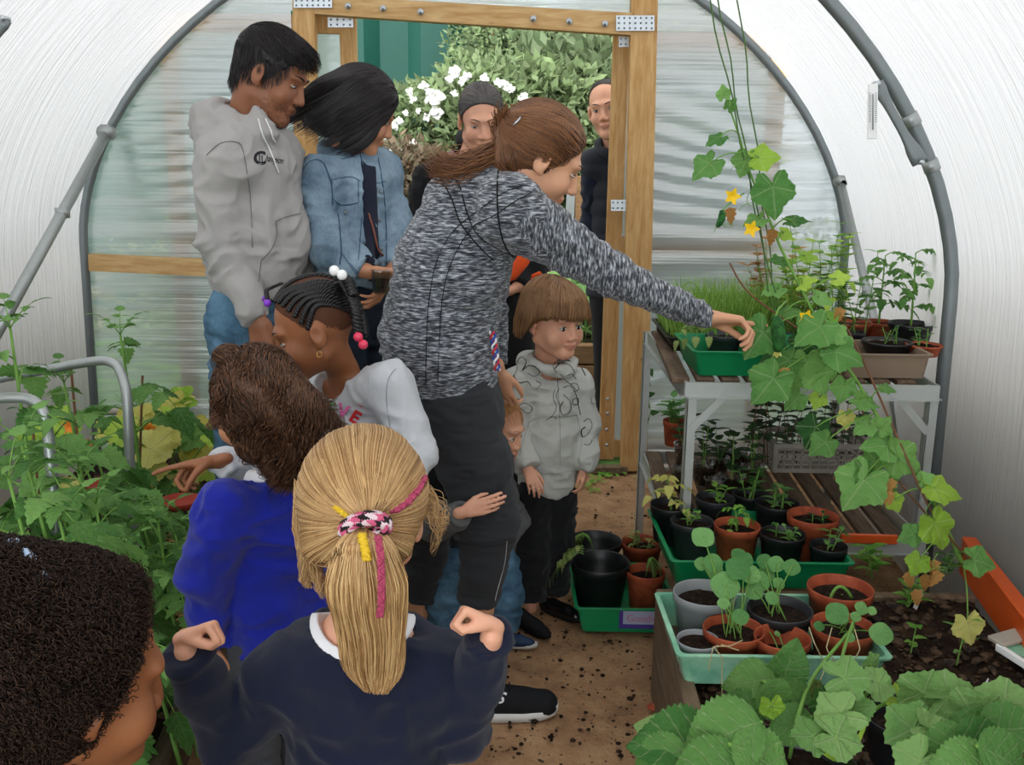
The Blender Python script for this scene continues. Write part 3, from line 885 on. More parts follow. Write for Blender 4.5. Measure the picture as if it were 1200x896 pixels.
def sprig(lb, st, base, h, n, ll, lean=(0, 0), w=.4, bend=.5):
    base = np.array(base, float); top = base + V3(lean[0], lean[1], h); q = bez(base, (base + top) / 2 + V3(0, 0, h * .1), top, 8)
    st.tube(q, np.linspace(.0022, .0011, 8), 5); a = random.random() * 6
    for k in range(n):
        i = min(7, 2 + int(5.9 * k / max(1, n - 1))); a += 2.5
        lb.blade(q[i], rdir(a, .35), V3(0, 0, 1), ll * random.uniform(.7, 1.1), ll * w, bend, .25, nu=7)
def stem_leaf(lb, st, a, b, n, R, kind, d=None, r=.0022, sag=.3, **kw):
    """stalk from a to b with one fanned leaf at b facing n"""
    a = np.array(a, float); b = np.array(b, float); m = (a + b) / 2 + V3(0, 0, np.linalg.norm(b - a) * sag)
    st.tube(bez(a, m, b, 9), r, 5)
    dd = nrm(b - m) if d is None else d
    lb.palm(b, dd, n, R, kind, **kw)

def pot_parts(root, c, r, h, mat, rimmat=None, fill=.82, taper=.74, soil='potsoil', name='pot_body'):
    """c = centre of the rim"""
    x, y, z = c; b = z - h; q = MB(); t = max(.0022, r * .045)
    q.lathe([(.001, b), (r * taper, b), (r * taper + .002, b + .004), (r * .93, z - h * .2), (r * .985, z - h * .19), (r, z - .003), (r - t * .4, z), (r - t, z - .003), (r * .9 - t, z - h * .22), (r * taper - t, b + .006), (.001, b + .006)], (x, y, 0), 34)
    q.build(name, M[mat] if isinstance(mat, str) else mat, root)
    if soil:
        zs = b + h * fill; rs = (r * taper + (r * .93 - r * taper) * fill) - t * .5; q = MB(); n = 9; vs = [(x, y, zs + .004)]
        for i in range(1, n + 1):
            for k in range(24):
                a = 2 * PI * k / 24; rr = rs * i / n; vs.append((x + rr * math.cos(a), y + rr * math.sin(a), zs + (random.uniform(-1, 1) * .0035 if i < n else -.002)))
        fs = [(0, 1 + k, 1 + (k + 1) % 24) for k in range(24)] + [(1 + (i - 1) * 24 + k, 1 + i * 24 + k, 1 + i * 24 + (k + 1) % 24, 1 + (i - 1) * 24 + (k + 1) % 24) for i in range(1, n) for k in range(24)]
        q.add(vs, fs); q.build('compost', M[soil], root)
        return zs
    return b + .01
def pot_px(px, py, wpx, z, h, mat, label, plant=None, fill=.82, cat='plant pot', name='plant_pot', soil='potsoil', taper=.74, group=None):
    c = G(px, py, z); zc = c[1] * math.cos(PITCH) + (CAM_H - z) * math.sin(PITCH); r = wpx / 2 * zc / F_PX
    root = empty(name, (c[0], c[1], z - h), label, cat, group)
    zs = pot_parts(root, c, r, h, mat, fill=fill, soil=soil, taper=taper)
    if plant:
        lb, st = LB(), MB(); pm = plant(lb, st, V3(c[0], c[1], zs), r) or {}
        if lb.n: lb.build('foliage', M[pm.get('leaf', 'lf_seed')], root)
        if st.n: st.build('stem', M[pm.get('stem', 'stem')], root)
    return root, c, r
def tray(x0, x1, y0, y1, z0, h, mat, label, name='seed_tray', flare=.018, skew=0.0):
    root = empty(name, ((x0 + x1) / 2, (y0 + y1) / 2, z0), label, 'tray')
    def ring(x0, x1, y0, y1, z, r=.015, n=5):
        pts = []
        for cx, cy, a0 in ((x1 - r, y1 - r, 0), (x0 + r, y1 - r, 90), (x0 + r, y0 + r, 180), (x1 - r, y0 + r, 270)):
            for k in range(n):
                a = math.radians(a0 + 90 * k / (n - 1)); pts.append((cx + r * math.cos(a) + skew * (cy + r * math.sin(a) - y0), cy + r * math.sin(a), z))
        return pts
    f = flare; z1 = z0 + h; t = .003; N = 20
    rings = [ring(x0 + f, x1 - f, y0 + f, y1 - f, z0), ring(x0, x1, y0, y1, z1 - .006), ring(x0 - .008, x1 + .008, y0 - .008, y1 + .008, z1 - .006), ring(x0 - .009, x1 + .009, y0 - .009, y1 + .009, z1 - .001),
             ring(x0 - .007, x1 + .007, y0 - .007, y1 + .007, z1), ring(x0 + t, x1 - t, y0 + t, y1 - t, z1 - .001), ring(x0 + f + t, x1 - f - t, y0 + f + t, y1 - f - t, z0 + t)]
    vs = [p for r_ in rings for p in r_]; q = MB()
    fs = [(i * N + k, i * N + (k + 1) % N, (i + 1) * N + (k + 1) % N, (i + 1) * N + k) for i in range(len(rings) - 1) for k in range(N)]
    fs += [tuple(range(N))[::-1], tuple(range((len(rings) - 1) * N, len(rings) * N))]
    q.add(vs, fs, 0, False); q.build('tray_body', M[mat], root); return root
# ------------------------------------------------------------------ right-hand raised bed
def stuffobj(o, label, cat): return tag(o, label, cat, kind='stuff')
BZ = .30
def bedx(Y, x0): return x0 + .03 * (Y - 2.0)
root = empty('raised_bed', (.8, 1.6, 0), 'long timber raised bed filled with dark soil along the right side', 'raised bed')
for i, (za, zb) in enumerate(((.0, .15), (.155, .31))):
    q = MB(); q.beam((bedx(.3, .40), .3, (za + zb) / 2), (bedx(2.46, .40), 2.46, (za + zb) / 2), .035, zb - za, bev=.004); q.build('side_board', M['bedwood'], root)
q = MB(); q.beam((.40, 2.46, .155), (1.26, 2.46, .155), .03, .3, bev=.004); q.build('end_board', M['bedwood'], root)
q = MB(); n1, n2 = 60, 110; vs = []
for i in range(n1):
    for j in range(n2):
        Y = .3 + 2.15 * j / (n2 - 1); x0_ = bedx(Y, .415); x = x0_ + (xc(Y) + RAD - .035 - x0_) * i / (n1 - 1); vs.append((x, Y, 0))
vs = np.array(vs); vs[:, 2] = BZ - .02 + .02 * fbm(vs * 4) + .012 * np.abs(vnoise(vs * 22)) + .009 * np.abs(vnoise(vs * 55))
q.add(vs, [(i * n2 + j, (i + 1) * n2 + j, (i + 1) * n2 + j + 1, i * n2 + j + 1) for i in range(n1 - 1) for j in range(n2 - 1)]); q.build('soil', M['soil'], root)
def clods(root, n, xy, z, rmax, name='soil_clod'):
    t = 6; th = np.linspace(0, 2 * PI, t, endpoint=False)
    base = np.array([[0, 0, -1.]] + [[math.cos(a), math.sin(a), -.4] for a in th] + [[math.cos(a + .5), math.sin(a + .5), .4] for a in th] + [[0, 0, 1.]])
    F = [(0, 1 + (k + 1) % t, 1 + k) for k in range(t)] + [(1 + k, 1 + (k + 1) % t, 7 + k) for k in range(t)] + [(1 + (k + 1) % t, 7 + (k + 1) % t, 7 + k) for k in range(t)] + [(7 + k, 7 + (k + 1) % t, 13) for k in range(t)]
    Vs = []; Fs = []
    for i in range(n):
        x, y = xy(); r = rmax * random.random() ** 2.2 + .0015; Vs.append((base * (.6 + .8 * rng.random((14, 1)))) * r * np.array([random.uniform(.6, 1.6), random.uniform(.6, 1.6), random.uniform(.4, .9)]) + V3(x, y, z(x, y))); Fs.append(np.array(F) + 14 * i)
    o = link(name, np_mesh(name, np.concatenate(Vs), np.concatenate(Fs), smooth=False), M['clod'], root); o['kind'] = 'stuff'; return o
def _xy():
    Y = random.uniform(.9, 2.44); x0_ = bedx(Y, .43); return random.uniform(x0_, xc(Y) + RAD - .06), Y
def _z(x, y):
    v = np.array([[x, y, 0.]]); return BZ - .018 + .02 * float(fbm(v * 4)[0]) + .012 * abs(float(vnoise(v * 22)[0])) + .006
clods(root, 2600, _xy, _z, .013)
# orange trough edge
a, b = G(1130, 634, .39), G(1232, 768, .39)
tr = empty('planting_trough', (a + b) / 2 * V3(1, 1, 0) + V3(0, 0, .3), 'bright orange plastic trough side standing against the polythene on the right', 'trough')
q = MB(); q.beam(a - V3(0, 0, .045), b - V3(0, 0, .045), .012, .1, bev=.003); q.build('trough_side', M['orange'], tr)
q = MB(); q.beam(a + V3(.012, 0, .008), b + V3(.012, 0, .008), .04, .014, bev=.004); q.build('trough_rim', M['orange'], tr)
a2, b2 = G(985, 630, .34), G(1052, 632, .34)
q = MB(); q.beam(a2, b2, .012, .03, bev=.003); q.build('trough_side', M['orange'], tr)

# ------------------------------------------------------------------ two-tier staging
SX0, SX1, SY0, SY1, ZT, ZL = .51, 1.25, 2.80, 3.64, .815, .345
st_ = empty('potting_bench', ((SX0 + SX1) / 2, (SY0 + SY1) / 2, 0), 'two-tier aluminium greenhouse staging with slatted wooden shelves', 'staging')
for z, nsl, x0, x1, y0, y1 in ((ZT, 10, SX0, SX1, SY0, SY1), (ZL, 10, SX0 + .0, SX1, SY0 - .03, SY1)):
    w_ = (x1 - x0) / nsl
    for k in range(nsl):
        q = MB(); x = x0 + w_ * (k + .5); q.beam((x - .05, y0 + .02, z - .009), (x + .0, y1 - .02, z - .009), w_ * .72, .017, bev=.002); q.build('shelf_slat', M['slat'], st_)
    for (pa, pb) in (((x0, y0, z - .03), (x1, y0, z - .03)), ((x0, y1, z - .03), (x1, y1, z - .03)), ((x0, y0, z - .03), (x0 - .0, y1, z - .03)), ((x1, y0, z - .03), (x1, y1, z - .03))):
        q = MB(); q.beam(pa, pb, .006, .045); a_ = np.array(pa); b_ = np.array(pb); q.beam(a_ - V3(0, 0, .022), b_ - V3(0, 0, .022), .03, .003); q.build('shelf_rail', M['alu'], st_)
for x, y in ((SX0 + .02, SY0 + .0), (SX1 - .01, SY0), (SX0, SY1), (SX1 - .01, SY1)):
    q = MB(); q.beam((x, y, 0), (x, y, ZT - .01), .028, .004, up=(0, 1, 0)); q.beam((x - .013, y + .012, 0), (x - .013, y + .012, ZT - .01), .004, .028, up=(0, 1, 0)); q.build('leg', M['alu'], st_)
for s_, x in ((1, SX0 + .02), (-1, SX1 - .02)):
    q = MB(); q.beam((x + s_ * .11, SY0 - .004, ZT - .03), (x, SY0 - .004, ZT - .15), .022, .003, up=(0, 1, 0)); q.build('corner_brace', M['alu'], st_)

# ------------------------------------------------------------------ pots : planting recipes
def p_sprigs(n, h, ll, k=5, leaf='lf_seed', spread=.5, bend=.6, w=.4):
    def f(lb, st, c, r):
        for i in range(n):
            a = random.random() * 6.28; rr = r * spread * math.sqrt(random.random()); sprig(lb, st, c + V3(rr * math.cos(a), rr * math.sin(a), -.004), h * random.uniform(.7, 1.15), k, ll, (random.uniform(-.4, .4) * h, random.uniform(-.4, .4) * h), w, bend)
        return dict(leaf=leaf)
    return f
def p_tom(h, n, L, leaf='lf_tom', dx=0, dy=0, droop=.5, pairs=3):
    def f(lb, st, c, r):
        q = bez(c - V3(0, 0, .006), c + V3(dx * .3, dy * .3, h * .5), c + V3(dx, dy, h), 12); st.tube(q, np.linspace(.0042, .0018, 12), 6); a = random.random() * 6
        for k in range(n):
            a += 2.4; i = min(11, 3 + int(8.5 * k / max(1, n - 1))); compound_leaf(lb, st, q[i], rdir(a, .45), L * random.uniform(.7, 1.1), pairs, droop)
        return dict(leaf=leaf)
    return f
def p_wilt(h, n, L, leaf='lf_wilt', side=-1):
    def f(lb, st, c, r):
        for k in range(n):
            a = random.random() * 6.28; e = c + V3(side * r * random.uniform(.5, 1.3), random.uniform(-.6, .6) * r, h * random.uniform(.0, .5)); m = c + V3(side * r * .35, 0, h * 1.7)
            q = bez(c, m, e, 10); st.tube(q, .0017, 5)
            for j in range(3): lb.blade(q[5 + j * 2], V3(side * .4 + random.uniform(-.4, .4), random.uniform(-.6, .6), -1), V3(side, random.uniform(-.5, .5), .3), L * random.uniform(.7, 1.2), L * .42, .3, .5, nu=7)
        return dict(leaf=leaf)
    return f
def p_nas(spec):
    """nasturtium: round leaves at given picture places (px, py, width in px, depth)"""
    def f(lb, st, c, r):
        for (px, py, w, Y) in spec:
            e = P(px, py, Y); zc = Y * math.cos(PITCH) + (CAM_H - e[2]) * math.sin(PITCH); R = w / 2 * zc / F_PX
            n_ = nrm(V3(random.uniform(-.3, .3), -.75, .8)); a = c + V3(random.uniform(-.3, .3) * r, random.uniform(-.3, .3) * r, -.004); m = (a + e) / 2 + V3(0, 0, .015)
            st.tube(bez(a, m, e, 9), .0016, 5); lb.palm(e, nrm(V3(random.uniform(-1, 1), -.4, -.3)), n_, R, 'nas', cup=-.12, droop=.12, ruf=.02, nth=30)
        return dict(leaf='lf_nas')
    return f
T1 = tray(G(776, 655, .39)[0] + .03, G(1000, 655, .39)[0] - .01, 2.47, 2.86, .305, .085, 'green', 'bright green tray of young pots in front of the lower shelf', skew=-.03)
T2 = tray(G(793, 770, .385)[0] + .01, G(1042, 770, .385)[0], 1.965, 2.27, .305, .082, 'lime', 'faded pale green tray of nasturtium pots on the raised bed', skew=-.02)
T3 = tray(G(676, 708, .095)[0], G(790, 708, .095)[0], 2.78, 3.12, .008, .09, 'green', 'green tray with a purple label on the earth path', skew=-.02)
# purple label with pale panel and faint lettering
q = MB(); a, b = P(726, 713, 2.777), P(778, 734, 2.792); q.box((a[0], 2.776, b[2]), (b[0] + .03, 2.779, a[2])); lb_ = q.build('label', M['purple'], T3)
q = MB(); q.box((a[0] + .012, 2.773, b[2] + .016), (b[0] + .03, 2.7755, a[2] - .006)); q.build('label_panel', plain('pale_label_panel', '8f93a8', .6), lb_)
cu = bpy.data.curves.new('lettering', 'FONT'); cu.body = 'Goodies'; cu.size = .032; ob = bpy.data.objects.new('tmp', cu); COL.objects.link(ob)
me = bpy.data.meshes.new_from_object(ob.evaluated_get(bpy.context.evaluated_depsgraph_get())); bpy.data.objects.remove(ob); me.materials.clear()
me.transform(Matrix.Translation((a[0] + .022, 2.7715, b[2] + .026)) @ Matrix.Rotation(PI / 2, 4, 'X')); link('label_lettering', me, solid('faded_red_ink', 'a5626c', .8), lb_)

T_ = 'in the bright green tray'
ZA = .43
pot_px(787, 590, 50, ZA, .115, 'black', 'black pot with a yellowing tomato seedling in the back left of the bright tray', p_tom(.1, 6, .085, 'lf_yel', -.015, 0, .35, 2))
pot_px(811, 609, 51, ZA - .01, .11, 'black2', 'black pot with one small pale seedling at the front left of the bright tray', p_sprigs(2, .06, .032, 6, 'lf_seed', .3))
pot_px(864, 614, 54, ZA - .005, .115, 'terra', 'terracotta pot with a drooping seedling in the middle of the bright green tray', p_tom(.075, 5, .06, 'lf_seed', -.01, 0, .6, 2))
pot_px(917, 624, 53, ZA - .01, .11, 'black', 'black pot with curled seedlings right of the central terracotta pot', p_sprigs(4, .05, .032, 4, 'lf_tom', .6, 1.0))
pot_px(953, 603, 60, ZA + .015, .13, 'terra', 'wide terracotta pot at the back right of the bright green tray', p_sprigs(3, .03, .03, 4, 'lf_dark', .5))
pot_px(971, 638, 44, ZA - .02, .1, 'black', 'small black pot with thin stemmed seedling at the right end of the bright tray', p_sprigs(2, .075, .04, 5, 'lf_tom', .2, .9))
pot_px(911, 588, 52, ZA + .01, .12, 'black', 'black pot of long-leaved seedlings behind the curled seedlings', p_sprigs(4, .085, .05, 5, 'lf_tom', .5, .8))
pot_px(838, 582, 46, ZA + .0, .115, 'black2', 'black pot half hidden behind the small pale seedling', p_sprigs(3, .07, .04, 5, 'lf_seed', .5, .8))
pot_px(880, 577, 44, ZA + .0, .115, 'black', 'black pot with upright leafy seedlings behind the middle terracotta pot', p_sprigs(4, .09, .045, 6, 'lf_tom', .4, .7))
ZB = .415
pot_px(826, 693, 74, ZB + .015, .12, 'greypot', 'tall grey plastic pot at the back left of the faded green tray', None, .8)
pot_px(860, 735, 72, ZB - .01, .105, 'terra', 'brown pot with large round nasturtium leaves in the faded green tray', p_nas([(824, 628, 30, 2.2), (836, 658, 24, 2.17), (850, 685, 37, 2.1), (866, 650, 20, 2.22), (865, 665, 32, 2.12), (838, 668, 22, 2.2), (868, 722, 22, 2.03), (822, 660, 18, 2.2), (848, 706, 16, 2.06), (880, 672, 26, 2.2), (872, 655, 24, 2.18)]))
pot_px(914, 712, 76, ZB, .11, 'black2', 'dark pot with pale frilly nasturtium leaves at the back of the faded green tray', p_nas([(896, 657, 20, 2.25), (910, 660, 22, 2.24), (928, 664, 22, 2.22), (890, 680, 28, 2.2), (884, 692, 24, 2.18), (913, 683, 16, 2.2), (905, 700, 18, 2.12), (898, 672, 22, 2.24)]))
pot_px(917, 745, 66, ZB - .01, .1, 'terra', 'empty-looking terracotta pot with tiny seedlings in the faded green tray', p_nas([(900, 738, 11, 2.08), (911, 742, 8, 2.06)]), .55)
pot_px(818, 748, 50, ZB - .025, .085, 'greypot', 'small pale-rimmed pot of bare compost at the front left of the faded green tray', None, .88)
pot_px(985, 687, 76, ZB + .025, .12, 'terra', 'terracotta pot with one arching stem right of the faded green tray', lambda lb, st, c, r: (st.tube(bez(c + V3(-.03, -.02, 0), c + V3(-.01, -.01, .06), c + V3(.025, -.015, .0), 12), .0042, 7), lb.blade(c + V3(.0, 0, .0), (1, 0, .6), (0, -.2, 1), .01, .005), None)[-1], .8)
pot_px(988, 732, 74, ZB - .005, .105, 'terra', 'terracotta pot with trailing nasturtium stems at the right of the faded green tray', p_nas([(981, 718, 30, 1.98), (1033, 742, 30, 1.95), (960, 733, 14, 2.0), (1010, 712, 18, 2.02), (996, 746, 14, 1.95), (1003, 722, 14, 2.0), (1022, 715, 12, 2.02)]))
# trailing roots and stems hanging over the tray
for pts in ([(870, 750, 1.96), (855, 757, 1.94), (836, 757, 1.93), (830, 785, 1.93)], [(836, 757, 1.93), (846, 770, 1.93), (846, 812, 1.93)], [(866, 762, 1.95), (845, 755, 1.94)], [(948, 735, 1.97), (955, 755, 1.93), (968, 780, 1.93), (960, 800, 1.92)], [(975, 735, 1.97), (968, 760, 1.92), (990, 790, 1.92)], [(1000, 732, 1.97), (1008, 760, 1.92), (1002, 772, 1.92)]):
    q = MB(); pp = np.array([P(*p) for p in pts]); t = np.linspace(0, len(pp) - 1, 14); q.tube(np.array([pp[int(min(x, len(pp) - 2))] * (1 - (x - int(min(x, len(pp) - 2)))) + pp[int(min(x, len(pp) - 2)) + 1] * (x - int(min(x, len(pp) - 2))) for x in t]), .0013, 5)
    o = q.build('trailing_stem', M['pale_stem']); tag(o, 'thin pale stem trailing over the front rim of the faded green tray', 'stem', 'pale stems trailing over the faded green tray')
# floor tray
pot_px(704, 657, 69, .17, .15, 'black', 'large empty black pot at the front of the green tray on the path', lambda lb, st, c, r: (sprig(lb, st, c, .06, 4, .03, (.01, .0)), dict(leaf='lf_wilt'))[-1], .2, soil=None)
pot_px(698, 632, 62, .15, .13, 'black', 'black pot with limp hanging leaves at the back left of the tray on the path', p_wilt(.09, 9, .07), .5)
pot_px(757, 668, 46, .155, .13, 'terra', 'terracotta pot with a wilted plant beside the large black pot', p_wilt(.07, 10, .045, 'lf_wilt', .6), .8)
pot_px(752, 634, 48, .14, .12, 'terra', 'brown pot with pale seedlings at the back right of the tray on the path', p_sprigs(5, .06, .035, 5, 'lf_wilt', .6, 1.2), .8)
g_ = empty('limp_seedling', P(668, 670, 2.85), 'limp tomato seedling hanging over the left edge of the tray on the path', 'seedling'); lb, st = LB(), MB()
for k in range(4): compound_leaf(lb, st, P(684, 640 + k * 3, 2.86), V3(-1, -.3 + .2 * k, .2), .07 + .012 * k, 3, .95)
lb.build('foliage', M['lf_wilt'], g_); st.build('stem', M['stem'], g_)

# lower shelf : clear cups, crate, potted succulent
cup_ = None
for i, (x, y, w) in enumerate(((802, 519, 25), (800, 547, 26), (825, 541, 26), (843, 535, 24), (858, 556, 32), (868, 528, 26), (882, 545, 28), (850, 522, 24), (838, 560, 26))):
    z = ZL + .085; c = G(x, y, z); zc = c[1] * math.cos(PITCH) + (CAM_H - z) * math.sin(PITCH); r = w / 2 * zc / F_PX
    e = empty('plastic_cup', (c[0], c[1], ZL), 'clear plastic cup of dark compost crowded on the lower shelf left of the crate', 'cup', 'clear cups on the lower shelf')
    q = MB(); q.lathe([(.001, ZL + .003), (r * .72, ZL + .003), (r * .97, z - .004), (r * 1.04, z), (r * .98, z + .001), (r * .7, ZL + .007)], (c[0], c[1], 0), 22); q.build('cup_wall', M['clear'], e)
    q = MB(); q.lathe([(.001, ZL + .006), (r * .7, ZL + .006), (r * .86, z - .03), (.001, z - .026)], (c[0], c[1], 0), 20); q.build('compost', M['potsoil'], e)
    if i in (0, 2, 3, 4, 6):
        lb, st = LB(), MB()
        for k in range(3): sprig(lb, st, (c[0], c[1], z - .03), .15 * random.uniform(.6, 1.2), 7, .055, (random.uniform(-.03, .03), random.uniform(-.03, .03)), .5)
        lb.build('foliage', M['lf_dark'], e); st.build('stem', M['stem'], e)
pot_px(792, 492, 30, ZL + .105, .1, 'terra', 'terracotta pot with broad pale green leaves at the far left of the lower shelf', p_sprigs(7, .09, .075, 5, 'lf_nas', .5, .5, .38))
cr = empty('plastic_crate', (1.0, 3.5, ZL), 'cream lattice-sided plastic crate on the lower shelf', 'crate')
c0 = G(906, 551, ZL); c1 = G(1016, 551, ZL); X0, X1, YA, YB, H_ = c0[0], c1[0], c0[1] - .02, c0[1] + .22, .105
def lattice(pa, pb, n, m):
    pa = np.array(pa); pb = np.array(pb); d = nrm(pb - pa); L_ = np.linalg.norm(pb - pa); q = MB()
    for i in range(n + 1): q.beam(pa + d * L_ * i / n, pa + d * L_ * i / n + V3(0, 0, H_), .0065 if 0 < i < n else .018, .006, up=(d[1], -d[0], 0))
    for j in range(m + 1):
        z = H_ * (.12 + .7 * j / m); q.beam(pa + V3(0, 0, z), pb + V3(0, 0, z), .006, .0055)
    q.beam(pa + V3(0, 0, H_ - .006), pb + V3(0, 0, H_ - .006), .014, .016); q.beam(pa + V3(0, 0, .008), pb + V3(0, 0, .008), .008, .016)
    q.build('lattice_side', M['cream'], cr)
lattice((X0, YA, ZL), (X1, YA, ZL), 11, 4); lattice((X0, YB, ZL), (X1, YB, ZL), 11, 4); lattice((X0, YA, ZL), (X0, YB, ZL), 8, 4); lattice((X1, YA, ZL), (X1, YB, ZL), 8, 4)
q = MB(); q.box((X0, YA, ZL + .001), (X1, YB, ZL + .005)); q.build('crate_base', M['cream'], cr)
# hanging plant mass under the top shelf : leggy dark seedlings standing in the crate
for k, (x, y) in enumerate(((885, 500), (925, 495), (965, 492), (905, 480), (1000, 500))):
    e = empty('leggy_seedling', (G(x, y, .45)[0], 3.3, ZL), 'tall leggy dark-leaved seedlings standing under the top shelf', 'seedling', 'leggy seedlings under the top shelf'); lb, st = LB(), MB(); c = V3(P(x, 540, 3.45)[0], 3.46 + .03 * (k % 3), ZL + .006)
    for j in range(4): sprig(lb, st, c + V3(random.uniform(-.05, .05), random.uniform(-.04, .04), 0), random.uniform(.2, .36), 11, .055, (random.uniform(-.06, .06), random.uniform(-.06, .06)), .6, .8)
    lb.build('foliage', M['lf_dark'], e); st.build('stem', M['stem_red'], e)

# top shelf
T4 = tray(G(812, 412, ZT + .08)[0] + .01, G(965, 412, ZT + .08)[0], 2.83, 3.12, ZT + .002, .078, 'green', 'bright green tray on the left end of the top shelf under the pointing hand', skew=-.03)
T5 = tray(.52, 1.0, 3.2, 3.58, ZT + .002, .05, 'black', 'black tray of fine feathery seedlings at the back of the top shelf')
T6 = tray(P(985, 415, 2.88)[0], SX1 - .015, 2.84, 3.06, ZT + .002, .075, 'brown', 'brown wooden-coloured tray at the right front of the top shelf', flare=.008)
q = MB(); q.box((.53, 3.21, ZT + .01), (.99, 3.57, ZT + .04)); q.build('compost', M['potsoil'], T5)
lb = LB()
for k in range(2600):
    x, y = random.uniform(.53, .99), random.uniform(3.21, 3.57); h = random.uniform(.12, .22) * (1.0 if x > .6 else .85)
    lb.blade((x, y, ZT + .035), (random.uniform(-.35, .35), random.uniform(-.35, .35), 1), rdir(), h, .0032, random.uniform(.0, .6), .1, nu=5)
    if k % 2: lb.blade((x + random.uniform(-.02, .02), y, ZT + .035 + h * random.uniform(.5, .9)), rdir(None, .5), (0, 0, 1), .022, .003, .3, .1, nu=4)
o = lb.build('feathery_seedlings', leafm('fine_feathery_leaf', '6d9a3a', 'a3c463')); tag(o, 'mass of fine feathery green seedlings in the tray behind the pointing hand', 'seedlings', kind='stuff')
pot_px(848, 391, 42, ZT + .095, .085, 'black2', 'black pot of compost in the green tray below the pointing hand', p_sprigs(2, .03, .02, 3), .85)
pot_px(893, 395, 52, ZT + .09, .08, 'purple', 'purple pot behind the cucumber leaf in the green tray', None, .8)
lb, st = LB(), MB(); e = empty('wilting_seedling', P(800, 400, 2.85), 'pale wilting seedling drooping over the left corner of the green tray on the top shelf', 'seedling')
for k in range(4): compound_leaf(lb, st, P(812 + k * 4, 385, 2.9), V3(-.8 + .3 * k, -.5, .6), .075, 2, .9)
st.tube(bez(P(838, 392, 2.95), P(815, 300, 2.98), P(795, 345, 2.95), 14), .0018, 5); st.tube(bez(P(830, 392, 2.95), P(812, 330, 2.98), P(800, 350, 2.95), 14), .0015, 5)
lb.build('foliage', M['lf_wilt'], e); st.build('stem', M['stem'], e)
pot_px(990, 376, 62, ZT + .085, .05, 'terra', 'terracotta bowl with dry leaves behind the brown tray', lambda lb, st, c, r: ([lb.blade(c + V3(random.uniform(-r, r) * .7, random.uniform(-r, r) * .7, 0), rdir(None, .3), (0, 0, 1), .04, .022, .8, .5) for _ in range(16)], dict(leaf='lf_dry'))[-1], .7, soil='potsoil')
pot_px(1068, 378, 52, ZT + .10, .09, 'black', 'black pot with a slender tomato plant at the right end of the top shelf', p_tom(.25, 9, .1, 'lf_tom', -.01, .0, .45, 3))
pot_px(1030, 376, 40, ZT + .085, .07, 'terra', 'small terracotta pot with a slender tomato plant in the middle right of the top shelf', p_tom(.24, 9, .12, 'lf_tom', .0, .0, .45, 3))
pot_px(1040, 399, 58, ZT + .085, .05, 'black', 'shallow black pot of small seedlings standing in the brown tray', p_sprigs(5, .055, .03, 4, 'lf_dark', .6))
pot_px(1083, 403, 42, ZT + .08, .035, 'terra', 'small terracotta saucer with a young plant at the right corner of the brown tray', p_sprigs(3, .065, .035, 5, 'lf_tom', .3))
pot_px(968, 392, 40, ZT + .085, .05, 'black2', 'dark pot behind the hanging cucumber leaves on the top shelf', p_tom(.18, 8, .09, 'lf_lime', .02, .05, .4, 2))
for k, (x, y, Y, lf, h, n) in enumerate(((930, 352, 3.2, 'lf_lime', .3, 12), (958, 345, 3.3, 'lf_seed', .34, 13), (990, 345, 3.35, 'lf_lime', .3, 11), (905, 350, 3.4, 'lf_dry', .3, 10), (945, 365, 3.25, 'lf_yel', .2, 9), (1002, 370, 3.2, 'lf_tom', .25, 8))):
    c = P(x, y, Y); c[2] = ZT + .01
    e = empty('young_plant', c, ('lime green leafy plant nearest the hanging cucumber', 'tall pale green plant in the thicket on the top shelf', 'lime green plant against the white brace pole', 'browning stems at the left of the thicket on the top shelf', 'yellowing low leaves in the thicket on the top shelf', 'dark green tomato plant at the right of the thicket')[k], 'plant')
    q = MB(); pot_parts(e, c + V3(0, 0, .07), .04, .068, 'black2'); lb, st = LB(), MB()
    for j in range(6): sprig(lb, st, c + V3(random.uniform(-.03, .03), random.uniform(-.03, .03), .055), h * random.uniform(.6, 1.1), n, .055, (random.uniform(-.08, .08), random.uniform(-.05, .05)), .6, .6)
    lb.build('foliage', M[lf], e); st.build('stem', M['stem'], e)

# ------------------------------------------------------------------ cucumber vine climbing the twine
def pxR(px, py, w, Y):
    e = P(px, py, Y); zc = Y * math.cos(PITCH) + (CAM_H - e[2]) * math.sin(PITCH); return e, w / 2 * zc / F_PX
cv = empty('cucumber_plant', G(1120, 640, .3), 'tall cucumber vine with big lobed leaves trained up from the bed across the staging', 'cucumber plant')
def spline(pts, n=60):
    pts = np.array(pts, float); out = []
    for x in np.linspace(0, len(pts) - 1, n):
        i = min(int(x), len(pts) - 2); f = x - i; p0, p1, p2, p3 = pts[max(i - 1, 0)], pts[i], pts[i + 1], pts[min(i + 2, len(pts) - 1)]
        out.append(.5 * ((2 * p1) + (-p0 + p2) * f + (2 * p0 - 5 * p1 + 4 * p2 - p3) * f * f + (-p0 + 3 * p1 - 3 * p2 + p3) * f ** 3))
    return np.array(out)
vine = [P(1128, 660, 2.42), P(1100, 600, 2.45), P(1068, 545, 2.5), P(1030, 490, 2.55), P(1000, 440, 2.62), P(970, 400, 2.66), P(945, 350, 2.7), P(915, 290, 2.72), P(895, 240, 2.72), P(880, 205, 2.73), P(868, 165, 2.74), P(858, 135, 2.75), P(848, 108, 2.76)]
v1 = spline(vine, 90); q = MB(); q.tube(v1, np.linspace(.006, .0022, 90), 7); q.build('stem', M['stem'], cv)
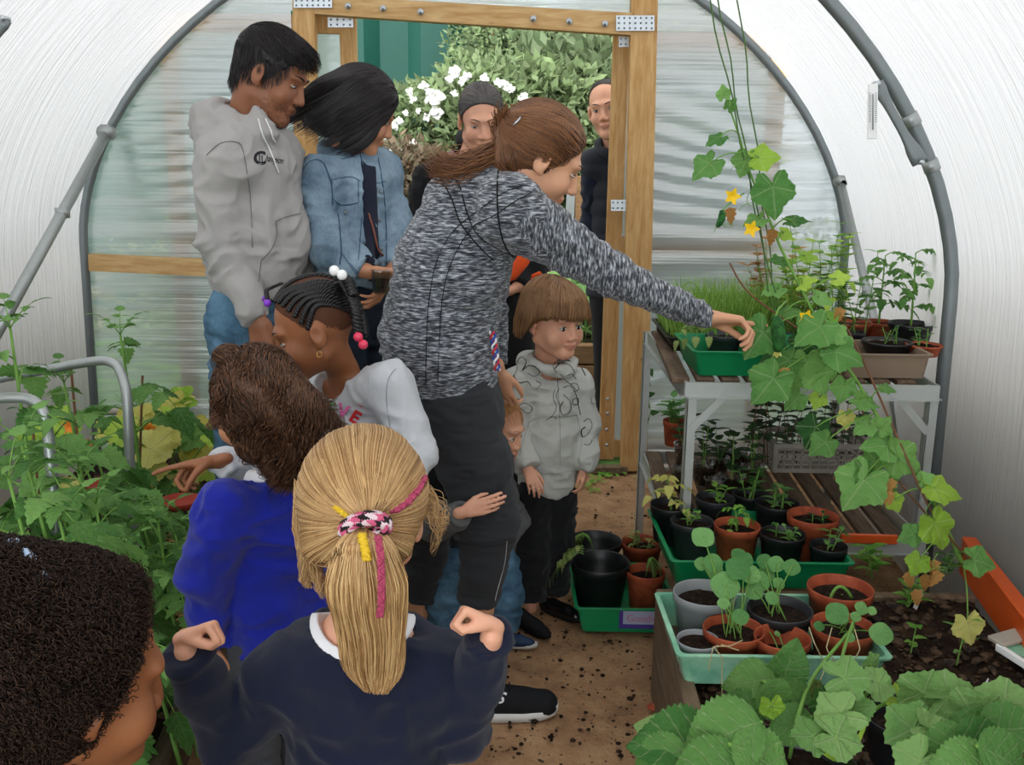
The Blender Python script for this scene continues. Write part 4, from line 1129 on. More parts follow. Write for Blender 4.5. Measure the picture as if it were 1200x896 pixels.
q = MB(); q.tube(spline([P(1135, 655, 2.4), P(1095, 605, 2.42), P(1055, 520, 2.5), P(1015, 430, 2.6), P(990, 380, 2.66)], 50), .0035, 6); q.tube(spline([P(1110, 630, 2.42), P(1040, 545, 2.5), P(1005, 470, 2.6), P(975, 425, 2.64)], 40), .0028, 6)
q.tube(spline([P(950, 395, 2.62), P(880, 345, 2.66), P(855, 308, 2.68)], 20), .0026, 6); q.build('woody_stem', M['stem_red'], cv)
leaves = [  # px, py, width px, depth, material, direction (screen degrees, 0 = right, -90 = down), facing up amount
    (848, 108, 22, 2.74, 'lf_cuc', 100, .6), (857, 122, 20, 2.73, 'lf_tom', 60, .3), (838, 164, 30, 2.72, 'lf_cuc', 200, .7), (826, 196, 46, 2.70, 'lf_cuc', 215, .5), (872, 192, 38, 2.72, 'lf_tom', 250, .5),
    (897, 184, 42, 2.70, 'lf_lime', 10, .2), (907, 230, 62, 2.66, 'lf_cuc', -80, -.1), (884, 258, 34, 2.70, 'lf_cuc', 190, .8), (935, 258, 38, 2.70, 'lf_tom', 10, .9), (922, 275, 26, 2.75, 'lf_lime', -20, .5),
    (888, 398, 62, 2.58, 'lf_cuc', 235, .2), (952, 388, 60, 2.56, 'lf_cuc', -150, .5), (985, 392, 46, 2.58, 'lf_cuc', -20, .6), (990, 415, 60, 2.54, 'lf_cuc', -15, .4), (900, 452, 64, 2.52, 'lf_cuc', 232, .1),
    (918, 425, 46, 2.60, 'lf_tom', 200, .5), (945, 430, 44, 2.6, 'lf_tom', -90, .2), (960, 445, 46, 2.6, 'lf_cuc', -60, .3), (988, 458, 38, 2.58, 'lf_cuc', -100, .2), (930, 470, 34, 2.58, 'lf_tom', 220, .4), (1015, 470, 42, 2.56, 'lf_cuc', -10, .8),
    (953, 508, 48, 2.55, 'lf_dark', 250, .1), (962, 522, 40, 2.52, 'lf_tom', 215, .2), (992, 492, 28, 2.56, 'lf_yel', -80, .2), (1032, 522, 56, 2.5, 'lf_cuc', 170, .6), (1060, 540, 56, 2.48, 'lf_tom', -30, .0), (1035, 498, 30, 2.52, 'lf_tom', 60, .3),
    (1006, 572, 72, 2.44, 'lf_cuc', 235, .2), (1012, 552, 40, 2.46, 'lf_tom', 120, .3), (1042, 565, 34, 2.46, 'lf_cuc', 100, .3), (1105, 574, 54, 2.42, 'lf_lime', -5, .7), (1100, 622, 58, 2.36, 'lf_lime', -60, .2), (1066, 628, 34, 2.36, 'lf_cuc', 200, .1), (1150, 658, 44, 2.3, 'lf_cuc', -10, .3),
    (1136, 738, 46, 2.12, 'lf_yel', -75, -.1), (1074, 662, 34, 2.32, 'lf_lime', 240, .9), (945, 330, 30, 2.7, 'lf_lime', 30, .6), (905, 340, 34, 2.72, 'lf_cuc', 190, .8), (925, 365, 34, 2.68, 'lf_tom', 20, .8), (965, 350, 32, 2.7, 'lf_cuc', -20, .7), (985, 325, 28, 2.74, 'lf_lime', 20, .5),
    (912, 305, 30, 2.74, 'lf_cuc', 170, .7), (948, 300, 28, 2.74, 'lf_lime', 0, .7), (1040, 455, 26, 2.56, 'lf_tom', 0, .9), (1085, 560, 24, 2.45, 'lf_cuc', 40, .5), (958, 470, 26, 2.62, 'lf_lime', 250, .3), (975, 372, 26, 2.68, 'lf_seed', 45, .5),
    (930, 445, 44, 2.64, 'lf_tom', 250, .3), (902, 420, 30, 2.64, 'lf_dark', 190, .5), (972, 428, 44, 2.62, 'lf_tom', -70, .3), (940, 405, 40, 2.64, 'lf_dark', -110, .3), (1012, 500, 34, 2.54, 'lf_cuc', 210, .5), (1020, 540, 36, 2.5, 'lf_tom', 190, .3), (1050, 590, 28, 2.44, 'lf_lime', -60, .3)]
for (x, y, w, Y, m_, ang, up) in leaves:
    e, R = pxR(x, y, w, Y); a = math.radians(ang); d = V3(math.cos(a), -.25, math.sin(a)); n_ = V3(.15 * random.uniform(-1, 1), -1 + .6 * up, .35 + up)
    k = np.argmin(np.linalg.norm(v1 - e, axis=1)); base = e - nrm(d) * R * .35
    lb = LB(); lb.palm(base, d, n_, R * 1.0, 'cuc', cup=.1, droop=.3, ruf=.06); lf = lb.build('leaf', M[m_], cv)
    if np.linalg.norm(v1[k] - e) < .5: st = MB(); st.tube(bez(v1[k], (v1[k] + base) / 2 + V3(0, -.01, .03), base, 8), .0019, 5); st.build('leaf_stalk', M['stem'], lf)
# tendrils and dry scraps
q = MB()
for x, y, Y in ((870, 178, 2.72), (880, 225, 2.7), (850, 250, 2.7), (905, 300, 2.7), (1010, 455, 2.55), (1090, 590, 2.4), (1098, 650, 2.3)):
    p = P(x, y, Y); q.tube([p + V3(.02 * t * math.cos(6 * t), -.01 * t, -.03 * t + .012 * math.sin(6 * t)) for t in np.linspace(0, 1.6, 16)], .0011, 4)
q.build('tendril', M['stem'], cv)
for x, y, Y in ((905, 268, 2.7), (855, 243, 2.69), (1100, 668, 2.3), (1083, 672, 2.32), (1072, 690, 2.3), (1040, 575, 2.44), (1045, 560, 2.45), (985, 360, 2.68), (918, 430, 2.55), (1062, 670, 2.33), (1095, 655, 2.34)):
    lb = LB(); lb.blade(P(x, y, Y), (random.uniform(-.4, .4), -.2, -1), (0, -1, .2), .05, .03, .6, .9, .2, 4); lb.build('withered_leaf', M['lf_dry'], cv)
for x, y, Y in ((858, 230, 2.68), (880, 268, 2.68), (944, 372, 2.6)):
    lb = LB(); p = P(x, y, Y)
    for k in range(5): lb.blade(p, V3(math.cos(k * 1.257), -.5, math.sin(k * 1.257)), (0, -1, 0), .026, .018, .5, .3, nu=6)
    lb.build('flower', M['petal'], cv)
def cucumber(a, b, r, label):
    a = np.array(a); b = np.array(b); q = MB(); n = 16; t = np.linspace(0, 1, n); pts = [a + (b - a) * u + V3(.006 * math.sin(PI * u), 0, 0) for u in t]
    rr = r * np.sin(PI * np.clip(.06 + t * .9, 0, 1)) ** .42; q.tube(pts, rr * (1 + .04 * np.sin(t * 40)), 14)
    for k in range(60):
        u = random.uniform(.08, .92); an = random.random() * 6.28; d = rdir(an); rr_ = r * math.sin(PI * (.06 + u * .9)) ** .42; q.ball(a + (b - a) * u + V3(.006 * math.sin(PI * u), 0, 0) + V3(math.cos(an), math.sin(an), 0) * rr_ * .98, .0014, 5)
    e = empty('cucumber', (a + b) / 2, label, 'cucumber'); q.build('cucumber_body', M['cucumber'], e); return e
e = cucumber(P(909, 370, 2.56), P(911, 412, 2.56), .0185, 'dark green knobbly cucumber hanging by the pointing fingertip')
q = MB(); q.tube([P(909, 371, 2.56), P(912, 362, 2.58), P(922, 352, 2.64)], .0028, 6); q.build('stalk', M['stem'], e)
lb = LB(); [lb.blade(P(911, 411, 2.56), V3(math.cos(k * 1.5), -.2, -1.2), (0, -1, 0), .02, .011, .2, .3, nu=5) for k in range(4)]; lb.build('dried_flower', M['lf_yel'], e)
e = cucumber(P(846, 246, 2.68), P(840, 266, 2.68), .010, 'tiny young cucumber curled high on the vine'); q = MB(); q.tube(bez(P(846, 247, 2.68), P(856, 236, 2.7), P(872, 226, 2.72), 8), .002, 5); q.build('stalk', M['stem'], e)
# bed seedlings, plant labels, broad-leaved plants
def bedplant(px, py, label, f, cat='seedling', name='bed_seedling'):
    c = G(px, py, BZ - .01); e = empty(name, c, label, cat); lb, st = LB(), MB(); mm = f(lb, st, c, .05) or {}
    if lb.n: lb.build('foliage', M[mm.get('leaf', 'lf_seed')], e)
    if st.n: st.build('stem', M[mm.get('stem', 'stem')], e)
    return e
bedplant(1058, 716, 'bushy bright seedling beside the white plant label', p_sprigs(3, .1, .055, 6, 'lf_seed', .3, .6, .45))
bedplant(1066, 768, 'thin seedling with two round leaves in the middle of the soil bed', p_sprigs(1, .1, .035, 5, 'lf_seed', .1, .6, .6))
bedplant(1122, 778, 'thin seedling leaning left below the yellow leaf', p_sprigs(1, .1, .05, 4, 'lf_tom', .1, .4, .35))
bedplant(1022, 676, 'leafy seedling tucked beside the corner of the bright green tray', p_sprigs(4, .09, .06, 6, 'lf_seed', .5, .6, .4))
bedplant(1105, 672, 'small leafy seedling under the withered cucumber leaves', p_sprigs(3, .07, .05, 5, 'lf_tom', .5, .6, .45))
for x0, y0, x1, y1, lab in ((1072, 713, 1083, 687, 'white plastic plant label standing in the soil near the bushy seedling'), (1150, 810, 1158, 797, 'pale plant label behind the broad-leaved plants at bottom right')):
    a = G(x0, y0, BZ); b = P(x1, y1, a[1] + .03); q = MB(); q.beam(a, b, .013, .0015, up=(0, 1, .2)); o = q.build('plant_label', M['white']); tag(o, lab, 'plant label')
# weathered frame corner at the right edge
e = empty('wooden_frame', G(1190, 770, .3), 'pale weathered frame corner lying on the soil at the right edge', 'frame'); q = MB(); q.beam(G(1166, 752, .34), G(1215, 738, .35), .05, .012, bev=.003); q.build('frame_rail', M['cream'], e); q = MB(); q.beam(G(1168, 757, .33), G(1212, 785, .33), .012, .02, bev=.003); q.build('frame_rail', M['white'], e)
q = MB(); q.beam(G(1185, 757, .335), G(1215, 770, .335), .05, .004); q.build('frame_mesh', M['lime'], e)

def broad(lb, st, c, spec):
    """plant whose toothed leaves reach given picture places: (px, py, width px, depth, screen angle, up)"""
    for (x, y, w, Y, ang, up) in spec:
        e, R = pxR(x, y + 6, w * .84, Y); a = math.radians(ang); d = V3(math.cos(a), -.15, math.sin(a)); b = e - nrm(d) * R
        st.tube(bez(c, (c + b) / 2 + V3(0, 0, .05), b, 8), .003, 6)
        lb.blade(b, d, V3(.2 * random.uniform(-1, 1), -1 + .7 * up, .5 + up), R * 2.1, R * 1.7, .7, .4, .05, 16, .62, wave=.05)
def fan(lb, st, c, spec, kind='squash'):
    for (x, y, w, Y, ang, up) in spec:
        e, R = pxR(x, y + (14 if x > 1040 else 4), w * .84, Y); a = math.radians(ang); d = V3(math.cos(a), -.2, math.sin(a)); b = e - nrm(d) * R * .3
        st.tube(bez(c, (c + b) / 2 + V3(0, 0, .06), b, 9), .0034, 6); lb.palm(b, d, V3(.2 * random.uniform(-1, 1), -1 + .7 * up, .5 + up), R, kind, cup=.12, droop=.25, ruf=.07)
def grp(label, base, parts, name='broad_leaved_plant', cat='plant'):
    e = empty(name, base, label, cat)
    for fn, spec, m_ in parts:
        lb, st = LB(), MB(); fn(lb, st, np.array(base, float), spec); lb.build('foliage', M[m_], e); st.build('stem', M['stem'], e)
    return e
grp('lowest left plant with large dark toothed leaves at the corner of the raised bed', G(800, 890, .31), [(broad, [(795, 862, 130, 1.36, 165, .55), (845, 855, 120, 1.33, 195, .45), (770, 885, 90, 1.34, 200, .6), (900, 885, 110, 1.3, -20, .6), (830, 895, 120, 1.28, 180, .7)], 'lf_straw'),
    (broad, [(775, 852, 70, 1.45, 150, .3)], 'lf_squash')])
grp('plant with a tall upright toothed leaf in front of the faded green tray', G(875, 838, .31), [(broad, [(925, 775, 74, 1.62, 70, -.1), (880, 790, 76, 1.6, 175, .5), (935, 802, 60, 1.6, -10, .6), (868, 825, 76, 1.55, 160, .4), (910, 818, 70, 1.55, -60, .3), (925, 845, 70, 1.52, 200, .4), (858, 850, 70, 1.5, 220, .3)], 'lf_straw'), (fan, [(905, 828, 40, 1.5, -80, .0)], 'lf_lime')])
grp('cucumber seedling with soft lobed leaves in the middle foreground pot', G(985, 880, .31), [(fan, [(1000, 790, 74, 1.52, 10, .5), (1035, 800, 56, 1.55, -20, .4), (975, 835, 80, 1.46, 190, .5), (990, 862, 80, 1.42, -10, .6), (945, 858, 70, 1.42, 170, .7), (1020, 770, 40, 1.6, 100, .4), (1010, 825, 60, 1.5, 20, .6)], 'lf_squash'), (fan, [(968, 812, 64, 1.55, 120, .0)], 'lf_straw'), (fan, [(1062, 810, 52, 1.55, -30, .2)], 'lf_lime')])
grp('squash plant with pale angular leaves at the bottom right of the bed', G(1110, 870, .31), [(fan, [(1085, 790, 80, 1.52, 80, .4), (1120, 800, 84, 1.5, 30, .5), (1060, 845, 90, 1.42, 200, .5), (1100, 850, 80, 1.4, -30, .7), (1150, 820, 96, 1.45, 60, .5), (1190, 810, 90, 1.45, 10, .6), (1070, 885, 80, 1.32, 220, .6)], 'lf_squash')])
grp('dark toothed-leaved plant overlapping the pale squash at the bottom right corner', G(1150, 895, .31), [(broad, [(1110, 878, 100, 1.34, 200, .5), (1160, 868, 96, 1.34, -10, .5), (1190, 845, 90, 1.38, 20, .5), (1130, 895, 110, 1.28, 180, .6), (1185, 885, 100, 1.28, -20, .6), (1140, 845, 70, 1.4, 160, .4)], 'lf_straw')])
# dark pots standing under the foreground leaves
pot_px(930, 893, 150, .40, .1, 'black', 'wide black pot at the bottom edge under the cucumber seedling', None, .7)
pot_px(1060, 838, 90, .40, .1, 'black', 'black pot under the pale squash leaves', None, .7)
# spiky grass-like leaves and tendril stems in the foreground pot
e = empty('spiky_plant', G(1000, 890, .31), 'narrow pale strap leaves rising from the wide black pot', 'plant'); lb = LB(); c = G(985, 893, .38)
for dx, L_, b_ in ((-.9, .15, 1.2), (-.2, .17, .3), (.5, .14, 1.2), (-1.4, .16, 1.5)): lb.blade(c, V3(dx, -.3, 1), (dx * .5, -1, .3), L_, .012, b_, .3, nu=12)
lb.build('foliage', M['lf_lime'], e); st = MB()
st.tube(spline([G(925, 890, .36), P(935, 840, 1.5), P(955, 790, 1.7), P(1000, 735, 1.88)], 20), .0038, 7); st.tube(spline([G(985, 890, .36), P(990, 830, 1.5), P(985, 780, 1.7), P(1000, 728, 1.9)], 20), .0034, 7); st.build('stem', M['stem'], e)
lb = LB(); 
for k in range(12): lb.blade(P(957 + random.uniform(-5, 5), 795, 1.66), (random.uniform(-.3, .3), -.1, -1), (0, -1, 0), .05, .006, .2, .3, nu=6)
lb.build('drooping_buds', M['lf_wilt'], e)

# ------------------------------------------------------------------ left bed
root = empty('plank_edged_bed', (-1.35, 2.6, 0), 'soil bed with timber plank edge along the left side', 'raised bed')
q = MB(); a, b = G(190, 880, .12), G(258, 812, .12); d = V3(-.1, 1, 0); q.beam(a + d * (.6 - a[1]) - V3(0, 0, .06), a + d * (4.2 - a[1]) - V3(0, 0, .06), .045, .12, bev=.004); q.build('side_board', M['weathered'], root)
vs = []; n1, n2 = 50, 90
for i in range(n1):
    for j in range(n2):
        Y = .6 + 3.7 * j / (n2 - 1); xe = (a + d * (Y - a[1]))[0] - .02; x0 = xc(Y) - RAD + .06; vs.append((x0 + (xe - x0) * i / (n1 - 1), Y, 0))
vs = np.array(vs); vs[:, 2] = .07 + .03 * fbm(vs * 3) + .015 * np.abs(vnoise(vs * 20)); q = MB(); q.add(vs, [(i * n2 + j, (i + 1) * n2 + j, (i + 1) * n2 + j + 1, i * n2 + j + 1) for i in range(n1 - 1) for j in range(n2 - 1)]); q.build('soil', M['soil'], root)
# BED2CLODS
def _xy2():
    Y = random.uniform(1.2, 4.1); xe = (a + V3(-.1, 1, 0) * (Y - a[1]))[0] - .04; return random.uniform(xc(Y) - RAD + .1, xe), Y
clods(root, 1500, _xy2, lambda x, y: .085 + .03 * float(fbm(np.array([[x, y, 0.]]) * 3)[0]), .014)
# straw mulch
q = MB(); lb = LB()
for k in range(900):
    c = P(random.uniform(165, 240), 0, random.uniform(2.6, 3.4)); c[2] = .1 + random.uniform(0, .05); lb.blade(c, rdir(None, random.uniform(-.2, .3)), (0, 0, 1), random.uniform(.05, .13), .004, .2, .1, nu=4)
o = lb.build('straw', M['straw']); tag(o, 'loose pale straw mulch spread among the left bed plants', 'straw', kind='stuff')
toms = [((130, 3.0), (141, 392, 3.0), 7, .26, 'tall tomato plant with a thick pale stem rising in the middle of the left bed'), ((60, 2.7), (75, 448, 2.75), 8, .24, 'tomato plant between the two bent grey tubes'),
        ((-20, 2.3), (12, 385, 2.35), 9, .26, 'tomato plant whose top leaves arch in at the left edge'), ((30, 2.05), (25, 520, 2.1), 9, .26, 'broad tomato plant filling the left edge below the tubes'),
        ((95, 2.2), (92, 555, 2.2), 9, .24, 'tomato plant in front of the thick pale stem, left of the blue jumper'), ((165, 2.2), (165, 605, 2.2), 7, .16, 'low tomato plant under the pointing finger'), ((150, 1.98), (150, 640, 2.0), 7, .13, 'low tomato plant beside the blue jumper near the plank edge'),
        ((60, 1.75), (70, 610, 1.75), 8, .22, 'tomato plant just above the black coiled hair'), ((205, 2.15), (205, 625, 2.15), 6, .16, 'small tomato plant against the elbow of the blue jumper'), ((112, 2.0), (112, 590, 2.05), 9, .2, 'leafy tomato plant between the black coiled hair and the thick pale stem'), ((10, 1.7), (10, 560, 1.75), 9, .26, 'large-leaved tomato plant rising at the left edge behind the black coiled hair'), ((175, 2.05), (185, 610, 2.1), 7, .2, 'tomato plant spreading against the lower back of the blue jumper'), ((45, 2.45), (50, 500, 2.45), 8, .24, 'tomato plant under the shorter bent tube'), ((110, 2.6), (112, 530, 2.6), 8, .22, 'tomato plant with open leaves in front of the orange flower')]
for (bx, bY), (tx, ty, tY), n, L_, lab in toms:
    c = P(bx, 0, bY); c[2] = .06; e = empty('tomato_plant', c, lab, 'tomato plant'); tomato_plant(e, c, P(tx, ty, tY), n, L_, M['lf_tom'], M['stem'], 3, 1.0, .45 if bx < 140 else .25, .25 if bx < 140 else .6)
# squash with yellowing leaves and orange flowers
for k, (x, Y, lab) in enumerate(((80, 3.3, 'squash plant with yellow leaves at the left of the far bed'), (150, 3.4, 'squash plant with large pale yellow leaf beneath the beige hose'), (195, 3.7, 'squash plant with green leaves by the end wall'))):
    c = P(x, 0, Y); c[2] = .08; e = empty('squash_plant', c, lab, 'squash plant')
    for m_, nn in (('lf_yel', 9), ('lf_tom', 4), ('lf_lime', 4)):
        lb, st = LB(), MB()
        for j in range(nn):
            a_ = random.random() * 6.28; b = c + V3(math.cos(a_) * random.uniform(.06, .25), math.sin(a_) * random.uniform(.06, .2), random.uniform(.18, .42)); stem_leaf(lb, st, c, b, V3(random.uniform(-.4, .4), -.7, .8), random.uniform(.055, .09), 'squash', d=V3(math.cos(a_), -.3, -.2))
        lb.build('foliage', M[m_], e); st.build('stem', M['stem'], e)
for x, y, Y, lab in ((102, 523, 3.0, 'orange squash flower low between the tubes'), (82, 500, 3.1, 'orange squash flower behind the second bent tube'), (176, 503, 3.35, 'orange tipped squash flower near the hose end'), (224, 519, 3.5, 'small orange marigold near the pointing hand')):
    e = empty('orange_flower', P(x, y, Y), lab, 'flower'); lb = LB()
    for k in range(6): lb.blade(P(x, y, Y), V3(math.cos(k * 1.05) * .7, -.3, math.sin(k * 1.05) + .4), (0, -1, 0), .03, .019, .3, .6, nu=7)
    lb.build('petals', M['rosy'], e)
for x, y, Y, lab in ((120, 572, 2.95, 'red plastic saucer half hidden among the leaves'), (212, 592, 2.75, 'red saucer in the straw below the pointing hand')):
    q = MB(); c = P(x, y, Y); q.lathe([(.001, 0), (.05, 0), (.06, .02), (.056, .02), (.047, .005), (.001, .005)], c, 24); tag(q.build('plant_saucer', M['soilred']), lab, 'saucer')
# bent grey tubes
for pts, r, lab in (([P(-30, 452, 2.75), P(0, 443, 2.74), P(60, 432, 2.72), P(112, 423, 2.7), P(132, 425, 2.68), P(142, 438, 2.66), P(149, 470, 2.62), P(153, 560, 2.6), P(160, 700, 2.55)], .0135, 'long bent grey metal tube arching over the tomato bed'),
                    ([P(-25, 470, 2.3), P(5, 466, 2.3), P(32, 467, 2.3), P(47, 477, 2.29), P(55, 500, 2.28), P(62, 570, 2.25), P(68, 680, 2.2)], .0135, 'shorter bent grey metal tube at the left edge of the tomato bed')):
    pts[-1][2] = .05; q = MB(); q.tube(spline(pts, 50), r, 12); tag(q.build('bent_tube', M['steel']), lab, 'metal tube')
for x0, y0, x1, y1, Y, lab in ((33, 440, 40, 520, 2.9, 'thin dark cane hanging from the long bent tube'), (83, 430, 95, 560, 2.9, 'thin dark cane beside the thick pale stem'), (167, 440, 162, 600, 3.1, 'brown cane between the tube and the pointing hand')):
    q = MB(); a, b = P(x0, y0, Y), P(x1, y1, Y); b = a + (b - a) * ((a[2] - .05) / (a[2] - b[2])); q.tube([a, b], .004, 6); tag(q.build('plant_cane', M['stem_red']), lab, 'cane')
q = MB(); pts = [P(95, 487, 3.9), P(130, 482, 3.9), P(180, 486, 3.85), P(188, 492, 3.7), P(150, 517, 3.4), P(120, 535, 3.3)]; q.tube(spline(pts, 30), .014, 10); tag(q.build('garden_hose', M['cream']), 'beige flexible pipe looping through the left bed', 'pipe')
pot_px(166, 487, 40, .34, .2, 'black', 'dark pot of grassy weeds against the end wall', lambda lb, st, c, r: ([lb.blade(c, V3(random.uniform(-1, 1), random.uniform(-1, 1), 1.2), rdir(), random.uniform(.1, .2), .005, 1.4, .2, nu=8) for _ in range(45)], dict(leaf='lf_tom'))[-1])
# weeds growing on the path edge
for k, (x, y) in enumerate(((700, 562), (722, 556), (690, 572), (655, 640), (1003, 560))[:4]):
    c = G(x, y, .0); e = empty('path_weed', c, ('flat weed nearest the foot of the right door post', 'small weed under the right door post', 'low weed beside the hand of the small boy', 'tiny weed on the path by the black shoe')[k], 'weed'); lb = LB()
    for j in range(14): lb.blade(c + V3(random.uniform(-.07, .07), random.uniform(-.05, .05), .003), rdir(None, .35), (0, 0, 1), .04, .018, .6, .3, nu=6)
    lb.build('foliage', M['lf_seed'], e)
# crumbs and litter on the path
q = MB()
for k in range(260):
    c = G(random.uniform(570, 790), random.uniform(570, 890), .006); r = random.uniform(.002, .008); q.ball(c, r, 5, sc=(random.uniform(.7, 1.5), random.uniform(.7, 1.5), .6))
stuffobj(q.build('soil_crumbs', M['soil']), 'dark crumbs of soil scattered over the earth path', 'soil')
q = MB(); q.ball(G(770, 828, .01), .022, 9, sc=(1.3, .8, .4)); tag(q.build('broken_pot_piece', M['terra']), 'small reddish broken piece on the path beside the raised bed', 'pot piece')
# dried creeper on the end wall beside the door post
e = empty('creeping_weed', P(760, 420, 4.4), 'thin trailing weed hanging on the polythene right of the door post', 'weed'); lb, st = LB(), MB(); v_ = spline([P(757, 400, 4.38), P(761, 430, 4.38), P(758, 455, 4.38), P(762, 480, 4.38), P(758, 500, 4.38)], 20); st.tube(v_, .002, 5)
for k in range(1, 19, 2): lb.blade(v_[k], V3(random.uniform(-1, 1), -.4, random.uniform(-.6, .4)), (0, -1, .3), .045, .028, .4, .3, nu=6)
lb.build('foliage', M['lf_dark'], e); st.build('stem', M['stem'], e)

# ------------------------------------------------------------------ outside the door
def bush(c, r, n, L_, W, mat, label, name, seed=0, shell=.55, shear=0., cat='bush'):
    c = np.array(c, float); r = np.array(r, float)
    e = empty(name, (c[0], c[1], 0), label, cat); u = rng.normal(size=(n, 3)); u /= np.linalg.norm(u, axis=1, keepdims=True); rad = (shell + (1 - shell) * rng.random((n, 1))) * (1 + .22 * vnoise(u * 2.3 + seed)[:, None])
    p = c + u * r * rad; p[:, 0] += shear * (p[:, 1] - c[1]); d = u * .5 + rng.normal(size=(n, 3)) * .6 + V3(0, 0, .15); d /= np.linalg.norm(d, axis=1, keepdims=True)
    nn = u + rng.normal(size=(n, 3)) * .5 + V3(0, 0, .8); nn -= d * (nn * d).sum(1, keepdims=True); nn /= np.linalg.norm(nn, axis=1, keepdims=True); b = np.cross(d, nn)
    l = L_ * (.6 + .8 * rng.random((n, 1))); w = l * W
    V = np.stack([p, p + d * l * .45 + b * w * .5 + nn * w * .12, p + d * l, p + d * l * .45 - b * w * .5 + nn * w * .12], 1).reshape(-1, 3)
    i = np.arange(n) * 4; F = np.stack([i, i + 1, i + 2, i + 3], 1)
    link('foliage', np_mesh('foliage', V, F, {'rnd': np.repeat(rng.random(n), 4)}), mat, e)
    q = MB()
    for k in range(7):
        a = rdir(k * .9, 1.0); q.tube(bez((c[0], c[1], 0), c * V3(1, 1, .4) + V3(0, 0, .1), c + a * r * .8, 8), np.linspace(.02, .005, 8), 6)
    q.build('branch', M['stem_red'], e); return e, p[np.argsort(p[:, 1])]
o = MB(); fx0, fx1, fy = P(395, 60, 9)[0], P(660, 60, 9)[0], 9.0; z1 = 5.2; n = 60; vs = []
for i in range(n + 1):
    x = fx0 - 4.5 + (fx1 - fx0 + 5.5) * i / n; ph = (i % 6); y = fy + (.0 if ph < 3 else .12); vs += [(x, y, 0), (x, y, z1)]
o.add(vs, [(2 * i, 2 * i + 2, 2 * i + 3, 2 * i + 1) for i in range(n)], 0, False); tag(o.build('corrugated_fence', M['fence']), 'tall green corrugated metal fence beyond the doorway', 'fence')
e, pp = bush(P(540, 175, 6.4), (.56, .45, .55), 9000, .06, .5, M['lf_hedge2'], 'rose bush covered in white blooms outside the doorway', 'rose_bush', 1)
for k, (x, y, w) in enumerate(((534, 84, 12), (527, 92, 8), (547, 88, 8), (567, 92, 8), (496, 101, 8), (508, 114, 15), (512, 131, 12), (480, 107, 7), (484, 116, 7), (502, 117, 6), (586, 97, 8), (591, 99, 7), (598, 104, 8), (613, 114, 9), (463, 146, 8), (469, 142, 6), (448, 164, 9), (484, 168, 8), (466, 178, 7), (500, 138, 6), (475, 132, 6), (541, 95, 8), (533, 109, 6), (459, 176, 6), (455, 133, 6), (490, 130, 5))):
    Y = 5.85; c, R = pxR(x, y, w * 1.25, Y); lb = LB()
    for j in range(11): lb.blade(c + .25 * R * rng.normal(size=3), V3(math.cos(j * 2.4), -.7, math.sin(j * 2.4)), (0, -1, .3), R * 1.15, R * 1.1, .9, .5, nu=5, shape=.7)
    lb.build('rose_bloom', M['rose'], e)
bush(P(487, 222, 5.5), (.24, .25, .27), 3600, .05, .5, M['lf_red'], 'dark red-leaved shrub below the white roses', 'red_shrub', 2)
bush(P(455, 330, 5.4), (.3, .3, .36), 3000, .06, .5, M['lf_hedge'], 'green undergrowth at the foot of the red shrub', 'green_shrub', 9)
bush(P(735, 80, 8.2), (1.25, .7, 1.4), 12000, .12, .5, M['lf_hedge'], 'tall dark green shrub mass behind the roses', 'tall_shrub', 3)
bush(P(700, 205, 7.0), (.9, .6, .9), 8000, .12, .5, M['lf_hedge'], 'dark leafy shrub behind the balding man', 'tall_shrub', 4)
bush(P(612, 90, 7.9), (.62, .45, .6), 6000, .05, .45, M['lf_hedge2'], 'feathery pale green shrub leaning over the corrugated fence', 'feathery_shrub', 5)
bush(P(640, 165, 6.6), (.55, .4, .5), 5000, .09, .5, M['lf_hedge2'], 'bright leafy shrub behind the pointing woman', 'bright_shrub', 6)
bush(P(590, 320, 7.4), (2.6, .5, .65), 9000, .10, .5, M['lf_hedge'], 'low hedge across the far end of the garden', 'low_hedge', 7)
# leafy crop in the sleeper bed
sb = empty('sleeper_bed', (.25, 5.4, 0), 'raised bed of stacked timber sleepers outside the doorway', 'raised bed')
x0, x1 = P(560, 450, 5.2)[0], P(730, 450, 5.2)[0]
for k in range(4):
    q = MB(); q.box((x0 + random.uniform(-.01, .01), 5.2, .01 + k * .112), (x1, 5.28, .115 + k * .112), bev=.006); q.build('sleeper', M['sleeper'], sb)
q = MB(); q.box((x0, 5.28, .01), (x0 + .08, 6.0, .45), bev=.006); q.build('sleeper', M['sleeper'], sb); q = MB(); q.box((x0 + .08, 5.28, .01), (x1, 6.0, .42)); q.build('soil', M['soil'], sb)
e = empty('courgette_plant', P(680, 370, 5.5), 'bright green courgette leaves growing in the sleeper bed behind the small boy', 'plant'); lb, st = LB(), MB()
for k in range(34):
    x, y = random.uniform(632, 716), random.uniform(322, 398); c = P(x, y, random.uniform(5.3, 5.8)); b = c * V3(1, 1, 0) + V3(0, 0, .43); stem_leaf(lb, st, b, c, V3(random.uniform(-.4, .4), -.7, .8), random.uniform(.07, .12), 'squash', d=rdir(None, -.2))
lb.build('foliage', M['lf_squash'], e); st.build('stem', M['stem'], e)
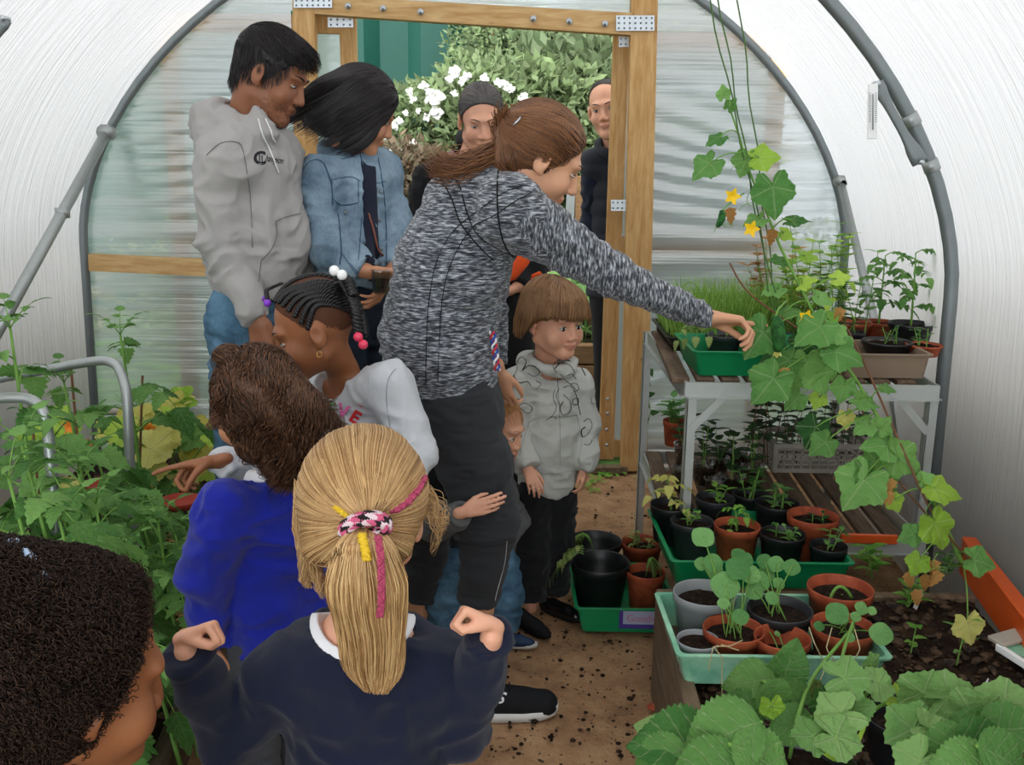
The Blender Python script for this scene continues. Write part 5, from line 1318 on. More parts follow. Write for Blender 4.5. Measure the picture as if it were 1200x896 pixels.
# white arched garden chair and stakes
ch = empty('garden_chair', P(690, 290, 6.0) * V3(1, 1, 0), 'cream garden chair with arched slatted back outside the doorway', 'chair')
def arch(x0, x1, yb, yt, Y, r, name):
    q = MB(); q.tube([P(x0 + (x1 - x0) * t, yb + (yt - yb) * math.sin(PI * t) ** .6, Y) for t in np.linspace(0, 1, 20)], r, 8); q.build(name, M['cream'], ch)
arch(684, 716, 330, 236, 6.0, .014, 'chair_back'); arch(688, 712, 330, 248, 6.02, .009, 'chair_back')
for x in (692, 697, 702, 707): q = MB(); q.beam(P(x, 330, 6.01), P(x, 250, 6.01), .014, .01, up=(0, 1, 0)); q.build('back_slat', M['cream'], ch)
for yy in (283, 291): q = MB(); q.beam(P(683, yy, 5.99), P(718, yy + 4, 5.99), .012, .018); q.build('seat_rail', M['cream'], ch)
zb = P(700, 330, 6.0)[2]
q = MB(); q.box((P(684, 330, 6)[0], 5.6, zb), (P(716, 330, 6)[0], 6.02, zb + .02)); q.build('seat', M['cream'], ch)
for x in (685, 715):
    for yy in (5.62, 6.0): q = MB(); c = P(x, 330, 6.0); q.beam((c[0], yy, 0), (c[0], yy, zb), .03, .03); q.build('leg', M['cream'], ch)
for x0_, y0_, x1_, y1_, w_, m_, lab in ((679, 206, 678, 330, .05, 'sleeper', 'short weathered wooden stake beside the cream chair'), (669, 225, 664, 330, .05, 'steel', 'grey metal post behind the pointing woman'), (652, 230, 648, 330, .025, 'white', 'thin white post below the face of the pointing woman'), (643, 236, 640, 330, .02, 'white', 'thinner white post left of its neighbour outside'), (706, 258, 709, 330, .05, 'sleeper', 'leaning wooden board against the cream chair')):
    a = P(x0_, y0_, 5.9); b = P(x1_, y1_, 5.9); b = a + (b - a) * (a[2] / (a[2] - b[2])); q = MB(); q.beam(b, a, w_, w_ * .7, up=(0, 1, 0), bev=.003); tag(q.build('garden_post', M[m_]), lab, 'post')
# unseen hedges added along both sides to grey the lower film
for sx, lab in ((-1, 'added hedge outside the left wall that shades the lower film'), (1, 'added hedge outside the right wall that shades the lower film')):
    e, _ = bush((xc(1.0) + sx * 2.38, 1.0, .45), (.5, 4.4, .72), 14000, .13, .7, M['lf_side'], lab, 'shade_hedge', 20 + sx, .45, .09)
# behind the end wall, right and left
bush((1.9, 7.2, .4), (1.1, .5, .6), 5000, .06, .5, M['lf_hedge'], 'shrub behind the polythene right of the door', 'tall_shrub', 31)
bush((-1.9, 7.2, .4), (1.1, .5, .6), 5000, .06, .5, M['lf_hedge2'], 'shrub behind the polythene left of the door', 'bright_shrub', 32)
# soft daylight comes from the world alone
# ------------------------------------------------------------------ people : tools
SKN = dict(
    pale=skin('fair_skin', 'd9a184', 'b0655a'), fair=skin('light_skin', 'cf9a78', 'a85f52'), tan=skin('olive_skin', 'bd8563', '94503f'),
    brown=skin('brown_skin', '8d5b40', '6f3a2c'), deep=skin('deep_brown_skin', '8f5a39', '6a3428'), dark=skin('dark_brown_skin', '6f4226', '4a2a1c'))
HM = dict(
    black=hairm('black_hair', '0d0b0c', '2b2423'), darkbrown=hairm('dark_brown_hair', '19110d', '4a3328'), brown=hairm('curly_brown_hair', '23150d', '6f4a30'),
    auburn=hairm('auburn_hair', '3f2417', '96653f'), blonde=hairm('blonde_hair', '8f6336', 'dcb983', .5), lightbrown=hairm('light_brown_hair', '5a3a22', 'a97f55'),
    grey=hairm('greying_dark_hair', '3a3736', '8a8480'), afro=hairm('coiled_black_hair', '0f0b09', '3d2b20', .6, .2), toddler=hairm('sandy_hair', 'a9743f', 'd9ab70'))
EYEW = solid('eye_white', 'd8d2cc', .25); EYED = solid('eye_iris', '1b120d', .15, .6)

class Head:
    def __init__(s, c, fwd, up, H=.235, ch=0.0):
        s.c = np.array(c, float); f = nrm(fwd); r = nrm(np.cross(f, up)); u = np.cross(r, f)
        s.R = np.stack([r, f, u]); s.s = H / .235; s.ch = ch
    def w(s, x, y, z): return s.c + s.s * (V3(x, y, z) @ s.R)
    def d(s, x, y, z): return V3(x, y, z) @ s.R
    def loc(s, p): return ((p - s.c) @ s.R.T) / s.s
    def el(s, S, c, r, k=.01, m='u', R=None):
        RR = s.R if R is None else R @ s.R
        S.ell(s.w(*c), np.array(r) * s.s, RR, k * s.s, m)
    def cp(s, S, a, b, ra, rb=None, k=.01, m='u', sq=None):
        S.cap(s.w(*a), s.w(*b), ra * s.s, (ra if rb is None else rb) * s.s, k * s.s, m, None if sq is None else (s.d(*sq[0]), sq[1]))

def sculpt_head(S, h, nose=1.0, full=0.0):
    c = h.ch; L = lambda a, b: a + (b - a) * c
    h.el(S, (0, -.014, .028), (L(.074, .079), L(.094, .095), L(.087, .088)), .02)
    h.el(S, (0, .028, L(-.035, -.03)), (L(.058, .063) + full, L(.062, .06), L(.083, .072)), .02)
    h.el(S, (0, .065, L(-.098, -.085)), (.024, .019, .018), .02)
    for sx in (-1, 1):
        h.cp(S, (sx * L(.05, .052), .0, L(-.062, -.055)), (sx * .012, .07, L(-.1, -.088)), .019, .016, .02)
        h.el(S, (sx * L(.038, .041), .06, L(-.035, -.04)), (L(.024, .028), .024, L(.026, .03)), .018)
        h.el(S, (sx * .031, .1, L(.0, -.006)), (.018, .016, .011), .012, 's')
        # ear : shell, hollow, lobe
        a = math.radians(14); Re = np.array([[math.cos(a) , sx * -math.sin(a), 0], [sx * math.sin(a), math.cos(a), 0], [0, 0, 1]])
        h.el(S, (sx * .079, -.006, -.008), (.0085, .019, .031), .004, 'u', Re)
        h.el(S, (sx * .09, -.002, -.003), (.009, .011, .018), .004, 's')
        h.el(S, (sx * .076, .004, -.033), (.006, .008, .009), .005)
    h.el(S, (0, .075, L(.022, .02)), (.05, .018, .013), .015)
    n = L(1.0, .72) * nose
    h.cp(S, (0, .088, .004), (0, .087 + .0155 * n, -.033), .0065, .0098 * (n * .4 + .6), .009)
    for sx in (-1, 1): h.el(S, (sx * .011, .088 + .005 * n, -.037), (.0085, .0105, .0075), .006)
    zl = L(-.064, -.06)
    h.el(S, (0, .089, zl + .004), (.023, .009, .0058), .007)
    h.el(S, (0, .0875, zl - .006), (.0185, .009, .006), .007)
    h.el(S, (0, .102, zl - .001), (.024, .006, .0018), .003, 's')

def head_tint(h):
    L = lambda a, b: a + (b - a) * h.ch
    zl = L(-.064, -.06)
    def f(V):
        q = h.loc(V)
        e = (q[:, 0] / .025) ** 2 + ((q[:, 2] - zl + .001) / .0095) ** 2
        t = .62 * np.clip(1.3 - e, 0, 1) * (q[:, 1] > .07)
        ck = np.clip(1 - (((np.abs(q[:, 0]) - .04) / .025) ** 2 + ((q[:, 2] + .035) / .03) ** 2), 0, 1) * (q[:, 1] > .03) * .22
        ns = np.clip(1 - ((q[:, 0] / .015) ** 2 + ((q[:, 2] + .035) / .014) ** 2), 0, 1) * (q[:, 1] > .09) * .2
        v = np.maximum.reduce([t, ck, ns])
        return np.stack([v, v, v], 1)
    return f

def face_bits(root, h, browm, open_=.5, look=(0, 0), brow=1.0):
    """almond eyes with iris, lash line and eyebrows"""
    L = lambda a, b: a + (b - a) * h.ch
    ez = L(0, -.006)
    for sx in (-1, 1):
        q = MB(); v = []
        cx = sx * .031
        R = h.R
        oz = .0075 * open_ + .0008
        pr = [(.0135 * math.sin(PI * i / 10) + 1e-5, -.0135 * math.cos(PI * i / 10)) for i in range(11)]
        m = np.array([[0, 0, 1.], [1, 0, 0], [0, 1, 0]])
        mm = MB()
        mm.lathe(pr, (0, 0, 0), 14)
        vv = np.concatenate(mm.v); vv = vv * np.array([1, .55, oz / .0135])
        W = h.w(cx, .0775 + .001, ez - .001 * (1 - open_)) + h.s * (vv @ R)
        q.add(W, mm.f)
        e = q.build('eye', EYEW, root)
        q = MB(); mm = MB(); mm.lathe([(r_, z_) for r_, z_ in pr], (0, 0, 0), 12); vv = np.concatenate(mm.v) * np.array([.5, .3, min(.5, oz / .0135 * .95)])
        W = h.w(cx + look[0] * .004, .0828, ez + look[1] * .003 * open_ - .001) + h.s * (vv @ R); q.add(W, mm.f); q.build('iris', EYED, e)
        q = MB()
        q.tube([h.w(cx + t * .0145, .0856 - abs(t) ** 2 * .008, ez + oz * (1 - t * t) + .0008 - .001) for t in np.linspace(-1, 1, 9)], [h.s * w_ for w_ in (.0006, .0012, .0014, .0016, .0016, .0016, .0014, .0012, .0006)], 5)
        q.build('eyelash', EYED, e)
        if brow > 0:
            q = MB()
            q.tube([h.w(sx * (.012 + t * .036), .0945 - t * t * .013 - t * .006, L(.022, .02) + .006 * math.sin(t * 2.6)) for t in np.linspace(0, 1, 8)], [h.s * brow * w_ for w_ in (.0016, .0026, .003, .003, .0028, .0024, .0018, .0008)], 6, flat=.6)
            q.build('eyebrow', browm, root)

def hand(S, w, fd, pn, side, L=.185, curls=((25, 35, 20),) * 4, thumb=(35, 20), spread=4, thumb_in=0.0):
    """palm, four unequal fingers and a thumb. side=+1 puts the thumb towards cross(fd,pn)"""
    fd = nrm(fd); pn = nrm(np.asarray(pn, float) - fd * np.dot(pn, fd)); t = np.cross(fd, pn) * side
    k = L / .185; w = np.array(w, float)
    S.cap(w - fd * (.03 if curls[0][0] < 60 else .0) * k, w + fd * .012 * k, .0265 * k, .026 * k, .012 * k, 'u', (pn, .72))
    off = [.030, .0105, -.010, -.029]; lens = [(.042, .026, .022), (.047, .03, .023), (.043, .028, .022), (.034, .021, .019)]; rad = [.0088, .009, .0086, .0076]; rad = [q * (1.0 + max(0, (.15 - L)) * 2.6) for q in rad]
    pl = [.088, .092, .087, .079]
    S.cap(w + fd * .02 * k + t * .012 * k, w + fd * .07 * k + t * .016 * k, .021 * k, .017 * k, .012 * k, 'u', (pn, .7))
    S.cap(w + fd * .02 * k - t * .012 * k, w + fd * .066 * k - t * .018 * k, .021 * k, .016 * k, .012 * k, 'u', (pn, .7))
    segs = {}
    for i in range(4):
        a = w + (fd * .02 + t * off[i] * .55) * k; b = w + (fd * pl[i] + t * off[i]) * k
        S.cap(a, b, .0115 * k, rad[i] * 1.13 * k, .008 * k)
        th = 0; p = b; sp = math.radians(spread * (1.5 - i))
        for j in range(3):
            th += math.radians(curls[i][j])
            d = math.cos(th) * (fd * math.cos(sp) + t * math.sin(sp)) + math.sin(th) * pn
            q = p + d * lens[i][j] * k
            segs[(i, j)] = (p.copy(), q.copy(), rad[i] * k)
            S.cap(p, q, rad[i] * (1 - .08 * j) * k, rad[i] * (.93 - .1 * j) * k, .0022 * k); p = q
    if thumb_in >= .55 and curls[0][0] > 60:
        a = w + (fd * .03 + t * .02 + pn * .012) * k; b = a + nrm(fd * .75 + pn * .55 + t * .25) * .034 * k; S.cap(a, b, .0165 * k, .0135 * k, .01 * k)
        c = b + nrm(fd * .7 + pn * .35 - t * .35) * .03 * k; S.cap(b, c, .0125 * k, .0115 * k, .003 * k); e = c + nrm(fd * .2 + pn * .1 - t * .9) * .022 * k; S.cap(c, e, .0112 * k, .009 * k, .003 * k); segs['thumb'] = [b, c, e]; return segs
    a = w + (fd * .018 + t * .022 + pn * .006) * k
    th1 = math.radians(thumb[0]); d1 = nrm(fd * math.cos(th1) + t * math.sin(th1) + pn * (.25 + thumb_in))
    b = a + d1 * .042 * k; S.cap(a, b, .015 * k, .0115 * k, .01 * k)
    th2 = th1 - math.radians(thumb[1]); d2 = nrm(fd * math.cos(th2) + t * math.sin(th2) + pn * (.3 + thumb_in * 1.6))
    c = b + d2 * .034 * k; S.cap(b, c, .0105 * k, .0098 * k, .003 * k)
    d3 = nrm(d2 - t * .25 + pn * thumb_in * .4); e = c + d3 * .026 * k; S.cap(c, e, .0096 * k, .0075 * k, .003 * k)
    segs['thumb'] = [b, c, e]; return segs

def body_core(S, J, s, fr, neck=.05, tor=1.0):
    r = lambda x: x * s * tor
    S.cap(J['C'], J['W'], r(.125), r(.105), .03 * s, 'u', (fr, .66))
    S.cap(J['W'], J['P'], r(.105), r(.13), .03 * s, 'u', (fr, .7))
    r = lambda x: x * s
    S.cap(J['SL'], J['SR'], r(.04) * tor, r(.04) * tor, .04 * s * tor)
    S.cap(J['N'] - (J['N'] - J['C']) * .12, J['N'], r(neck * 1.25), r(neck), .03 * s)
    for a in 'LR':
        S.cap(J['S' + a], J['E' + a], r(.042), r(.034), .025 * s)
        S.cap(J['E' + a], J['W' + a], r(.034), r(.0235), .012 * s)
        if 'H' + a in J:
            S.cap(J['H' + a], J['K' + a], r(.075), r(.048), .03 * s); S.cap(J['K' + a], J['A' + a], r(.046), r(.03), .012 * s)
            S.cap(J['A' + a], J['A' + a] + V3(0, 0, -.05 * s), r(.03), r(.03), .01)
def sleeve(S, sh, el, wr, r0, r1, r2, k=.03, cut=True, puff=0):
    S.cap(sh, el, r0, r1, k); S.cap(el, wr, r1, r2, k * .6, flat1=cut)
def torso_cloth(S, J, s, fr, g, hem, rc=.15, rw=.14, rh=.15, dep=.72, k=.03):
    S.cap(J['C'], J['W'], rc * s + g, rw * s + g, k, 'u', (fr, dep)); S.cap(J['W'], hem, rw * s + g, rh * s + g, k, 'u', (fr, dep + .04), flat1=True)
    S.cap(J['SL'], J['SR'], .055 * s + g, .055 * s + g, k * 1.6)
def shoe(root, heel, d, L, upmat, solemat, h=.07, name='shoe', laces=None, w=.042, z0=None):
    heel = np.array(heel, float); d = nrm([d[0], d[1], 0]); z0 = heel[2] if z0 is None else z0; u = V3(0, 0, 1); k = L / .27
    r = nrm(np.cross(d, u))
    S = SDF(); a = heel + d * .035 * k; b = heel + d * (L - .04 * k)
    S.cap(a + u * .035 * k, b + u * .026 * k, w * .86 * k, w * .92 * k, .02)
    S.cap(a + u * .03 * k, a + u * (h + .02) * k, w * .85 * k, w * .82 * k, .02)
    S.cap(a + u * h * .9 * k, heel + d * L * .62 + u * .04 * k, w * .6 * k, w * .7 * k, .03)
    S.cap(a + u * (h + .01) * k, a + u * (h + .08) * k, w * .6 * k, w * .6 * k, .006, 's')
    S.plane(heel + u * .012 * k, -u)
    S.plane(heel + u * (h + .025) * k, u)
    o = sculpt(S, .0045, name, upmat, root)
    q = MB(); n = 36; pr = []
    for i in range(n):
        t = 2 * PI * i / n; x = math.cos(t); y = math.sin(t)
        wid = w * (1.0 + .12 * x) * k * (1 - .0 * x)
        pr.append(heel + d * (L / 2 + L / 2 * np.sign(x) * abs(x) ** .8 * 1.02) + r * wid * np.sign(y) * abs(y) ** .75)
    pr = np.array(pr); 
    lo = pr.copy(); lo[:, 2] = z0 ; hi = pr.copy(); hi[:, 2] = z0 + .024 * k; mid = (hi - pr.mean(0)) * .93 + pr.mean(0); mid[:, 2] = z0 + .026 * k
    # slight toe spring
    for A in (lo, hi, mid):
        t = ((A - heel) @ d) / L; A[:, 2] += np.maximum(0, t - .8) * .05 * k
    vs = np.concatenate([lo, hi, mid])
    fs = [(i, (i + 1) % n, n + (i + 1) % n, n + i) for i in range(n)] + [(n + i, n + (i + 1) % n, 2 * n + (i + 1) % n, 2 * n + i) for i in range(n)] + [tuple(range(n))[::-1], tuple(range(2 * n, 3 * n))]
    q.add(vs, fs); q.build('sole', solemat, o)
    if laces is not None:
        q = MB()
        for i in range(5):
            c = heel + d * (L * (.42 + .075 * i)) + u * (.098 - .011 * i) * k * (h / .07 * .5 + .4)
            q.tube([c - r * .02 * k - u * .006, c + u * .003, c + r * .02 * k - u * .006], .0025 * k, 5)
        q.build('laces', laces, o)
    return o
class Hit:
    """finds where a sight line meets finished meshes, to lay seams, prints and pockets on them"""
    def __init__(s, *objs):
        vs = []; fs = []; n = 0
        for o in objs:
            off = Vector((0, 0, 0)); q = o
            while q is not None: off += Vector(q.location); q = q.parent
            me = o.data; V = np.zeros(len(me.vertices) * 3, np.float32); me.vertices.foreach_get('co', V)
            V = V.reshape(-1, 3) + np.array(off); vs.append(V)
            fs += [[i + n for i in p.vertices] for p in me.polygons]; n += len(V)
        s.t = BVHTree.FromPolygons(np.concatenate(vs).tolist(), fs)
    def __call__(s, px, py, off=.001):
        d = ray(px, py).normalized(); h = s.t.ray_cast(CAMPOS, d)
        if h[0] is None: return None
        n = h[1] if h[1].dot(d) < 0 else -h[1]
        return np.array(h[0] + n * off)
    def line(s, pts, n=24, off=.001):
        """smooth px polyline -> points on the surface"""
        pts = np.array(pts, float); t = np.linspace(0, len(pts) - 1, n); out = []
        for x in t:
            i = min(int(x), len(pts) - 2); f = x - i
            p0, p1, p2, p3 = pts[max(i - 1, 0)], pts[i], pts[i + 1], pts[min(i + 2, len(pts) - 1)]
            q = .5 * ((2 * p1) + (-p0 + p2) * f + (2 * p0 - 5 * p1 + 4 * p2 - p3) * f * f + (-p0 + 3 * p1 - 3 * p2 + p3) * f ** 3)
            h = s(q[0], q[1], off)
            if h is not None: out.append(h)
        return out
def seam(hit, lines, r, name, mat, parent, off=.001, n=24, flat=.5):
    q = MB()
    for l in lines:
        p = hit.line(l, n, off)
        if len(p) > 2:
            p = [p[0]] + [b for a, b in zip(p, p[1:]) if np.linalg.norm(b - a) < .06]
            if len(p) > 2: q.tube(p, r, 5, flat=flat)
    return q.build(name, mat, parent) if q.n else None
def patch(hit, poly, name, mat, parent, th=.003, inset=0, n=10):
    """a pocket or panel : px quad (4 corners) pressed on the surface"""
    a, b, c, d = [np.array(p, float) for p in poly]; q = MB(); vs = []; ok = True
    for i in range(n + 1):
        for j in range(n + 1):
            u, v = i / n, j / n; p = (a * (1 - u) + b * u) * (1 - v) + (d * (1 - u) + c * u) * v
            e = min(u, 1 - u, v, 1 - v); h = hit(p[0], p[1], th if e > 0 else -.002)
            if h is None: h = vs[-1] if vs else None
            if h is None: return None
            vs.append(h)
    q.add(vs, [(i * (n + 1) + j, (i + 1) * (n + 1) + j, (i + 1) * (n + 1) + j + 1, i * (n + 1) + j + 1) for i in range(n) for j in range(n)])
    return q.build(name, mat, parent)
def lettering(hit, txt, cx, cy, size, ang, name, mat, parent, shear=0, bold=0, off=.0015, squash=1.0):
    cu = bpy.data.curves.new('lettering', 'FONT'); cu.body = txt; cu.size = 1; cu.align_x = 'CENTER'; cu.align_y = 'CENTER'; cu.shear = shear; cu.offset = bold; cu.resolution_u = 3
    ob = bpy.data.objects.new('lettering_tmp', cu); COL.objects.link(ob)
    dg = bpy.context.evaluated_depsgraph_get(); me = bpy.data.meshes.new_from_object(ob.evaluated_get(dg))
    bpy.data.objects.remove(ob); ca, sa = math.cos(ang), math.sin(ang)
    bad = False
    for v in me.vertices:
        x, y = v.co.x * size * squash, -v.co.y * size
        h = hit(cx + x * ca - y * sa, cy + x * sa + y * ca, off)
        if h is None: bad = True; break
        v.co = Vector(h)
    if bad: print('lettering missed', txt); return None
    me.materials.clear()
    return link(name, me, mat, parent)


def halt(st, cond):
    """strands stop where cond(points) first holds"""
    S_, N, _ = st.shape; c = cond(st.reshape(-1, 3)).reshape(S_, N); c[:, 0] = False; c = np.maximum.accumulate(c, axis=1)
    first = np.where(c.any(1), c.argmax(1), N - 1); idx = np.minimum(np.arange(N)[None], np.maximum(first, 1)[:, None]); out = st[np.arange(S_)[:, None], idx].copy()
    return out + np.arange(N)[None, :, None] * np.array([0, 0, -1e-6])
# ------------------------------------------------------------------ people : each person
def hairvol(h, c=(0, -.018, .034), r=(.084, .106, .094), hl=.0, low=-.06, extra=None, tilt=(.85, -.53)):
    S = SDF(); h.el(S, c, r, .02)
    if extra: extra(S)
    S.plane(h.w(0, .066 + hl, .078), h.d(0, *tilt))
    if low is not None: S.plane(h.w(0, 0, low), h.d(0, -.15, -1))
    return S
def flow(h, target=None, vec=None, wave=0, wf=40):
    def f(p, t):
        d = (h.w(*target) - p) if target is not None else np.repeat(h.d(*vec)[None], len(p), 0)
        d = d / (np.linalg.norm(d, axis=1, keepdims=True) + 1e-6)
        if wave: d = d + wave * np.stack([vnoise(p * wf + 5), vnoise(p * wf + 50), vnoise(p * wf + 90)], 1)
        return d
    return f
def curl(pts, amp, turns, phase=None, grow_=True):
    S_, N, _ = pts.shape
    T = np.gradient(pts, axis=1); T /= (np.linalg.norm(T, axis=2, keepdims=True) + 1e-9)
    ref = np.array([.31, .52, .79]); u = np.cross(T, ref); u /= (np.linalg.norm(u, axis=2, keepdims=True) + 1e-9); w = np.cross(T, u)
    ph = rng.random((S_, 1)) * 6.28 if phase is None else phase
    t = np.linspace(0, 1, N)[None, :]
    a = ph + turns * 6.28 * t * (1 + .3 * rng.random((S_, 1)))
    A = amp * (np.minimum(1, t * 3) if grow_ else 1) * np.ones((S_, 1))
    return pts + A[..., None] * (np.cos(a)[..., None] * u + np.sin(a)[..., None] * w)
def limb(*p): return [np.array(x, float) for x in p]
FAB = dict(
    melange=melange(), sleeve=melange_arm(), charcoal=fabric('charcoal_leggings', '2b2d30', .2, 500), seam=solid('black_seam', '0e0f11', .9),
    hoodie=fabric('grey_marl_hoodie', 'a3a09d', .08, 380, mottling=.12), denim=denim('light_denim', '566b7d', '8fa5b3'), jeans=denim('blue_jeans', '2f4b60', '5f839b'),
    darkjean=denim('navy_denim', '101820', '1f2c3a'), black=fabric('black_cloth', '111214', .2), navytop=fabric('navy_top', '151b2c', .2),
    padded=fabric('dark_padded_cloth', '23262d', .2), boy=fabric('pale_grey_hoodie', 'b9bab4', .07, 400, mottling=.08), tee=fabric('white_jersey', 'b9bcbf', .06, 400),
    royal=fabric('royal_blue_knit', '0c1c8c', .3, 420, sheen=.15), collar=fabric('white_collar', 'e2e2e4', .04, 500, sheen=0), grey=fabric('school_grey_cloth', '3a3c40', .12),
    navy=fabric('navy_jumper_knit', '0f152b', .2, 430, sheen=.1), todgrey=fabric('grey_toddler_top', '5b5c5c', .15), blackshoe=plain('black_shoe_mesh', '17181a', .8, .2, .2, 60, .4, 500),
    shiny=plain('polished_black_shoe', '0c0c0e', .25, .6), sole=plain('white_sole', 'cdccc7', .6, .3), darksole=plain('black_sole', '151515', .7, .2), blueshoe=plain('blue_trainer', '1d3350', .6, .3, .3, 40),
    lace=solid('dark_lace', '0b0b0c', .8), lilac=fabric('lilac_trim', 'c79bb8', .1), orange=fabric('orange_cloth', 'd9501f', .12), string=solid('hood_string', 'd5d5d5', .8), gold=metal('gold_ring', 'd9a860', .3, .9),
    cord=solid('blue_cord', '2b4a9a', .7), redc=solid('red_cord', 'b8343c', .7))

def main_woman():
    root = empty('person', (-.08, 2.42, 0), 'woman with brown ponytail and heather grey top leaning over and pointing at the cucumber', 'person')
    h = Head(P(636, 184, 2.43), (.86, .1, -.5), (.5, 0, .86), .238)
    J = dict(N=P(588, 216, 2.45), C=P(545, 275, 2.45), W=P(514, 395, 2.45), P=P(527, 460, 2.45), SR=P(598, 246, 2.33), SL=P(592, 225, 2.6),
             ER=P(716, 322, 2.42), WR=P(828, 372, 2.55), EL=P(572, 335, 2.7), WL=P(580, 428, 2.64),
             HR=P(535, 465, 2.40), KR=P(573, 612, 2.36), AR=P(555, 790, 2.37), HL=P(512, 465, 2.56), KL=P(503, 610, 2.62), AL=P(488, 742, 2.66))
    fr = nrm((.9, .36, -.15)); s = 1.0
    S = SDF(); sculpt_head(S, h, 1.15)
    S.cap(J['N'], h.w(0, -.03, -.05), .052, .054, .03); body_core(S, J, s, fr, tor=.8)
    sg = hand(S, P(832, 372, 2.555), (1, .12, -.12), (-.1, -.35, -1), 1, .178, ((-4, 3, 4), (38, 62, 30), (45, 66, 35), (50, 60, 40)), (6, 4), 3, .1)
    hand(S, P(584, 436, 2.63), (.22, .2, -1), (.3, .8, 0), 1, .15, ((25, 40, 25),) * 4)
    body = sculpt(S, .0042, 'body', SKN['fair'], root, tint=head_tint(h), smooth=1)
    face_bits(root, h, HM['darkbrown'], .25, (0, -.6))
    # ring
    pa, pb, rr_ = sg[(1, 0)]; c_ = pa + (pb - pa) * .6; ax = nrm(pb - pa); u_ = nrm(np.cross(ax, V3(0, 1, 0))); w_ = np.cross(ax, u_)
    q = MB(); q.tube([c_ + (rr_ * 1.02) * (math.cos(a) * u_ + math.sin(a) * w_) for a in np.linspace(0, 6.28, 18)], .0016, 6); q.build('ring', FAB['gold'], root)
    # top
    T = SDF()
    T.cap(P(550, 246, 2.47), P(530, 310, 2.45), .115, .142, .03, 'u', (fr, .98)); T.cap(P(530, 310, 2.45), P(514, 395, 2.45), .142, .143, .03, 'u', (fr, .98))
    T.cap(P(514, 395, 2.45), P(520, 452, 2.45), .143, .142, .03, flat1=True)
    T.cap(J['SR'], J['SL'], .07, .066, .05); T.cap(P(560, 235, 2.48), J['N'] - V3(.0, 0, .01), .1, .07, .04)
    T.cap(J['SR'], P(640, 278, 2.37), .078, .068, .04)
    sleeve(T, J['SL'], J['EL'], J['WL'], .065, .05, .038)
    T.cap(J['N'] - V3(.02, 0, .02), h.w(0, -.01, -.06) + V3(.03, 0, .03), .064, .064, .008, 's')
    top = sculpt(T, .0055, 'sports_top', FAB['melange'], root, folds(.0045, (6, 6, 26), .001, 1), smooth=2)
    A = SDF(); sleeve(A, P(606, 252, 2.34), J['ER'], J['WR'], .078, .052, .033, .03)
    for t in (.0, .05, .1): A.torus(J['WR'] + (J['ER'] - J['WR']) * (t + .02), J['WR'] - J['ER'], .031 + t * .03, .004, .006)
    arm = sculpt(A, .0045, 'sleeve', FAB['sleeve'], root, folds(.0035, (26, 14, 14), .001, 2), smooth=1)
    hit = Hit(top, arm)
    seam(hit, [[(499, 395 + 55), (500, 395), (503, 350), (512, 305), (530, 272), (560, 247), (590, 226), (612, 218)],
               [(513, 395 + 52), (515, 395), (519, 345), (530, 305), (552, 268), (580, 252), (600, 238), (622, 226)],
               [(516, 205), (536, 213), (547, 248), (560, 275), (585, 292), (603, 300)], [(500, 215), (519, 216), (530, 235), (540, 262), (562, 290), (578, 305)],
               [(584, 200), (583, 230), (585, 262), (592, 288), (604, 303)]], .0022, 'seam', FAB['seam'], top, .0012)
    # leggings
    L = SDF(); L.cap(P(520, 440, 2.45), P(530, 475, 2.45), .132, .13, .03)
    L.cap(P(533, 480, 2.41), P(557, 545, 2.39), .105, .093, .04); L.cap(P(557, 545, 2.39), J['KR'], .093, .077, .02); L.cap(J['KR'], P(560, 705, 2.35), .072, .052, .02, flat1=True)
    L.cap(P(512, 480, 2.55), J['KL'], .1, .07, .03); L.cap(J['KL'], P(494, 700, 2.63), .07, .052, .02, flat1=True)
    leg = sculpt(L, .0055, 'leggings', FAB['charcoal'], root, folds(.003, (10, 10, 30), .0008, 3), smooth=2)
    seam(Hit(leg), [[(594, 634), (591, 660), (583, 690), (580, 703)]], .0014, 'seam', FAB['string'], leg)
    seam(Hit(leg), [[(541, 636), (570, 640), (602, 634)]], .0012, 'seam', FAB['seam'], leg)
    hl = G(541, 838); d = G(648, 834) - hl
    sh = shoe(root, hl, d, .255, FAB['blackshoe'], FAB['sole'], .092, laces=FAB['lace'], w=.046)
    lettering(Hit(sh), 'S', 586, 818, 18, .1, 'logo', FAB['collar'], sh, .35, .02)
    shoe(root, G(480, 770), V3(1, .1, 0), .25, FAB['blackshoe'], FAB['sole'], .075)
    # hair
    H = hairvol(h, (0, -.02, .03), (.086, .106, .094), .012, None, lambda S: (h.cp(S, (0, -.06, -.01), (0, -.1, .01), .06, .035), h.el(S, (0, -.06, -.04), (.06, .05, .04), .02)), (.86, -.5))
    hv = sculpt(H, .004, 'hair', HM['auburn'], root, lambda V: .003 * vnoise(V * 60))
    Vv, _ = H.mesh(.006); base = (0, -.118, .03); bw = h.w(*base)
    R0 = pick_roots(Vv, 3200); st = grow(H, R0, flow(h, base, wave=.25, wf=25), 14, .0115, .003)
    dd = np.linalg.norm(st - bw, axis=2)
    strands_mesh('hair_strands', halt(st, lambda p: np.linalg.norm(p - bw, axis=1) < .02), .0011, HM['auburn'], hv)
    # pony tail sweeping back over the shoulders, with loose wavy ends
    n = 1100; r0 = bw + rng.normal(size=(n, 3)) * .014; path = np.array([P(590, 172, 2.43), P(566, 187, 2.42), P(540, 198, 2.41), P(520, 199, 2.41), P(509, 190, 2.41)])
    tt = np.linspace(0, 1, 16); pk = []
    for t in tt:
        x = t * 3.999; i = int(x); pk.append(path[i] * (1 - x + i) + path[min(i + 1, 4)] * (x - i))
    pk = np.array(pk); sp = rng.normal(size=(n, 1, 3)) * (.012 + .012 * tt[None, :, None]) * V3(.6, 1, .75)
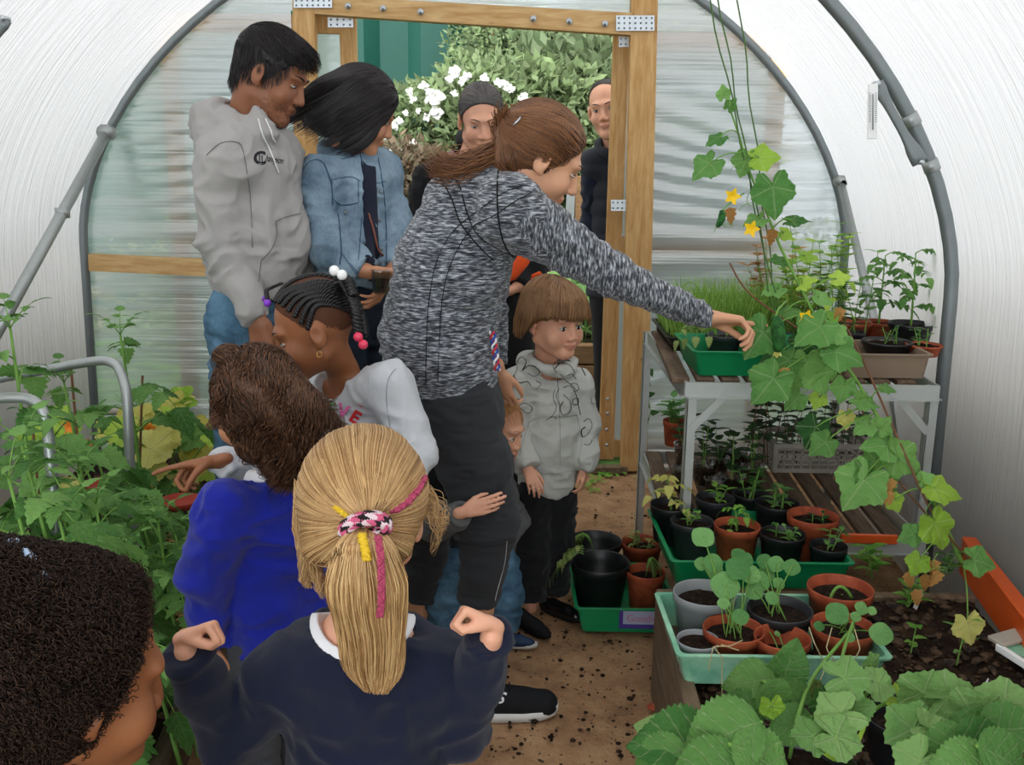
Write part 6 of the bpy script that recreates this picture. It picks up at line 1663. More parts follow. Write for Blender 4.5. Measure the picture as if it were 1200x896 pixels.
    end = .55 + .45 * rng.random((n, 1, 1))
    ti = np.clip(tt[None, :] * end[:, :, 0], 0, 1) * 15; i0 = np.minimum(ti.astype(int), 14); fr_ = (ti - i0)[..., None]
    tail = pk[i0] * (1 - fr_) + pk[i0 + 1] * fr_ + sp
    tail[:, 0] = r0; tail = curl(tail, .006, 1.1)
    strands_mesh('ponytail', tail, .0011, HM['auburn'], hv)
    # loose locks over ear and cheek
    m = pick_roots(Vv, 350, (h.loc(Vv)[:, 1] > .0) & (h.loc(Vv)[:, 2] < .06))
    strands_mesh('hair_strands', curl(grow(H, m, flow(h, (0, -.13, -.05), wave=.7, wf=18), 13, .011, .005), .003, 1), .001, HM['auburn'], hv)
    q = MB(); q.tube([h.w(.062, -.098, .05), h.w(.066, -.1, .038), h.w(.066, -.104, .026)], .0022, 6, flat=.5, up=h.d(1, 0, 0)); q.build('hair_clip', M['zinc'], root)
    # small braided cord hanging from her hip
    q = MB()
    for k, mt in enumerate(('cord', 'redc', 'collar')):
        q = MB(); q.tube([P(577 + 3 * math.sin(t * 16 + k * 2.1) + 6 * t, 388 + 46 * t, 2.36 + .004 * math.cos(t * 16 + k * 2.1)) for t in np.linspace(0, 1, 26)], .003, 6); q.build('woven_cord', FAB[mt], root)

def hoodie_man():
    root = empty('person', (-.78, 2.98, 0), 'dark-haired man in grey hooded sweatshirt looking down inside the left of the doorway', 'person')
    h = Head(P(319, 88, 2.97), (.86, -.14, -.4), (.4, 0, .9), .25)
    fr = nrm((.85, -.5, 0))
    J = dict(N=P(288, 150, 3.0), C=P(292, 212, 2.97), W=P(300, 290, 2.97), P=P(300, 352, 2.97), SR=P(263, 190, 2.86), ER=P(258, 285, 2.84), WR=P(294, 358, 2.8),
             SL=P(322, 182, 3.1), EL=P(342, 275, 3.14), WL=P(345, 345, 3.05), HR=P(282, 375, 2.9), KR=P(282, 540, 2.9), AR=P(280, 695, 2.9), HL=P(315, 372, 3.05), KL=P(316, 520, 3.05), AL=P(318, 670, 3.08))
    S = SDF(); sculpt_head(S, h, 1.1, .002); S.cap(J['N'], h.w(0, -.03, -.05), .058, .06, .03); body_core(S, J, 1.03, fr, .056)
    hand(S, P(302, 374, 2.79), (.12, 0, -1), (.2, .9, 0), 1, .185, ((25, 40, 20), (30, 45, 25), (35, 45, 25), (35, 45, 25)), (20, 25), 2)
    sculpt(S, .0045, 'body', SKN['brown'], root, tint=head_tint(h))
    face_bits(root, h, HM['black'], .35, (0, -.5), 1.3)
    T = SDF(); T.cap(P(290, 195, 2.98), P(302, 285, 2.97), .155, .155, .04, 'u', (fr, .86)); T.cap(P(302, 285, 2.97), P(300, 342, 2.97), .155, .135, .04, 'u', (fr, .9), flat1=True)
    T.cap(J['SR'] + V3(.02, 0, 0), J['SL'], .078, .075, .06); T.cap(P(285, 178, 2.99), P(287, 152, 3.0), .11, .085, .04)
    sleeve(T, J['SR'], J['ER'], J['WR'], .078, .066, .05, .018, False)
    T.cap(P(295, 360, 2.8), P(301, 375, 2.79), .041, .038, .01, flat1=True)
    sleeve(T, J['SL'], J['EL'], J['WL'], .08, .07, .05, .03)
    # hood : bunched ring of cloth with a deep fold behind the neck
    T.ell(P(258, 140, 3.0), (.075, .1, .055), k=.03); T.ell(P(245, 152, 2.98), (.05, .09, .07), k=.03)
    T.torus(P(285, 142, 2.99), (.45, -.1, .88), .083, .026, .02)
    T.cap(P(312, 160, 2.9), P(300, 132, 2.93), .028, .026, .02)
    T.cap(P(291, 155, 3.0), P(300, 110, 2.98), .068, .072, .01, 's')
    top = sculpt(T, .006, 'hoodie', FAB['hoodie'], root, folds(.007, (9, 9, 12), .001, 4), smooth=2)
    hit = Hit(top)
    seam(hit, [[(242, 182), (258, 168), (276, 166), (284, 174), (290, 205), (294, 240), (296, 290)], [(352, 250), (335, 254), (323, 259)], [(323, 259), (324, 275), (318, 292), (306, 305)],
               [(306, 305), (303, 330)]], .0022, 'seam', solid('hoodie_seam', '6f6d6b', .9), top)
    seam(hit, [[(303, 140), (309, 160), (318, 182), (326, 203)], [(311, 140), (316, 152), (322, 166)]], .0028, 'drawstring', FAB['string'], top, .004)
    lettering(hit, 'C', 304, 186, 21, .0, 'logo', M['text'], top, 0, .035)
    q = seam(hit, [[(304, 181), (304, 191)], [(307, 182), (307, 190)]], .0016, 'logo', M['text'], top)
    lettering(hit, 'hampion', 321, 187, 11, .18, 'logo', M['text'], top, .35, .01, .0015, .55)
    L = SDF(); L.cap(P(300, 350, 2.97), P(298, 375, 2.97), .14, .14, .03, 'u', (fr, .8))
    for a in 'RL': L.cap(J['H' + a], J['K' + a], .1, .075, .03); L.cap(J['K' + a], J['A' + a], .075, .06, .02, flat1=True)
    sculpt(L, .008, 'jeans', FAB['jeans'], root, folds(.005, (9, 9, 22), .001, 5))
    for a in 'RL': shoe(root, V3(J['A' + a][0] - .05, J['A' + a][1], 0), V3(.9, -.3, 0), .28, FAB['blackshoe'], FAB['sole'], .08)
    H = hairvol(h, (0, -.016, .04), (.082, .102, .09), .012, -.075, lambda S: (h.el(S, (0, .045, .085), (.05, .04, .03), .02), h.el(S, (0, -.07, -.02), (.055, .035, .05), .02)))
    hv = sculpt(H, .004, 'hair', HM['black'], root, lambda V: .004 * vnoise(V * 90))
    Vv, _ = H.mesh(.006)
    q = h.loc(Vv); st = grow(H, pick_roots(Vv, 3600, q[:, 2] > -.07), lambda p, t: np.where((h.loc(p)[:, 2] > .05)[:, None], h.d(0, .85, -.1 - .5 * t)[None], h.d(0, .25, -.9)[None]) + .25 * np.stack([vnoise(p * 40), vnoise(p * 40 + 9), vnoise(p * 40 + 30)], 1), 7, .0058, .004)
    strands_mesh('hair_strands', st, .0011, HM['black'], hv)
    # stubble shadow is hair: short bristles on jaw and lip
    V2, _ = S.mesh(.006); q = h.loc(V2); mk = ((q[:, 2] < -.055) & (q[:, 2] > -.125) & (q[:, 1] > .02) | (q[:, 2] < -.048) & (q[:, 2] > -.058) & (q[:, 1] > .08) & (np.abs(q[:, 0]) < .03)) & (np.abs(q[:, 0]) < .07)
    if mk.any():
        r0 = pick_roots(V2, 900, mk); strands_mesh('stubble', grow(None, r0, lambda p, t: h.d(0, .3, -1)[None] + S.grad(p) * .8, 3, .0022), .0005, HM['black'], root)

def denim_woman():
    root = empty('person', (-.52, 3.22, 0), 'dark-haired woman in light blue denim jacket holding a small pot by the doorway', 'person')
    h = Head(P(426, 130, 3.22), (.84, .2, -.42), (.42, 0, .9), .24)
    fr = nrm((.8, -.6, 0))
    J = dict(N=P(408, 182, 3.28), C=P(412, 235, 3.22), W=P(414, 300, 3.2), P=P(410, 350, 3.22), SR=P(376, 212, 3.12), ER=P(383, 288, 3.06), WR=P(430, 317, 2.98),
             SL=P(445, 202, 3.36), EL=P(462, 270, 3.3), WL=P(456, 318, 3.1), HR=P(396, 365, 3.14), KR=P(398, 520, 3.14), AR=P(398, 662, 3.14), HL=P(428, 365, 3.28), KL=P(430, 510, 3.28), AL=P(430, 640, 3.3))
    S = SDF(); sculpt_head(S, h); S.cap(J['N'], h.w(0, -.03, -.05), .05, .052, .03); body_core(S, J, .95, fr)
    hand(S, P(434, 319, 2.97), (.95, .1, -.12), (.1, .6, .8), -1, .172, ((30, 30, 20),) * 4, (30, 30), 2)
    hand(S, P(456, 322, 3.08), (-.3, -.5, -.7), (-.6, .1, .4), 1, .172, ((30, 30, 20),) * 4, (30, 30), 2)
    sculpt(S, .005, 'body', SKN['tan'], root, tint=head_tint(h)); face_bits(root, h, HM['black'], .3, (0, -.5))
    T = SDF(); T.cap(P(410, 225, 3.25), P(414, 290, 3.22), .15, .145, .04, 'u', (fr, .82)); T.cap(P(414, 290, 3.22), P(412, 330, 3.22), .145, .14, .04, 'u', (fr, .85), flat1=True)
    T.cap(J['SR'], J['SL'], .068, .065, .05); sleeve(T, J['SR'], J['ER'], J['WR'], .076, .066, .05, .03); sleeve(T, J['SL'], J['EL'], J['WL'], .07, .06, .05)
    T.torus(P(408, 180, 3.27), (.2, -.2, 1), .075, .02, .02)
    T.cap(J['N'] - V3(0, 0, .02), h.w(0, 0, -.06), .06, .06, .01, 's')
    top = sculpt(T, .006, 'denim_jacket', FAB['denim'], root, folds(.006, (10, 10, 14), .001, 6), smooth=1)
    hit = Hit(top)
    patch(hit, ((423, 185), (441, 185), (446, 330), (428, 330)), 'navy_top', FAB['navytop'], root, .004)
    dk = denim('dark_denim_stitch', '2d4257', '45617a')
    seam(hit, [[(422, 180), (430, 215), (438, 255), (432, 300), (428, 325)], [(443, 185), (450, 230), (453, 290), (452, 318)], [(391, 210), (410, 207), (422, 212)], [(389, 232), (400, 240), (419, 238)], [(389, 210), (389, 238)], [(420, 212), (420, 238)],
               [(396, 250), (400, 290), (398, 310)], [(355, 200), (362, 190), (372, 187), (380, 192)], [(380, 192), (388, 215), (390, 240)], [(440, 215), (452, 212)], [(418, 180), (412, 184), (400, 186)], [(424, 255), (420, 305)], [(410, 308), (420, 320)], [(400, 296), (418, 322)]], .0022, 'stitched_seam', dk, top)
    seam(hit, [[(431, 250), (437, 270), (442, 290), (449, 300)]], .007, 'bag_strap', plain('tan_leather', '7a4430', .5), root, .004)
    for x, y in ((404, 249), (446, 225), (445, 258), (447, 292)):
        c = hit(x, y, .001)
        if c is not None: q = MB(); q.ball(c, .006, 8); q.build('button', M['steel_dark'], top)
    L = SDF(); L.cap(P(412, 325, 3.22), P(412, 365, 3.22), .135, .14, .03, 'u', (fr, .8))
    for a in 'RL': L.cap(J['H' + a], J['K' + a], .098, .07, .03); L.cap(J['K' + a], J['A' + a], .068, .05, .02, flat1=True)
    sculpt(L, .008, 'trousers', FAB['darkjean'], root, folds(.004, (9, 9, 20), .001, 7))
    for a in 'RL': shoe(root, V3(J['A' + a][0] - .05, J['A' + a][1], 0), V3(.9, -.4, 0), .25, FAB['blackshoe'], FAB['sole'], .075)
    # chin-length hair flicking out behind
    def ex(S):
        h.el(S, (0, -.07, -.03), (.088, .07, .085), .03); h.el(S, (0, -.1, -.085), (.085, .055, .04), .03)
        h.el(S, (-.06, -.01, -.03), (.035, .055, .08), .03); h.el(S, (.068, -.0, -.035), (.028, .06, .09), .03); h.el(S, (.05, .03, .05), (.04, .05, .05), .03)
    H = hairvol(h, (0, -.02, .035), (.09, .11, .098), .015, None, ex, (1, -.12))
    hv = sculpt(H, .005, 'hair', HM['black'], root, lambda V: .004 * vnoise(V * 50), smooth=2)
    Vv, _ = H.mesh(.007)
    st = grow(H, pick_roots(Vv, 4200, h.loc(Vv)[:, 2] > -.06), lambda p, t: h.d(0, -.5, -.8)[None] + .2 * np.stack([vnoise(p * 22), vnoise(p * 22 + 9), vnoise(p * 22 + 30)], 1), 12, .0105, .003)
    strands_mesh('hair_strands', st, .0012, HM['black'], hv)
    # jar of seedlings in her hands
    j = empty('glass_jar', P(447, 345, 2.96), 'small clear pot of seedlings held in the hands of the woman in denim', 'pot')
    q = MB(); q.lathe([(.024, -.03), (.028, .0), (.032, .035), (.034, .045), (.031, .045), (.026, -.025)], P(447, 332, 2.96), 18, cap0=True); q.build('jar_body', M['clear'], j)
    q = MB(); q.lathe([(.022, -.026), (.027, .012), (.001, .016)], P(447, 332, 2.96), 16, cap0=True); q.build('compost', M['potsoil'], j)

def doorway_woman():
    root = empty('person', (-.12, 3.8, 0), 'woman with tied-back greying dark hair and black jacket looking down in the doorway', 'person')
    h = Head(P(564, 139, 3.75), (.12, -.9, -.36), (0, -.34, .93), .24)
    fr = nrm((.1, -1, 0))
    J = dict(N=P(555, 186, 3.83), C=P(560, 245, 3.8), W=P(570, 320, 3.8), P=P(580, 375, 3.8), SR=P(505, 212, 3.82), ER=P(490, 290, 3.8), WR=P(520, 350, 3.65),
             SL=P(615, 212, 3.8), EL=P(640, 290, 3.76), WL=P(608, 335, 3.62), HR=P(555, 385, 3.8), KR=P(558, 490, 3.8), AR=P(560, 590, 3.8), HL=P(600, 385, 3.8), KL=P(600, 490, 3.8), AL=P(600, 590, 3.8))
    S = SDF(); sculpt_head(S, h); S.cap(J['N'], h.w(0, -.03, -.05), .052, .055, .03); body_core(S, J, .98, fr)
    hand(S, P(603, 338, 3.61), (-.8, -.2, -.4), (0, .3, 1), 1, .17); hand(S, P(525, 352, 3.64), (.8, -.2, -.3), (0, .3, 1), 1, .17)
    sculpt(S, .005, 'body', SKN['pale'], root, tint=head_tint(h)); face_bits(root, h, HM['darkbrown'], .3, (0, -.6))
    T = SDF(); torso_cloth(T, J, 1.0, fr, .012, P(575, 372, 3.8)); sleeve(T, J['SR'], J['ER'], J['WR'], .07, .058, .045); sleeve(T, J['SL'], J['EL'], J['WL'], .07, .058, .045)
    T.torus(P(553, 184, 3.82), (0, -.3, 1), .075, .02, .02); T.cap(J['N'] - V3(0, .02, .03), h.w(0, .02, -.08), .062, .07, .01, 's')
    top = sculpt(T, .007, 'black_jacket', FAB['black'], root, folds(.006, (9, 9, 12), .001, 8)); hit = Hit(top)
    seam(hit, [[(522, 178), (530, 182), (536, 192)], [(520, 174), (529, 178), (537, 187)]], .008, 'lilac_trim', FAB['lilac'], top)
    L = SDF(); L.cap(P(576, 365, 3.8), P(578, 390, 3.8), .145, .145, .03, 'u', (fr, .8))
    for a in 'RL': L.cap(J['H' + a], J['K' + a], .1, .07, .03); L.cap(J['K' + a], J['A' + a], .068, .052, .02, flat1=True)
    sculpt(L, .009, 'trousers', FAB['black'], root)
    for a in 'RL': shoe(root, V3(J['A' + a][0], J['A' + a][1] + .05, 0), V3(0, -1, 0), .25, FAB['blackshoe'], FAB['darksole'], .075)
    H = hairvol(h, (0, -.018, .034), (.081, .102, .091), .0, -.05, lambda S: h.cp(S, (.0, -.09, -.02), (-.06, -.06, -.11), .035, .03), (.8, -.6))
    hv = sculpt(H, .004, 'hair', HM['grey'], root); Vv, _ = H.mesh(.006)
    strands_mesh('hair_strands', grow(H, pick_roots(Vv, 2200), flow(h, (0, -.12, -.02)), 12, .011, .0015), .0009, HM['grey'], hv)
    q = MB(); q.ball(h.w(.062, -.06, -.1), .034, 12, sc=(.9, .9, 1.2)); q.build('hair_bun', HM['black'], hv)
    # orange sash over the jacket
    q = MB(); pts = [P(622, 292, 3.58), P(612, 306, 3.57), P(600, 322, 3.57), P(583, 334, 3.58)]
    q.tube(pts, [.018, .026, .022, .006], 10, flat=.35, up=(0, 1, 0)); q.build('orange_sash', FAB['orange'], root)
    q = MB(); q.tube([P(637, 326, 3.58), P(632, 320, 3.57), P(625, 323, 3.57), P(624, 331, 3.58)], .008, 8); q.build('orange_sash', FAB['orange'], root)

def doorway_man():
    root = empty('person', (.5, 4.86, 0), 'balding man in dark padded gilet peering in from outside behind the right door post', 'person')
    h = Head(P(712, 127, 4.76), (-.3, -.93, -.12), (-.2, -.08, .97), .262)
    fr = nrm((-.25, -1, 0))
    J = dict(N=P(724, 170, 4.86), C=P(728, 220, 4.88), W=P(728, 290, 4.88), P=P(728, 340, 4.88), SR=P(697, 192, 4.86), ER=P(693, 265, 4.9), WR=P(706, 330, 4.86),
             SL=P(766, 190, 4.9), EL=P(772, 262, 4.92), WL=P(768, 330, 4.9), HR=P(715, 350, 4.88), KR=P(714, 440, 4.88), AR=P(713, 520, 4.88), HL=P(745, 350, 4.88), KL=P(745, 440, 4.88), AL=P(745, 520, 4.88))
    S = SDF(); sculpt_head(S, h, 1.1, .003); S.cap(J['N'], h.w(0, -.03, -.05), .06, .062, .03); body_core(S, J, 1.03, fr, .058)
    hand(S, J['WR'], (0, 0, -1), (1, 0, 0), 1, .19)
    sculpt(S, .0055, 'body', SKN['pale'], root, tint=head_tint(h)); face_bits(root, h, HM['darkbrown'], .45, (-.3, -.3), 1.2)
    T = SDF(); torso_cloth(T, J, 1.03, fr, .016, P(728, 345, 4.88)); T.torus(P(722, 172, 4.84), (0, -.3, 1), .075, .028, .02); T.cap(J['N'] - V3(0, 0, .0), h.w(0, .02, -.08), .068, .07, .01, 's')
    top = sculpt(T, .007, 'padded_gilet', FAB['padded'], root, lambda V: .008 * np.abs(np.sin(V[:, 2] * 38)) + .003 * vnoise(V * 14))
    A = SDF(); sleeve(A, J['SR'], J['ER'], J['WR'], .062, .052, .04); A2 = SDF(); sleeve(A2, J['SL'], J['EL'], J['WL'], .062, .052, .04)
    sculpt(A, .007, 'sleeve', FAB['navytop'], root, folds(.004)); sculpt(A2, .007, 'sleeve', FAB['navytop'], root, folds(.004))
    L = SDF(); L.cap(P(728, 338, 4.88), P(728, 355, 4.88), .15, .15, .03, 'u', (fr, .8))
    for a in 'RL': L.cap(J['H' + a], J['K' + a], .1, .075, .03); L.cap(J['K' + a], J['A' + a], .075, .06, .02, flat1=True)
    sculpt(L, .009, 'trousers', FAB['black'], root)
    for a in 'RL': shoe(root, V3(J['A' + a][0], J['A' + a][1] + .06, 0), V3(-.2, -1, 0), .28, FAB['blackshoe'], FAB['darksole'], .08)
    H = hairvol(h, (0, -.022, .03), (.0795, .1, .0905), -.045, -.06, None, (.8, -.6)); hv = sculpt(H, .004, 'hair', HM['darkbrown'], root); Vv, _ = H.mesh(.006)
    strands_mesh('hair_strands', grow(H, pick_roots(Vv, 1500), lambda p, t: h.d(0, .3, -.9)[None] + S.grad(p) * .2, 4, .004, .001), .0008, HM['darkbrown'], hv)
def boy():
    root = empty('person', (.1, 2.95, 0), 'small boy in pale grey printed hoodie and black trousers standing by the doorway', 'person')
    h = Head(P(648, 374, 2.93), (.64, -.74, -.12), (.1, -.1, .99), .232, 1.0)
    fr = nrm((.5, -.86, 0)); s = .64
    J = dict(N=P(640, 432, 2.99), C=P(643, 475, 2.98), W=P(643, 525, 2.98), P=P(640, 568, 2.98), SR=P(606, 448, 2.93), ER=P(600, 505, 2.9), WR=P(618, 548, 2.83),
             SL=P(676, 450, 3.02), EL=P(685, 500, 3.02), WL=P(685, 537, 2.97), HR=P(624, 585, 2.95), KR=P(625, 645, 2.93), AR=P(622, 702, 2.9), HL=P(654, 582, 2.99), KL=P(652, 640, 2.97), AL=P(648, 692, 2.98))
    S = SDF(); sculpt_head(S, h, .95, .003); S.cap(J['N'], h.w(0, -.02, -.05), .034, .036, .02); body_core(S, J, s, fr, .034)
    hand(S, P(686, 545, 2.965), (-.05, -.15, -1), (-.7, .3, 0), -1, .105, ((20, 30, 20),) * 4, (25, 25), 2); hand(S, J['WR'], (.3, -.5, -.6), (0, .5, -.5), 1, .105)
    sculpt(S, .0038, 'body', SKN['pale'], root, tint=head_tint(h)); face_bits(root, h, HM['lightbrown'], .75, (.4, -.1), .7)
    T = SDF(); T.cap(P(643, 468, 2.98), P(643, 520, 2.98), .097, .107, .03, 'u', (fr, .84)); T.cap(P(643, 520, 2.98), P(641, 556, 2.98), .107, .1, .02, 'u', (fr, .86))
    T.cap(P(641, 550, 2.98), P(641, 568, 2.98), .094, .092, .008, 'u', (fr, .88), flat1=True)
    T.cap(J['SR'] + V3(.01, 0, 0), J['SL'], .047, .047, .04)
    sleeve(T, J['SR'], J['ER'], J['WR'], .051, .047, .04, .025); sleeve(T, J['SL'], J['EL'], J['WL'], .051, .048, .044, .025, False)
    T.cap(P(684, 537, 2.97), P(685, 549, 2.965), .031, .029, .008, flat1=True)
    T.torus(P(647, 424, 2.95), (.15, -.3, 1), .06, .022, .018); T.ell(P(626, 425, 3.03), (.06, .05, .04), k=.02)
    T.cap(P(643, 440, 2.97), h.w(0, 0, -.03), .047, .058, .008, 's')
    top = sculpt(T, .0045, 'hoodie', FAB['boy'], root, folds(.004, (13, 13, 17), .0008, 9), smooth=1); hit = Hit(top)
    # scribbled line drawings printed on the cloth
    D = [[(594, 428), (588, 436), (593, 444), (602, 440), (606, 430), (600, 422)], [(606, 424), (611, 418), (617, 424), (612, 434)], [(612, 434), (620, 428), (628, 430), (633, 436), (626, 441), (618, 437)], [(602, 440), (608, 448), (618, 447), (622, 452)],
         [(590, 452), (598, 462), (603, 474), (596, 480)], [(603, 446), (600, 458), (607, 468), (614, 462)], [(596, 470), (592, 460), (594, 448)], [(610, 478), (618, 484), (624, 478), (615, 472), (607, 476)],
         [(606, 485), (612, 492), (610, 500), (604, 506)], [(650, 432), (657, 426), (668, 428), (673, 436)], [(652, 436), (648, 430), (650, 424), (658, 421), (668, 423)], [(657, 438), (663, 446), (671, 452), (676, 458)],
         [(664, 440), (670, 438), (675, 444)], [(668, 450), (675, 449), (678, 456), (672, 459)], [(650, 456), (648, 466), (652, 476), (648, 486), (643, 490)], [(655, 455), (652, 464), (656, 474)],
         [(660, 454), (668, 452), (674, 460), (677, 472), (680, 486)], [(660, 462), (668, 470), (668, 482), (660, 486), (656, 478), (660, 470)], [(671, 468), (677, 466), (677, 473), (671, 473), (671, 468)],
         [(640, 492), (648, 488), (652, 491)], [(684, 494), (690, 490), (694, 498), (689, 508), (683, 512), (681, 504), (686, 500)], [(684, 520), (690, 521), (694, 515)], [(692, 466), (694, 474)],
         [(617, 402), (624, 408), (632, 410)], [(622, 404), (628, 401), (634, 406)], [(636, 412), (644, 415), (652, 416)], [(681, 430), (686, 440)], [(628, 456), (634, 450), (628, 446)]]
    seam(hit, D, .0019, 'line_print', M['text'], top, .0008, 14, .4)
    seam(hit, [[(620, 494), (632, 489), (644, 488), (655, 488), (668, 487), (676, 486)], [(620, 494), (616, 506), (612, 520), (609, 534)], [(676, 486), (680, 505), (681, 520), (678, 540)], [(610, 548), (630, 554), (650, 555), (675, 550)], [(653, 440), (655, 470), (656, 500), (656, 545)]], .0013, 'seam', solid('pale_seam', '878983', .9), top)
    L = SDF(); L.cap(P(640, 562, 2.98), P(640, 585, 2.98), .088, .088, .02, 'u', (fr, .8))
    for a in 'RL': L.cap(J['H' + a], J['K' + a], .062, .056, .02); L.cap(J['K' + a], J['A' + a], .055, .05, .012, flat1=True)
    sculpt(L, .006, 'trousers', FAB['black'], root, folds(.004, (14, 14, 26), .001, 10))
    shoe(root, G(634, 712), G(663, 723) - G(634, 712), .165, FAB['shiny'], FAB['darksole'], .055, w=.034, laces=FAB['lace'])
    shoe(root, G(602, 727), G(630, 742) - G(602, 727), .165, FAB['blackshoe'], FAB['darksole'], .055, w=.034, laces=FAB['lace'])
    def ex(S):
        h.el(S, (0, .04, .06), (.075, .062, .05), .03); h.el(S, (0, -.08, -.03), (.07, .035, .055), .025); h.el(S, (0, .085, .05), (.055, .02, .028), .02)
        for sx in (-1, 1): h.el(S, (sx * .072, -.02, .0), (.022, .05, .05), .02)
        for sx in (-1, 1): h.el(S, (sx * .092, .002, -.012), (.02, .018, .028), .01, 's')
    H = SDF(); h.el(H, (0, -.018, .036), (.086, .106, .097), .02); ex(H)
    H.plane(h.w(0, .05, .048), h.d(0, .62, -.9)); H.plane(h.w(0, 0, -.075), h.d(0, 0, -1))
    hv = sculpt(H, .0038, 'hair', HM['lightbrown'], root, lambda V: .002 * vnoise(V * 60)); Vv, _ = H.mesh(.006)
    cr = h.w(0, -.03, .13)
    def bowl(p, t):
        d = p - cr; d = d / (np.linalg.norm(d, axis=1, keepdims=True) + 1e-6); return d * .55 * max(0, 1 - 1.6 * t) + h.d(0, 0, -.9)[None] + .12 * np.stack([vnoise(p * 40), vnoise(p * 40 + 9), vnoise(p * 40 + 30)], 1)
    st = grow(H, pick_roots(Vv, 5200, h.loc(Vv)[:, 2] > .045), bowl, 13, .009, .0022)
    def lim(p): q = h.loc(p); return q[:, 2] < np.interp(q[:, 1], [-.05, -.02, .015, .03, .06], [-.085, -.06, .005, .018, .03]) + .006 * vnoise(p * 70)
    strands_mesh('hair_strands', halt(st, lim), .0009, HM['lightbrown'], hv)

def toddler():
    root = empty('person', (-.12, 2.7, 0), 'toddler in grey top and jeans hugging the leg of the woman in leggings', 'person')
    h = Head(P(580, 502, 2.73), (.88, -.4, -.2), (.2, 0, .97), .205, 1.0)
    fr = nrm((.8, -.5, 0)); s = .52
    J = dict(N=P(562, 552, 2.77), C=P(558, 590, 2.76), W=P(556, 625, 2.75), P=P(556, 655, 2.75), SR=P(530, 578, 2.66), ER=P(510, 618, 2.45), WR=P(541, 602, 2.27),
             SL=P(590, 572, 2.84), EL=P(605, 610, 2.86), WL=P(590, 640, 2.8), HR=P(530, 665, 2.66), KR=P(522, 700, 2.64), AR=P(520, 745, 2.63), HL=P(585, 662, 2.78), KL=P(592, 695, 2.76), AL=P(592, 735, 2.77))
    S = SDF(); sculpt_head(S, h, .9, .004); S.cap(J['N'], h.w(0, -.02, -.05), .03, .032, .02); body_core(S, J, s, fr, .03)
    hand(S, P(545, 599, 2.262), (.96, .02, .28), (0, 1, -.1), 1, .104, ((8, 14, 12), (6, 14, 12), (8, 16, 14), (12, 18, 14)), (28, 20), 1)
    sculpt(S, .0034, 'body', SKN['pale'], root, tint=head_tint(h)); face_bits(root, h, HM['toddler'], .7, (0, 0), .5)
    T = SDF(); torso_cloth(T, J, s, fr, .012, P(556, 655, 2.75)); sleeve(T, J['SR'], J['ER'], J['WR'], .043, .04, .031, .02); sleeve(T, J['SL'], J['EL'], J['WL'], .04, .036, .03)
    T.cap(J['N'], h.w(0, 0, -.08), .04, .045, .006, 's')
    sculpt(T, .0045, 'grey_top', FAB['todgrey'], root, folds(.004, (16, 16, 22), .001, 11))
    L = SDF(); L.cap(P(556, 645, 2.75), P(556, 668, 2.75), .09, .09, .02, 'u', (fr, .85))
    for a in 'RL': L.cap(J['H' + a], J['K' + a], .062, .056, .02); L.cap(J['K' + a], J['A' + a], .055, .05, .012, flat1=True)
    sculpt(L, .005, 'jeans', FAB['jeans'], root, folds(.004, (14, 14, 26), .001, 12))
    for a, e in (('L', G(626, 757)), ('R', G(550, 765))):
        hl = e - V3(.13, -.01, 0); sh = shoe(root, hl, V3(1, -.15, 0), .14, FAB['blueshoe'], FAB['sole'], .05, w=.032, laces=FAB['collar'])
    H = hairvol(h, (0, -.018, .036), (.083, .1, .092), -.01, -.05); hv = sculpt(H, .004, 'hair', HM['toddler'], root); Vv, _ = H.mesh(.006)
    strands_mesh('hair_strands', grow(H, pick_roots(Vv, 1500), lambda p, t: h.d(0, .5, -.7)[None] + 0 * p, 8, .006, .001), .0006, HM['toddler'], hv)

